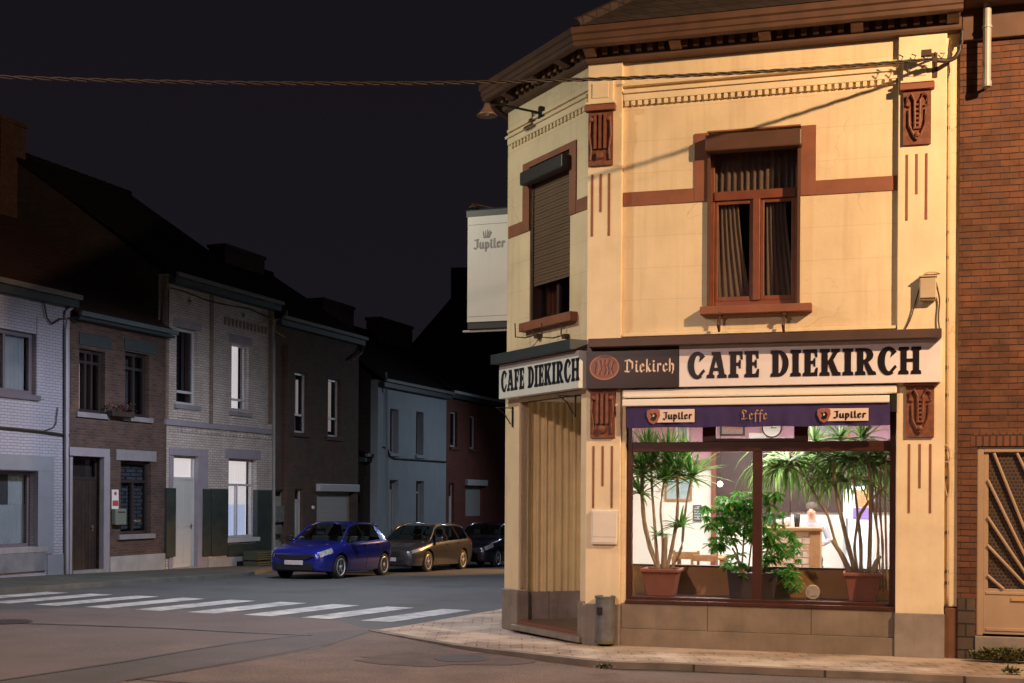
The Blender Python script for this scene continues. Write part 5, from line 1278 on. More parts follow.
    if grille == 'wing':
        b.prism([(-gw, gz+.02), (-gw*.55, gz-.07), (gw*.55, gz-.07), (gw, gz+.02), (gw*.9, gz+.055), (gw*.3, gz+.04), (0, gz+.02), (-gw*.3, gz+.04), (-gw*.9, gz+.055)], fx-.012, .06, M_plast, 'x')
    else: b.box(fx-.01, .06, -gw, gw, gz-.07, gz+.06, M_plast)
    g_ = b.build('grille', t, .006)
    b = MB(); b.box(fx-.016, fx-.010, -gw*.9, gw*.9, gz+.058, gz+.070, M_chrome); b.build('grille_trim', g_)
    b = MB(); b.box(fx-.02, .05, -.50, .50, K['zb'][0]-.06, K['zb'][0]+.13, M_plast); b.build('lower_intake', t, .01)
    b = MB(); b.box(fx-.035, fx-.013, -.26, .26, gz-.20, gz-.09, M_plate); b.build('number_plate', t, .004)
    b = MB(); b.box(L+.002, L+.02, -.26, .26, .62, .73, M_plate); b.build('number_plate', t, .004)
    for s_ in (-1, 1):
        b = MB(); b.lathe([(.05, .03), (.055, -.012), (.03, -.018)], (.05, s_*.55, K['zb'][0]+.10), M_hl, 14, 'x'); b.build('fog_light', t)
    # door seams and handles
    for x in door_x:
        for s_ in (-1,):
            b = MB(); vs = []
            for i in range(13):
                y, z = surf(x+.02*(i/12), 1.6+3.3*i/12); vs += [(x-.006, s_*(y+.003), z), (x+.006, s_*(y+.003), z)]
            b.add(vs, [(2*i, 2*i+1, 2*i+3, 2*i+2) for i in range(12)], M_plast); b.build('door_seam', t, fixn=False)
    for x in K['handles']:
        for s_ in (-1, 1):
            y, z = surf(x, 4.1); b = MB(); b.box(x, x+.19, s_*(y+.004), s_*(y+.035), z-.012, z+.018, paint); b.build('door_handle', t, .008)
    # mirrors
    for s_ in (-1, 1):
        y, z = surf(K['mx'], 5.0); b = MB(); b.box(K['mx']-.03, K['mx']+.05, s_*(y-.03), s_*(y+.08), z+.0, z+.05, M_plast); b.box(K['mx']-.06, K['mx']+.06, s_*(y+.05), s_*(y+.22), z+.02, z+.17, paint if K.get('mp') else M_plast); b.build('wing_mirror', t, .035)
    # roof edge and windscreen pillars in body colour, door pillars in black
    for s_ in (-1, 1):
        b = MB(); P_ = []
        for i in range(25):
            x = xs[iC]+.02+(xs[iR]+.02-xs[iC])*i/24; y, z = surf(x, 7.0); P_.append((x, s_*(y+.004), z+.004))
        b.tube(P_, .028, paint, 8); b.build('windscreen_pillar', t, smooth=True)
    for x in K['pillars']:
        for s_ in (-1, 1):
            b = MB(); vs = []
            for i in range(7):
                y, z = surf(x-.05*i/6, 5.02+1.96*i/6); vs += [(x-.05*i/6-.035, s_*(y+.004), z), (x-.05*i/6+.035, s_*(y+.004), z)]
            b.add(vs, [(2*i, 2*i+1, 2*i+3, 2*i+2) for i in range(6)], M_pil)
            b.build('door_pillar', t, fixn=False)
    # cabin
    b = MB(); zc_ = .45
    for x in (1.95, 2.75):
        for s_ in (-1, 1): b.box(x, x+.14, s_*.14, s_*.62, zc_, 1.08, M_seat); b.box(x+.02, x+.12, s_*.26, s_*.50, 1.10, 1.27, M_seat); b.box(x-.45, x, s_*.14, s_*.62, zc_, .62, M_seat)
    b.build('seats', t, .03)
    b = MB(); b.box(1.0, 1.4, -.62, .62, .7, .90, M_plast); b.tube([(1.42+.1*cos(a*pi/8)*.3, -.36+.18*cos(a*pi/8), .93+.18*sin(a*pi/8)) for a in range(17)], .014, M_plast, 6, False); b.build('dashboard', t, .02)
    if roofrails:
        for s_ in (-1, 1):
            b = MB(); pts = []
            for i in range(9):
                x = K['rail'][0]+(K['rail'][1]-K['rail'][0])*i/8; y, z = surf(x, 7.3); pts.append((x, s_*y, z+(.045 if 0 < i < 8 else 0)))
            b.tube(pts, .014, M_chrome if roofrails == 2 else M_plast, 6); b.build('roof_rail', t)
    return t
hatch = dict(x=[0, .06, .18, .40, .80, 1.10, 1.80, 2.30, 2.90, 3.40, 3.72, 3.90, 4.0],
    top=[.66, .74, .80, .86, .93, .98, 1.40, 1.475, 1.47, 1.42, 1.06, .96, .62],
    belt=[.62, .68, .73, .78, .86, .91, .95, .965, .985, 1.01, .97, .88, .58],
    w=[.56, .68, .76, .82, .855, .865, .87, .875, .875, .865, .82, .76, .66],
    wr=[.44, .54, .62, .68, .70, .70, .585, .58, .575, .56, .62, .60, .52],
    zr=[.65, .72, .775, .83, .90, .945, 1.345, 1.42, 1.415, 1.365, 1.03, .94, .61],
    zb=[.30, .22, .20, .19, .19, .19, .19, .19, .19, .19, .22, .28, .40],
    idx=(5, 6, 9, 10), hl=(.02, .46, 3.9, 5.05), tl=(3.74, 3.98, 3.9, 5.2), gz=.575, gw=.56, handles=(1.98, 2.78), mx=1.36, pillars=(2.22,))
M_pblue = mat('blue_metallic_paint', (.018, .024, .25), .24, metal=.45, coat=1)
M_pgrey = mat('grey_metallic_paint', (.075, .075, .082), .28, metal=.5, coat=1)
M_pdark = mat('near_black_blue_paint', (.014, .014, .028), .25, metal=.3, coat=1)
def place(t, u, v, wx, w, R, turn=0):
    """front near wheel's contact patch stands at the given spot of the street"""
    p = on_ground(u, v); a = RA+turn
    q = Vector((wx, -(w-.1), 0)); q.rotate(Matrix.Rotation(a, 3, 'Z'))
    t.location = (p.x-q.x, p.y-q.y, ground_z(p.x, p.y)+.0); t.rotation_euler = (0, .022, a)
c1 = car('parked_car', 'blue five-door hatchback parked first in the row, nearest the crossing', hatch, M_pblue, (.86, 3.32), .315, [(1.22, 3.14)], grille='wing', group='cars parked along the street', door_x=(1.30, 2.24, 3.06))
place(c1, 338, 578.6, .86, .87, .315)
est = dict(x=[0, .07, .22, .48, .90, 1.22, 1.95, 2.5, 3.3, 4.05, 4.36, 4.46, 4.52],
    top=[.64, .71, .76, .81, .89, .95, 1.38, 1.445, 1.445, 1.40, 1.02, .90, .62],
    belt=[.60, .65, .69, .74, .82, .87, .91, .93, .96, .98, .96, .86, .58],
    w=[.60, .72, .79, .84, .865, .875, .88, .885, .885, .87, .83, .79, .72],
    wr=[.46, .56, .64, .69, .71, .71, .60, .59, .585, .57, .62, .60, .56],
    zr=[.63, .69, .735, .78, .86, .915, 1.33, 1.395, 1.395, 1.35, 1.0, .89, .61],
    zb=[.28, .20, .19, .19, .19, .19, .19, .19, .19, .19, .22, .28, .36],
    idx=(5, 6, 9, 10), hl=(.03, .46, 4.1, 5.0), tl=(4.15, 4.45, 4.2, 6.4), gz=.54, gw=.36, handles=(2.15, 3.0), mx=1.5, pillars=(2.42, 3.28), mp=True, rail=(2.1, 4.0))
c2 = car('parked_car', 'grey estate car with roof rails, its side lit amber, parked second in the row', est, M_pgrey, (.93, 3.57), .32, [(1.34, 4.0)], roofrails=2, group='cars parked along the street', door_x=(1.42, 2.44, 3.24))
place(c2, 426, 571.8, .93, .88, .32)
h3k = {k: (list(v) if isinstance(v, list) else v) for k, v in hatch.items()}
h3k['top'] = [z*1.03 for z in h3k['top']]; h3k['zr'] = [z*1.03 for z in h3k['zr']]; h3k['belt'] = [z*1.02 for z in h3k['belt']]
c3 = car('parked_car', 'near-black hatchback parked third in the row, half hidden by the cafe corner', h3k, M_pdark, (.86, 3.32), .32, [(1.22, 3.14)], group='cars parked along the street', door_x=(1.30, 2.24, 3.06), spokes=7)
place(c3, 496, 567, .86, .87, .32)

# ------------------------------------------------------------------ cafe interior
FLZ = .32; CZ = 3.42; YB = 5.6; xi0, xi1 = .36, xEnd-.27
M_wallw = mat('warm_white_wall', (.84, .82, .78), .8, var=.05)
M_lilac = mat('lilac_wall', (.60, .36, .48), .8, var=.08)
M_wood = mat('honey_wood', (.40, .22, .10), .5, var=.25, vscale=6)
M_dwood = mat('dark_purple_brown_wood', (.065, .034, .034), .45, var=.3, vscale=5)
M_board = mat('ochre_board', (.33, .17, .065), .55, var=.15, vscale=4)
room = MB()
b = MB(); b.box(.3, xi1, .41, YB+.3, FLZ-.1, FLZ, M_tile); b.build('cafe_floor', cafe)
_l = h2c((.15, .2, 0)); _n = CF.loc(SFr.wor((YB+1.0, -.32, 0))); XL = _l.x+(_n.x-_l.x)*(YB-_l.y)/(_n.y-_l.y)
b = MB(); b.prism([(.30, .41), (xi1+.2, .41), (xi1+.2, YB+.1), (XL, YB+.1), (_l.x, _l.y)], CZ, CZ+.1, M_wallw, 'z'); b.build('cafe_ceiling', cafe)
zr1_, zr0_ = Z(680, 460, YB), Z(680, 470, YB)
b = MB(); b.box(XL, xi1, YB, YB+.1, FLZ, zr0_, M_wallw); b.build('back_wall_lower', cafe)
b = MB(); b.box(XL, xi1, YB, YB+.1, zr1_, CZ, M_lilac); b.build('back_wall_upper', cafe)
b = MB(); b.box(XL, xi1, YB-.03, YB+.1, zr0_, zr1_, mat('brown_lilac_rail', (.28, .17, .15), .6)); b.build('wall_rail', cafe)
b = MB(); b.box(xi1+.003, xi1+.02, .41, YB, FLZ, CZ, M_wallw); b.build('inner_side_wall', cafe)
def ib(par, name, u0, u1, v0, v1, y, d, m, bev=.004):
    uc, vc = (u0+u1)/2, (v0+v1)/2; b = MB(); b.box(X(u0, vc, y), X(u1, vc, y), y, y+d, Z(uc, v1, y), Z(uc, v0, y), m); return b.build(name, par, bev)
ib(cafe, 'door_post', 711, 716, 448, 566, YB-.10, .08, mat('red_brown_post', (.22, .07, .05), .5))
ib(cafe, 'wood_panelling', 716.3, 790, 452, 524, YB-.08, .06, M_dwood); ib(cafe, 'wood_panelling', 790.5, 900, 446, 512, YB-.08, .06, M_dwood)
# framed pictures etc. hang on the wall: things of their own
def wallitem(name, label, cat, u0, u1, v0, v1, y, fm, im, group=None, fw=.035):
    uc, vc = (u0+u1)/2, (v0+v1)/2; x0, x1, z0, z1 = X(u0, vc, y), X(u1, vc, y), Z(uc, v1, y), Z(uc, v0, y)
    t = thing(name, label, cat, CF.wor(((x0+x1)/2, y, z0)), FA, group); T = lambda p: Vector(p)-Vector(((x0+x1)/2, y, z0))
    b = MB(T); b.wall(x0, x1, z0, z1, y-.03, y, [(x0+fw, x1-fw, z0+fw, z1-fw)], fm); b.build('frame', t)
    b = MB(T); b.box(x0+fw*.8, x1-fw*.8, y-.015, y-.002, z0+fw*.8, z1-fw*.8, im); b.build('picture', t)
    return t
yi = YB-.012
def art(n, c1, c2): return mat(n, c1, .5, tint=(c2, 4.0), var=.2, vscale=6)
wallitem('framed_picture', 'large pale blue landscape picture on the white wall behind the left palm', 'picture', 665, 692, 477, 501, yi, M_wood, art('pale_blue_art', (.45, .58, .62), (.25, .36, .40)))
wallitem('framed_picture', 'dark framed picture on the lilac wall seen through the upper middle pane', 'picture', 720, 745, 420, 436, yi, M_dwood, art('muted_art', (.40, .36, .34), (.45, .12, .08)))
wallitem('framed_picture', 'orange framed pale picture on the lilac wall seen through the upper right pane', 'picture', 816, 850, 418, 438, yi, M_wood, art('grey_art', (.50, .52, .55), (.30, .36, .42)))
wallitem('poster', 'blue and yellow poster on the lilac wall seen through the upper left pane', 'poster', 676, 689, 418, 443, yi, M_white, art('yellow_blue_art', (.55, .50, .25), (.10, .35, .55)))
wallitem('notice', 'white paper notice on the lilac wall beside the round clock', 'notice', 749, 766, 433, 439, yi, M_white, M_white, fw=.01)
wallitem('notice', 'dark slate notice on the white wall behind the palm and the bush', 'notice', 693.5, 701.5, 505, 521, yi, M_dwood, mat('slate_print', (.12, .15, .17), .6, brick=(.2, .045, .012, (.10, .13, .15), (.42, .45, .45), 0)), fw=.01)
x, z = CF.uv(772, 428, yi); t = thing('wall_clock', 'round white wall clock on the lilac wall under the valance', 'clock', CF.wor((x, yi, z)), FA)
b = MB(); b.lathe([(.17, 0), (.17, -.03), (.15, -.04)], (0, 0, 0), M_dwood, 28, 'y'); b.build('rim', t)
b = MB(); b.lathe([(.148, -.030), (.148, -.0415)], (0, 0, 0), M_white, 28, 'y'); b.build('face', t)
b = MB(); b.box(-.006, .006, -.046, -.044, -.01, .11, M_black); b.box(-.01, .08, -.05, -.047, -.006, .006, M_black); b.build('hands', t)
t = thing('fridge', 'tall bluish white drinks fridge with an orange and violet sticker behind the right palm', 'fridge', CF.wor((X(858, 530, 4.2), 4.2, FLZ)), FA)
x0, x1 = X(843, 530, 4.2), X(874, 530, 4.2); xm = (x0+x1)/2; T = lambda p: Vector(p)-Vector((X(858, 530, 4.2), 4.2, FLZ))
b = MB(T); b.box(x0, x1, 4.2, 4.8, FLZ, Z(858, 486, 4.2), mat('bluish_white_enamel', (.66, .76, .84), .3)); b.build('cabinet', t, .03)
b = MB(T); b.box(x0+.03, x1-.03, 4.17, 4.198, FLZ+.1, Z(858, 488, 4.2), mat('bluish_white_enamel', (.66, .76, .84), .3)); d = b.build('door', t, .015)
b = MB(T); b.box(X(856, 500, 4.1), X(872, 500, 4.1), 4.162, 4.168, Z(864, 507, 4.17), Z(864, 490, 4.17), mat('orange_print', (.62, .25, .12), .5, var=.4, vscale=8)); b.box(X(853, 500, 4.1), X(872, 500, 4.1), 4.162, 4.168, Z(864, 519, 4.17), Z(864, 508, 4.17), mat('violet_print', (.22, .14, .45), .5, var=.3, vscale=9)); b.build('sticker', d)
b = MB(T); b.tube([(x0+.06, 4.15, 1.2), (x0+.06, 4.15, 1.7)], .015, M_zinc, 8); b.build('handle', d)
# bar counter
yb_ = 3.0; t = thing('bar_counter', 'whitewashed brick bar counter with honey wood top and corner post', 'bar counter', CF.wor((X(795, 560, yb_), yb_, FLZ)), FA)
T = lambda p: Vector(p)-Vector((X(795, 560, yb_), yb_, FLZ)); x0, x1 = X(766, 548, yb_), X(820.5, 548, yb_); zt = Z(795, 531, yb_)
b = MB(T); b.box(x0, x1-.16, yb_, yb_+.5, FLZ, zt, mat('whitewashed_brick', (.62, .56, .48), .8, brick=(.22, .10, .012, (.68, .62, .54), (.30, .20, .13), .4), tint=((.50, .30, .18), 6))); b.build('brick_front', t)
b = MB(T); b.box(x1-.158, x1, yb_-.03, yb_+.5, FLZ, zt, M_wood); b.build('post', t, .01)
b = MB(T); b.box(x0-.1, x1+.03, yb_-.10, yb_+.6, zt+.002, zt+.055, M_wood); b.build('counter_top', t, .012)
rr = random.Random(11)
for k, (u, hh, lab) in enumerate(((770, .24, 'green glass bottle on the bar counter'), (779, .13, 'clear stacked glass on the bar counter'), (787, .16, 'small white cup stack on the bar counter'), (797, .20, 'dark coffee jug on the bar counter'))):
    x = X(u, 528, yb_+.2); t = thing('bottle' if k == 0 else ('drinking_glass' if k == 1 else ('cup' if k == 2 else 'coffee_jug')), lab, ('bottle', 'glass', 'cup', 'jug')[k], CF.wor((x, yb_+.2, zt+.056)), FA)
    m = (mat('green_bottle_glass', (.03, .12, .04), .15), mat('pale_glass', (.5, .55, .55), .1), M_white, M_black)[k]
    b = MB(); b.lathe([(.035, 0), (.04, .01), (.04, hh*.6), (.018, hh*.75), (.018, hh*.97)] if k in (0,) else [(.035, 0), (.045, hh*.5), (.05, hh)], (0, 0, 0), m, 16); b.build('body', t, smooth=True)
    b = MB(); b.lathe([(.020, hh*.97), (.020, hh*1.02)] if k == 0 else [(.052, hh-.012), (.052, hh+.003)], (0, 0, 0), M_zinc, 16); b.build('cap' if k == 0 else 'rim', t)
# low board behind the window plants
yo = .98; t = thing('low_partition', 'low ochre board partition standing behind the window plants', 'partition', CF.wor(((xw0+xw1)/2, yo, FLZ)), FA)
T = lambda p: Vector(p)-Vector(((xw0+xw1)/2, yo, FLZ)); zbt = Z(760, 566.5, yo)
b = MB(T); b.box(xw0-.1, xw1-.0, yo, yo+.03, FLZ, zbt-.02, M_board); b.build('board', t)
b = MB(T); b.box(xw0-.1, xw1-.0, yo-.02, yo+.05, zbt-.018, zbt, M_dwood); b.build('top_rail', t, .004)
zsh_ = Z(760, 598.5, .6)
b = MB(); b.box(xw0-.0, xw1, .25, yo-.03, zsh_-.05, zsh_, M_dwood); b.build('window_shelf', cafe)
# table and chairs in the white corner
def cafe_table(u, v, y, label):
    x, z = CF.uv(u, v, y); t = thing('cafe_table', label, 'table', CF.wor((x, y, FLZ)), FA)
    b = MB(); b.box(-.45, .45, -.35, .35, z-FLZ-.04, z-FLZ, M_wood); b.build('table_top', t, .01)
    for sx_ in (-1, 1):
        for sy_ in (-1, 1): b = MB(); b.box(sx_*.38-.03, sx_*.38+.03, sy_*.28-.03, sy_*.28+.03, 0, z-FLZ-.042, M_wood); b.build('leg', t)
def cafe_chair(u, v, y, rot, label):
    x, z = CF.uv(u, v, y); t = thing('cafe_chair', label, 'chair', CF.wor((x, y, FLZ)), FA+rot, 'wooden chairs in the white corner'); h = z-FLZ
    for sx_ in (-1, 1): b = MB(); b.box(sx_*.19-.02, sx_*.19+.02, .17, .21, 0, h, M_wood); b.build('rear_leg', t); b = MB(); b.box(sx_*.19-.02, sx_*.19+.02, -.2, -.16, 0, .43, M_wood); b.build('front_leg', t)
    b = MB(); b.box(-.21, .21, -.21, .20, .432, .46, M_wood); b.build('seat', t, .01)
    b = MB(); b.box(-.17, .17, .175, .205, h-.12, h-.02, M_wood); b.box(-.17, .17, .175, .205, h-.28, h-.22, M_wood); b.build('backrest', t, .006)
cafe_table(700, 556, 4.0, 'honey wood table in the white corner behind the left palm')
cafe_chair(688, 550, 3.5, pi, 'honey wood chair in the white corner, nearer the left palm'); cafe_chair(706, 553, 3.4, pi, 'honey wood chair in the white corner, nearer the green bush')
# lit bulb lamp near the panelling
x, z = CF.uv(720, 484, 4.6); t = thing('globe_lamp', 'small glowing globe lamp hanging in front of the dark panelling', 'lamp', CF.wor((x, 4.6, z)), FA)
b = MB(); b.lathe([(.001, -.05), (.035, -.035), (.05, 0), (.035, .035), (.001, .05)], (0, 0, 0), emis('globe_glow', (1, .85, .65), 6), 16); b.build('globe', t, smooth=True)
b = MB(); b.tube([(0, 0, .045), (0, 0, CZ-z)], .006, M_black, 6); b.build('cord', t)
for i, (xx, yy, e) in enumerate(((1.5, 3.2, 165), (3.6, 3.4, 105), (2.4, 1.1, 95))):  # third light is added near the glass to brighten the leaves
    t = thing('ceiling_light', ('fluorescent ceiling light over the white corner', 'fluorescent ceiling light over the bar counter', 'added ceiling light close behind the shop window, brightening the plants')[i], 'light', CF.wor((xx, yy, CZ-.03)), FA)
    b = MB(); b.box(-.6, .6, -.08, .08, -.03, .028, M_white); b.build('housing', t)
    b = MB(); b.box(-.57, .57, -.06, .06, -.05, -.031, emis('fluorescent_tube', (1, .97, .92), 2.5)); b.build('tube', t)
    d = bpy.data.lights.new('fluorescent_glow', 'AREA'); d.shape = 'RECTANGLE'; d.size = 1.1; d.size_y = .14; d.energy = e; d.color = (1, .95, .90)
    o = bpy.data.objects.new('fluorescent_glow', d); C.objects.link(o); o.location = CF.wor((xx, yy, CZ-.10)); o.rotation_euler = (0, 0, FA)

# ------------------------------------------------------------------ window plants
def strap_leaf(mb, p, az, el, L, w, droop, m, rr):
    n = 6; vs = []; d = Vector((cos(az)*cos(el), sin(az)*cos(el), sin(el))); q = Vector(p)
    for i in range(n+1):
        t = i/n; s = Vector((-sin(az), cos(az), 0)); ww = w*(sin(pi*min(1, .12+t*.88))**.6 if t < 1 else 0)*(1-.3*t)
        nrm = s.cross(d).normalized()*ww*.35
        vs += [q-s*ww+nrm, q-nrm*.3, q+s*ww+nrm]
        q = q+d*(L/n); d = (d+Vector((0, 0, -droop*(.25+t)))).normalized()
    fs = []
    for i in range(n): fs += [(3*i, 3*i+1, 3*i+4, 3*i+3), (3*i+1, 3*i+2, 3*i+5, 3*i+4)]
    mb.add(vs, fs, m)
def pot(t, T, u0, u1, vt, vb, y, taper=.72, base=.0):
    x0, x1 = X(u0, vt, y), X(u1, vt, y); cx = (x0+x1)/2; hw_ = (x1-x0)/2; z1, z0 = Z((u0+u1)/2, vt, y), zsh_+.002
    b = MB(T); 
    def sq(w, z): return [(cx-w, y-w, z), (cx+w, y-w, z), (cx+w, y+w, z), (cx-w, y+w, z)]
    a = [sq(hw_*taper*.92, z0), sq(hw_*.90, z1-.05), sq(hw_, z1-.05), sq(hw_, z1), sq(hw_*.9, z1), sq(hw_*.86, z1-.04)]
    vs = [p for r in a for p in r]; fs = [(0, 3, 2, 1), (20, 21, 22, 23)]
    for i in range(5):
        for k in range(4): k2 = (k+1) % 4; fs.append((i*4+k, i*4+k2, (i+1)*4+k2, (i+1)*4+k))
    b.add(vs, fs, M_terra); b.build('pot', t, .012)
    b = MB(T); b.box(cx-hw_*.85, cx+hw_*.85, y-hw_*.85, y+hw_*.85, z1-.05, z1-.035, M_soil); b.build('soil', t)
    return cx, z1
def plant(label, potpx, trunks, heads, y, seed, leafm):
    rr = random.Random(seed); cx = X((potpx[0]+potpx[1])/2, potpx[2], y)
    org = Vector((cx, y, zsh_)); T = lambda p: Vector(p)-org
    t = thing('potted_palm', label, 'plant', CF.wor(org), FA, 'palms in terracotta pots in the window'); pot(t, T, *potpx, y)
    b = MB(T)
    for tr, r in trunks:
        P = []
        for k, (u, v) in enumerate(tr):
            yy = y+rr.uniform(-.05, .05)*k/2; xx, zz = CF.uv(u, v, yy); P.append((xx, yy, zz))
        # smooth
        Q = []
        for i in range(len(P)-1):
            for s_ in range(4): Q.append(Vector(P[i]).lerp(Vector(P[i+1]), s_/4))
        Q.append(Vector(P[-1]))
        Q = [Q[0]]+[(Q[i-1]+Q[i]*2+Q[i+1])/4 for i in range(1, len(Q)-1)]+[Q[-1]]
        b.tube(Q, [r*1.25*(1-.35*i/len(Q))*(1+.08*sin(i*2.1)) for i in range(len(Q))], M_trunk, 8)
    b.build('trunk', t, smooth=True)
    b = MB(T)
    for (u, v, L, n, up, droop) in heads:
        yy = y+rr.uniform(-.08, .10); xx, zz = CF.uv(u, v, yy)
        for k in range(n):
            az = rr.uniform(0, 2*pi); el = radians(rr.uniform(-15, 80))*up+radians(rr.uniform(-10, 10)); l = L*rr.uniform(.7, 1.1)
            # keep the leaves off the pane
            yl = l*cos(el)*sin(az)
            if yy+yl < .27: az = abs(az % pi)
            strap_leaf(b, (xx, yy, zz-rr.uniform(0, .06)), az, el, l, rr.uniform(.018, .028), droop*rr.uniform(.7, 1.3), leafm[0] if rr.random() < .7 else leafm[1], rr)
    b.build('leaves', t, fixn=False)
plant('bushy upright palm in a terracotta pot at the left end of the window', (643, 681, 568, 597), [
    ([(660, 572), (650, 548), (644, 522), (642, 495), (642, 470)], .030), ([(659, 572), (656, 545), (654, 515), (652, 490), (651, 462)], .020), ([(664, 572), (665, 550), (666, 537)], .030),
    ([(666, 572), (672, 548), (677, 520), (678, 498), (677, 474)], .022), ([(670, 572), (682, 548), (684, 520), (687, 500), (692, 475)], .017), ([(662, 572), (663, 540), (660, 510), (664, 480)], .015)],
    [(642, 472, .52, 60, 1, .12), (651, 462, .55, 60, 1, .12), (677, 472, .58, 66, 1, .12), (692, 474, .55, 44, .9, .16), (640, 490, .40, 30, .8, .2), (668, 455, .5, 34, 1, .1), (680, 523, .32, 26, .8, .20), (657, 532, .26, 16, .8, .24), (664, 478, .42, 34, 1, .12), (647, 446, .38, 26, 1, .1), (684, 452, .35, 22, 1, .1)], .66, 5, (M_leaf, M_leaf2))
plant('tall drooping palm in a terracotta pot at the right end of the window', (843, 882, 572, 599), [
    ([(852, 575), (842, 555), (832, 540)], .030), ([(856, 575), (848, 545), (840, 512), (835, 485), (832, 455)], .026), ([(850, 575), (836, 545), (828, 515), (818, 500), (792, 455)], .017),
    ([(861, 575), (861, 545), (858, 518), (868, 502), (886, 486)], .020), ([(858, 575), (854, 548), (858, 518), (855, 490), (852, 452)], .016), ([(869, 575), (870, 540), (871, 500), (868, 450)], .024), ([(872, 575), (876, 562), (880, 556)], .03), ([(876, 575), (879, 540), (872, 500), (876, 455)], .014), ([(884, 592), (882, 540), (880, 500), (882, 450)], .012), ([(880, 590), (884, 545), (878, 505), (872, 470)], .009), ([(887, 590), (886, 540), (885, 500), (886, 455)], .014), ([(882, 590), (879, 560), (876, 510), (880, 470)], .010)],
    [(790, 460, 1.0, 62, .4, 1.0), (777, 464, .75, 26, .3, .8), (832, 456, .95, 46, .4, .9), (852, 456, 1.1, 56, .4, 1.0), (868, 452, 1.1, 50, .4, .9), (845, 478, .8, 30, .3, .9), (878, 462, .9, 26, .3, .9), (815, 440, .5, 30, .8, .2), (862, 436, .5, 36, .9, .15), (840, 436, .42, 34, .8, .2), (878, 450, .42, 30, .5, .34), (815, 450, .45, 26, .4, .34)], .68, 9, (M_leaf3, M_leaf))
# leafy bush in a dark trough
yb2 = .62; cx = X(752, 570, yb2); org = Vector((cx, yb2, zsh_)); T = lambda p: Vector(p)-org
t = thing('leafy_bush', 'dense bright green leafy bush in a dark trough in the middle of the window', 'plant', CF.wor(org), FA)
b = MB(T); x0, x1 = X(728, 580, yb2), X(778, 580, yb2); z1 = Z(752, 569, yb2)
b.prism([(x0+.04, zsh_+.002), (x1-.04, zsh_+.002), (x1, z1), (x1-.03, z1), (x1-.05, z1-.05), (x0+.05, z1-.05), (x0+.03, z1), (x0, z1)], yb2-.16, yb2+.16, mat('dark_trough', (.035, .022, .018), .6)); b.build('trough', t, .006)
rr = random.Random(21)
b = MB(T)
for tr in (((740, 573), (737, 550), (728, 530), (722, 515)), ((742, 573), (743, 545), (745, 515), (742, 495)), ((748, 573), (752, 540), (750, 505)), ((764, 573), (768, 545), (775, 520)), ((760, 573), (772, 560), (790, 548)), ((745, 573), (738, 560), (732, 548))):
    P = [(X(u, v, yb2), yb2+rr.uniform(-.06, .06), Z(u, v, yb2)) for u, v in tr]; b.tube(P, .013, M_trunk, 6)
b.build('stems', t, smooth=True)
b = MB(T)
def cluster(p, r):
    n = rr.randint(6, 8); az0 = rr.uniform(0, 6.28); el0 = rr.uniform(-.5, .3)
    for k in range(n):
        az = az0+2*pi*k/n+rr.uniform(-.2, .2); d = Vector((cos(az), sin(az)*.8, el0+.3*sin(az*2))).normalized(); d.z -= .25
        s = d.cross(Vector((0, 0, 1))).normalized()*r*.20; q = Vector(p)
        vs = [q, q+d*r*.35-s, q+d*r*.75-s*.9+Vector((0, 0, -r*.08)), q+d*r*1.05+Vector((0, 0, -r*.25)), q+d*r*.75+s*.9+Vector((0, 0, -r*.08)), q+d*r*.35+s]
        b.add(vs, [(0, 1, 2, 3), (0, 3, 4, 5)], M_leaf2 if rr.random() < .75 else M_leaf)
for (u, v, ru, rv, n) in ((722, 512, 20, 18, 64), (742, 500, 13, 13, 40), (735, 535, 22, 14, 50), (718, 540, 9, 12, 16), (748, 520, 10, 22, 40), (738, 560, 13, 8, 18), (745, 580, 7, 9, 14), (770, 520, 14, 22, 60), (780, 540, 14, 18, 50), (768, 555, 10, 10, 22), (793, 550, 9, 14, 20), (786, 574, 12, 7, 22), (794, 584, 7, 6, 12), (768, 496, 12, 8, 18)):
    for _ in range(int(n*.62)):
        a = rr.uniform(0, 6.28); q = sqrt(rr.random()); yy = yb2+rr.uniform(-.26, .26)
        xx, zz = CF.uv(u+ru*q*cos(a), v+rv*q*sin(a), yy)
        if zz < zsh_+.03: zz = zsh_+.03
        cluster((xx, yy, zz), rr.uniform(.06, .14))
b.build('leaves', t, fixn=False)
# little barrel ornament
x, z0_ = CF.uv(813, 601, .55)[0], zsh_; t = thing('barrel_ornament', 'small round wooden barrel ornament standing on the window shelf between bush and palm', 'ornament', CF.wor((x, .50, zsh_)), FA)
b = MB(); b.lathe([(.075, -.08), (.088, -.04), (.092, 0), (.088, .04), (.075, .08)], (0, .02, .115), M_wood, 24, 'y'); b.build('barrel', t, smooth=True)
b = MB(); b.lathe([(.090, -.085), (.090, -.06), (.074, -.06), (.074, -.085)], (0, .02, .115), mat('pale_ring', (.45, .40, .32), .4), 24, 'y'); b.build('rim', t)
b = MB(); b.box(-.08, -.04, -.06, .08, .0, .05, M_dwood); b.box(.04, .08, -.06, .08, .0, .05, M_dwood); b.build('foot', t)

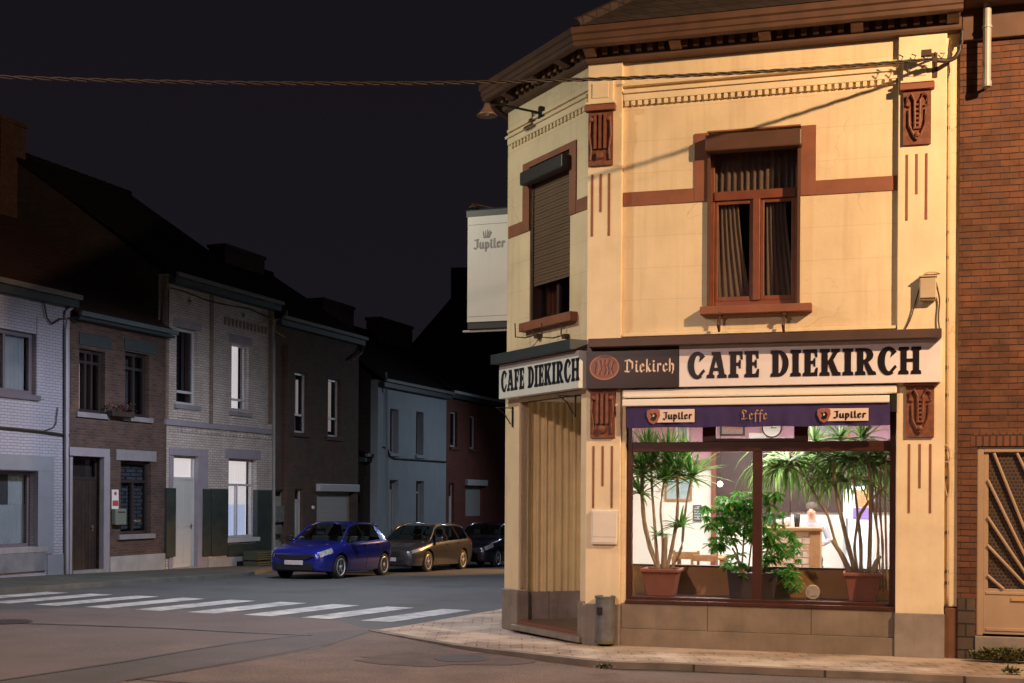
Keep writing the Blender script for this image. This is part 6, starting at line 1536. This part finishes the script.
# ------------------------------------------------------------------ guest behind the counter
def skin(name, V, E, R, m, parent, sub=2):
    me = bpy.data.meshes.new(name); me.from_pydata(V, E, []); o = bpy.data.objects.new(name, me); C.objects.link(o)
    s = o.modifiers.new('s', 'SKIN'); s.use_smooth_shade = True
    for i, r in enumerate(R): me.skin_vertices[0].data[i].radius = (r, r) if not isinstance(r, tuple) else r
    me.skin_vertices[0].data[0].use_root = True
    u = o.modifiers.new('u', 'SUBSURF'); u.levels = sub; u.render_levels = sub
    dg = bpy.context.evaluated_depsgraph_get(); me2 = bpy.data.meshes.new_from_object(o.evaluated_get(dg)); bpy.data.objects.remove(o)
    me2.materials.clear()
    for q in m: me2.materials.append(q)
    o = bpy.data.objects.new(name, me2); C.objects.link(o); o.parent = parent
    for p in me2.polygons: p.use_smooth = True
    return o
yp = 3.95; xp, zh = CF.uv(812, 511, yp); per = thing('person', 'person in a pale grey shirt seated behind the bar counter, head turned to the left', 'person', CF.wor((xp, yp, FLZ)), FA)
hz_ = zh-FLZ
V = [(0, .05, hz_-.72), (0, .04, hz_-.52), (0, .02, hz_-.32), (0, .0, hz_-.20), (0, -.01, hz_-.13), (-.005, -.02, hz_-.03), (-.01, -.02, hz_+.06),
     (-.19, .01, hz_-.25), (-.25, -.08, hz_-.46), (-.17, -.30, hz_-.52), (-.12, -.36, hz_-.52), (.19, .01, hz_-.25), (.27, -.08, hz_-.46), (.16, -.30, hz_-.52), (.11, -.36, hz_-.52),
     (-.11, -.20, hz_-.76), (-.13, -.48, hz_-.74), (-.13, -.46, hz_-1.08), (.11, -.20, hz_-.76), (.13, -.48, hz_-.74), (.13, -.46, hz_-1.08), (-.13, -.56, hz_-1.14), (.13, -.56, hz_-1.14)]
E = [(0, 1), (1, 2), (2, 3), (3, 4), (4, 5), (5, 6), (2, 7), (7, 8), (8, 9), (9, 10), (2, 11), (11, 12), (12, 13), (13, 14), (0, 15), (15, 16), (16, 17), (0, 18), (18, 19), (19, 20), (17, 21), (20, 22)]
Rr_ = [(.15, .11), (.14, .10), (.17, .10), (.09, .07), .052, (.078, .09), (.070, .085), .062, .046, .036, .03, .062, .046, .036, .03, .085, .065, .045, .085, .065, .045, .035, .035]
M_skin = mat('skin_tone', (.50, .30, .22), .6); M_shirt = mat('pale_grey_shirt', (.26, .25, .28), .9, var=.15); M_trous = mat('dark_trousers', (.05, .05, .06), .9); M_hair = mat('grey_brown_hair', (.07, .05, .04), .8)
body = skin('body', V, E, Rr_, [M_skin, M_shirt, M_trous], per)
for p in body.data.polygons:
    c = p.center; p.material_index = 2 if c.z < hz_-.66 else (1 if c.z < hz_-.155 and not (c.y < -.29) else 0)
b = MB(); rr = random.Random(4); vs = []
b.lathe([(.02, .115), (.06, .105), (.088, .07), (.098, .02), (.094, -.03)], (-.0, .010, hz_+.03), M_hair, 18); b.build('hair', per, smooth=True)
b = MB(); b.lathe([(.012, -.095), (.016, -.11), (.006, -.125)], (-.02, -.0, hz_-.01), M_skin, 8, 'y')
for s_ in (-1, 1): b.lathe([(.010, -.086), (.008, -.094)], (-.012+s_*.03, -.0, hz_+.015), M_black, 8, 'y')
b.box(-.035, .010, -.098, -.088, hz_-.048, hz_-.040, mat('lip_tone', (.35, .14, .12), .6)); b.build('face', per)
ch = thing('bar_stool', 'dark wooden stool under the person behind the bar counter', 'stool', CF.wor((xp, yp+.03, FLZ)), FA)
b = MB(); b.lathe([(.18, hz_-.90), (.18, hz_-.865)], (0, 0, 0), M_dwood, 20); b.build('seat', ch)
for a in range(4): b = MB(); b.tube([(.12*cos(a*pi/2+.78), .12*sin(a*pi/2+.78), hz_-.90), (.17*cos(a*pi/2+.78), .17*sin(a*pi/2+.78), 0)], .018, M_dwood, 6); b.build('leg', ch)

# ------------------------------------------------------------------ things on and around the cafe
p = on_z(605, 643.2, PZ); bp = CF.loc(p); t = thing('litter_bin', 'grey cylindrical metal litter bin standing against the corner pier', 'bin', p, FA)
hb = .615; b = MB(); b.lathe([(.128, .03), (.13, .06), (.13, hb-.02), (.138, hb-.015), (.138, hb+.01), (.120, hb+.01), (.118, hb-.04)], (0, 0, 0), M_binm, 32); b.build('drum', t, smooth=False)
b = MB(); b.box(-.085, -.01, -.140, -.10, hb-.23, hb-.13, M_black); b.build('slot', t, .004)
b = MB(); b.lathe([(.115, 0), (.135, .004), (.135, .035)], (0, 0, 0), mat('mossy_base', (.12, .11, .04), .8, var=.3), 24); b.build('base', t)
b = MB(); b.box(-.03, .03, .11, max(.16, -bp.y-.02), .3, .34, M_iron); b.build('wall_bracket', t)
x0, x1 = X(591, 527, -.05), X(617, 527, -.05); z0, z1 = Z(604, 544.5, -.05), Z(604, 510, -.05)
t = thing('notice_box', 'cream flat notice box screwed to the corner pier above the bin', 'box', CF.wor((x0, 0, z0)), FA); T = lambda p: Vector(p)-Vector((x0, 0, z0))
b = MB(T); b.box(x0, x1, -.05, -.002, z0, z1, mat('cream_enamel', (.80, .76, .66), .4, var=.1, dirt=.3, dirtcol=(.4, .3, .2))); b.build('case', t, .012)
b = MB(T); b.box(x0+.025, x1-.025, -.056, -.051, z0+.10, z1-.025, mat('cream_lid', (.78, .72, .62), .45, var=.1)); b.box(x0+.025, x1-.025, -.056, -.051, z0+.025, z0+.09, mat('cream_lid', (.78, .72, .62), .45)); b.build('lid', t, .004)
x0, x1 = X(919.5, 288, -.1), X(936.5, 288, -.1); z0, z1 = Z(928, 300, -.1), Z(928, 277, -.1)
t = thing('junction_box', 'beige electrical junction box on the right pier above the sign', 'box', CF.wor((x0, 0, z0)), FA); T = lambda p: Vector(p)-Vector((x0, 0, z0))
b = MB(T); b.box(x0, x1, -.11, -.002, z0, z1, mat('beige_box', (.52, .42, .28), .5, var=.15)); b.build('case', t, .015)
b = MB(T); b.box(x0-.008, x1+.008, -.125, -.0, z1+.001, z1+.018, mat('beige_box', (.52, .42, .28), .5)); b.box(x0+.01, x1-.01, -.115, -.112, z0+.015, z0+.03, M_iron); b.build('lid', t, .004)
def cth(name, label, pts, r, m, y=-.02, clips=0, cat='cable'):
    P = [(*(lambda q: (q[0], (pt[2] if len(pt) > 2 else y), q[1]))(CF.uv(pt[0], pt[1], pt[2] if len(pt) > 2 else y)),) for pt in pts]
    t = thing(name, label, cat, CF.wor(P[0]), FA); T = lambda p: Vector(p)-Vector(P[0])
    Q = [];
    for i in range(len(P)-1):
        for s_ in range(4): Q.append(Vector(P[i]).lerp(Vector(P[i+1]), s_/4))
    Q.append(Vector(P[-1])); Q = [Q[0]]+[(Q[i-1]+Q[i]+Q[i+1])/3 for i in range(1, len(Q)-1)]+[Q[-1]]
    b = MB(T); b.tube(Q, r, m, 6); b.build('cable', t, smooth=True)
    if clips:
        for k in range(clips):
            q = Q[int((k+.5)*len(Q)/clips)]; b = MB(T); b.box(q.x-.03, q.x+.012, q.y-.012, q.y+.03, q.z-.02, q.z+.02, M_iron); b.build('clip', t)
    return t
M_wc = mat('cream_painted_cable', (.50, .38, .22), .6); 
cth('wall_cable', 'thin painted cable clipped straight down the right edge of the cafe', [(949, 62, .082), (948.5, 150, .082), (948, 260, .082), (947.5, 340, .082), (947.5, 450, .082), (947.5, 560, .082), (947.5, 606, .082)], .015, M_wc, clips=16)
cth('wall_cable', 'loose looped cable beside the right pier below the sign', [(943, 470, .05), (942, 450, .02), (946, 444, .0), (950, 450, .0), (949, 462, .0), (944, 462, .01), (943, 480, .03), (948, 500, .05), (950, 480, .05), (948, 455, .05)], .010, M_wc)
cth('wall_cable', 'slack cable drooping from the junction box to the sign cap', [(922, 280, -.05), (916, 300, -.03), (911, 318, -.03), (905, 330, -.03), (902, 333, -.06)], .009, M_iron)
cth('wall_cable', 'short cable curving from the junction box down to the sign end', [(936, 282, -.05), (940, 300, -.03), (938, 318, -.03), (940, 333, -.04)], .010, M_iron)
cth('wall_cable', 'cable sagging under the far end of the corner sign bracket', [(918, 281, -.04), (926, 272, -.03), (938, 272, -.03), (943, 276, .05)], .008, M_wc)
bpy.data.objects.remove  # keep
# overhead bundle
A0 = Vector(CF.wor((X(934, 59, -.25), -.25, Z(934, 59, -.25)))); 
Dl = 12.6; e1 = at_depth(0, 77, Dl); e2 = at_depth(-330, 73, 11.2)
t = thing('overhead_cable', 'twisted black overhead cable bundle crossing in front of the cafe to the left edge', 'cable', A0); T = lambda p: Vector(p)-A0
def cat_(s):
    if s <= 1: p = A0.lerp(e1, s); return p+Vector((0, 0, -.16*4*s*(1-s)))
b = MB(T); N = 150
for ph, r in ((0, .010), (2.1, .010), (4.2, .009)):
    pts = []
    for i in range(N+1):
        s = i/N; p = cat_(s); a = s*60*2*pi/3+ph; pts.append(p+Vector((0, sin(a)*.014, cos(a)*.014)))
    pts.append(e2+Vector((0, sin(ph)*.014, cos(ph)*.014))); b.tube(pts, r, M_cable, 6)
b.build('strands', t, smooth=True)
t = thing('cable_anchor', 'iron cable anchor with insulators at the top right of the cafe wall', 'bracket', CF.wor((X(934, 60, 0), 0, Z(934, 60, 0))), FA)
o_ = Vector((X(934, 60, 0), 0, Z(934, 60, 0))); T = lambda p: Vector(p)-o_
b = MB(T); q = o_; b.tube([(q.x, .0, q.z), (q.x, -.26, q.z)], .014, M_iron, 6); b.tube([(q.x, .0, q.z-.18), (q.x, -.24, q.z-.01)], .010, M_iron, 6); b.box(q.x-.04, q.x+.04, -.03, -.002, q.z-.22, q.z+.08, M_iron); b.build('bracket', t)
b = MB(T)
for k, dx in enumerate((-.42, -.27, -.12, .06)):
    b.tube([(q.x+dx, -.25, q.z+.02-.01*k), (q.x+dx+.05, -.25, q.z-.01), (q.x+dx+.02, -.25, q.z-.07), (q.x+dx-.02, -.25, q.z-.03)], .008, M_iron, 6)
b.box(q.x-.16, q.x-.04, -.29, -.22, q.z-.03, q.z+.04, M_iron); b.lathe([(.03, -.28), (.035, -.22)], (q.x+.0, 0, q.z-.09), M_iron, 10, 'y'); b.build('clamps', t)
cth('wall_cable', 'thick cable bending from the anchor up to the cornice beside the brick house', [(934, 60, -.25), (948, 61, -.18), (955, 58, -.06), (960, 50, -.03), (962, 36, -.02), (962, 30, -.02)], .028, M_cable)
cth('wall_cable', 'short hooked cable hanging at the cornice end above the painted cable', [(950, 40, .05), (948, 62, .03), (950, 72, .03), (946, 82, .03), (943, 84, .05)], .012, M_iron)

# wall lamp on the chamfer
x, z = hx(541, 113, 0), hz(541, 113, 0); t = thing('wall_lamp', 'small unlit shaded lamp on a thin iron arm high on the chamfered corner', 'lamp', HF.wor((x, 0, z)), CHA+pi); T = lambda p: Vector(p)-Vector((x, 0, z))
tip = CF.loc(at_depth(497, 104, 17.9)); tip = HF.loc(CF.wor(tip)); el = HF.loc(at_depth(487, 108, 17.8))
b = MB(T); b.tube([(x, .0, z), (x, -.03, z), (tip.x, tip.y, tip.z), (el.x, el.y, el.z+.03)], .017, M_black, 8); b.box(x-.03, x+.03, -.03, .03, z-.09, z+.09, M_black); b.build('arm', t)
b = MB(T); b.lathe([(.04, .08), (.055, .02), (.11, -.05), (.15, -.09), (.145, -.095), (.10, -.05)], (el.x, el.y, el.z-.02), mat('enamel_shade', (.22, .14, .09), .4, metal=.3), 20); b.build('shade', t, smooth=True)
b = MB(T); b.lathe([(.02, -.02), (.045, -.05), (.03, -.085), (.005, -.095)], (el.x, el.y, el.z-.01), M_white, 12); b.build('bulb', t, smooth=True)

# projecting sign on the side street wall
GF = Frame(SFr.wor((.45, 0, 0)), RA-pi/2)
gx = lambda u, v, y=0: GF.uv(u, v, y)[0]; gz = lambda u, v, y=0: GF.uv(u, v, y)[1]
g0 = gx(467.5, 260); g1 = -.06; gz1, gz0 = gz(485, 216), gz(485, 321.5)
t = thing('projecting_sign', 'tall pale box sign hanging from a bracket on the side street wall', 'sign', GF.wor((g0, 0, gz0)), RA-pi/2); T = lambda p: Vector(p)-Vector((g0, 0, gz0))
M_lb = mat('pale_sign_face', (.62, .60, .56), .4, var=.05, streak=.1, dirtcol=(.3, .28, .28))
b = MB(T); b.box(g0, g1, 0, .16, gz0, gz1, M_lb); b.box(g0+.012, g1-.01, -.004, -.001, gz0+.08, gz0+.088, M_pvc); b.box(g0+.012, g1-.01, -.004, -.001, gz1-.13, gz1-.122, M_pvc); b.build('box', t, .01)
b = MB(T); b.box(g0-.03, 0, .02, .14, gz1+.002, gz1+.10, M_black); b.box(g0-.0, 0, .02, .14, gz0-.10, gz0-.002, M_black); b.tube([(g0-.06, .08, gz1+.12), (0, .08, gz1+.12)], .014, M_cap2, 6); b.build('bracket', t)
b = MB(T); b.tube([(g0-.10, .08, gz0-.13), (0.0, .08, gz0-.13)], .018, mat('pale_rod', (.45, .45, .38), .4), 8); b.build('lower_rod', t)
b = MB(T); b.lathe([(.03, .05), (.08, .0), (.09, -.02)], (g0+.07, .08, gz1+.17), M_iron, 12); b.tube([(g0+.10, .08, gz1+.21), (g0+.35, .08, gz1+.14), (g1, .08, gz1+.06)], .012, M_iron, 6); b.build('spotlight', t)
b = MB(T); tx = gx(474, 243); pen_text(b, 'Jupiler', tx, gz(487, 248), gx(505, 243)-tx, .145, mat('faded_grey_print', (.24, .22, .22), .5), -.004, nib=.24)
ecx, ecz = gx(486.5, 232), gz(486.5, 234)
for k in range(4):
    a = (k-1.5)*.05; b.add([(ecx+a*.5-.012, -.006, ecz-.06), (ecx+a*.5+.010, -.006, ecz-.06), (ecx+a+.016, -.006, ecz+.02), (ecx+a*.7, -.006, ecz+.085-.02*abs(k-1.5))], [(0, 1, 2, 3)], mat('faded_grey_print', (.24, .22, .22), .5))
b.build('lettering', t, fixn=False)

# ------------------------------------------------------------------ small things along the left pavement
def rowthing(name, label, cat, u, v, y, group=None):
    x, z = RW.uv(u, v, y); return thing(name, label, cat, RW.wor((x, y, z)), RA, group), (lambda p: Vector(p)-Vector((x, y, z))), x, z
t, T, x, z = rowthing('flower_box', 'small flower box with pink blooms on the sill between the brown house upper windows', 'flower box', 120, 417, -.12)
b = MB(T); b.box(x-.45, x+.45, -.24, -.05, z, z+.14, M_ddoor); b.build('box', t, .01)
b = MB(T); rr = random.Random(8)
for k in range(160):
    q = Vector((x+rr.uniform(-.5, .5), -.15+rr.uniform(-.12, .1), z+.14+abs(rr.gauss(0, .12)))); s = rr.uniform(.03, .06); d = Vector((rr.uniform(-1, 1), rr.uniform(-1, 1), rr.uniform(-.5, 1))).normalized()*s; e_ = d.cross(Vector((0, 0, 1)))*.6
    b.add([q, q+d+e_, q+d*1.6, q+d-e_], [(0, 1, 2, 3)], mat('pink_petal', (.42, .05, .12), .7) if k % 3 == 0 else mat('dull_leaf', (.05, .09, .03), .7))
b.build('flowers', t, fixn=False)
t, T, x, z = rowthing('house_letterbox', 'grey-green letterbox on the brown house wall beside its ground floor window', 'letterbox', 117.5, 525, -.02)
b = MB(T); b.box(x-.24, x+.20, -.16, -.004, z, z+.42, mat('grey_green_box', (.16, .18, .15), .5)); b.build('box', t, .03); b = MB(T); b.box(x-.16, x+.12, -.168, -.161, z+.32, z+.35, M_black); b.build('slot', t)
t, T, x, z = rowthing('wall_notice', 'small white and red notice above the grey-green letterbox', 'notice', 115, 509, -.02)
b = MB(T); b.box(x-.13, x+.13, -.03, -.004, z, z+.5, M_white); b.build('plate', t, .004); b = MB(T); b.box(x-.11, x+.11, -.036, -.031, z+.08, z+.22, mat('red_print', (.40, .06, .05), .5)); b.lathe([(.05, -.031), (.05, -.036)], (x, 0, z+.40), mat('red_print', (.40, .06, .05), .5), 12, 'y'); b.build('print', t)
t, T, x, z = rowthing('bottle_crate', 'dark green slatted crate stack on the pavement against the pale brick house', 'crate', 260, 570, -.45)
M_crate = mat('green_brown_crate', (.06, .07, .045), .6)
for lv in range(2):
    zz = z+.02+lv*.30; b = MB(T)
    for k in range(4): b.box(x-.42, x+.42, -.62, -.60, zz+.065*k, zz+.065*k+.04, M_crate); b.box(x-.42, x+.42, -.14, -.12, zz+.065*k, zz+.065*k+.04, M_crate)
    for k in range(6): b.box(x-.42+.168*k-.012, x-.42+.168*k+.012, -.598, -.142, zz, zz+.26, M_crate)
    b.box(x-.42, x+.42, -.598, -.142, zz-.012, zz+.0, M_crate); b.build('crate_body', t)
t, T, x, z = rowthing('carton', 'white carton with a dark round mark beside the crate stack', 'carton', 270, 571, -.45)
b = MB(T); b.box(x-.12, x+.30, -.60, -.2, z+.02, z+.62, M_white); b.build('box', t, .01); b = MB(T); b.lathe([(.11, -.602), (.11, -.606)], (x+.09, 0, z+.34), M_black, 16, 'y'); b.build('print', t)

# weeds
def weed(label, u, v, rx_, ry_, n, h, seed):
    rr = random.Random(seed); p = on_z(u, v, PZ); t = thing('weed_clump', label, 'weed', p, FA)
    b = MB()
    for _ in range(n):
        a = rr.uniform(0, 6.28); q = sqrt(rr.random()); x = rx_*q*cos(a); y = ry_*q*sin(a); z = rr.uniform(0, h)*(1-q*.6)
        r = rr.uniform(.02, .045); d = Vector((rr.uniform(-1, 1), rr.uniform(-1, 1), rr.uniform(.1, 1))).normalized()*r; e_ = d.cross(Vector((0, 0, 1)))*.55
        b.add([(x, y, z), Vector((x, y, z))+d+e_, Vector((x, y, z))+d*1.8, Vector((x, y, z))+d-e_], [(0, 1, 2, 3)], mat('weed_leaf', (.09, .10, .025), .7))
    b.build('leaves', t, fixn=False)
    b = MB()
    for _ in range(max(4, n//30)): a = rr.uniform(0, 6.28); q = rr.random()*.8; b.tube([(rx_*q*cos(a), ry_*q*sin(a), 0), (rx_*q*cos(a)*1.1, ry_*q*sin(a), h*.7)], .004, mat('weed_stem', (.10, .08, .03), .8), 4)
    b.build('stems', t)
weed('spreading green weeds under the pale grille door', 1006, 660, .42, .14, 1100, .17, 3)
weed('tiny weed tuft at the foot of the window plinth', 692, 644.5, .07, .04, 60, .12, 4)
weed('small green weed growing in the kerb joint near the bin', 604, 669, .10, .04, 60, .05, 6)
weed('small weed at the kerb in the lower right corner', 1012, 674, .10, .05, 80, .07, 7)
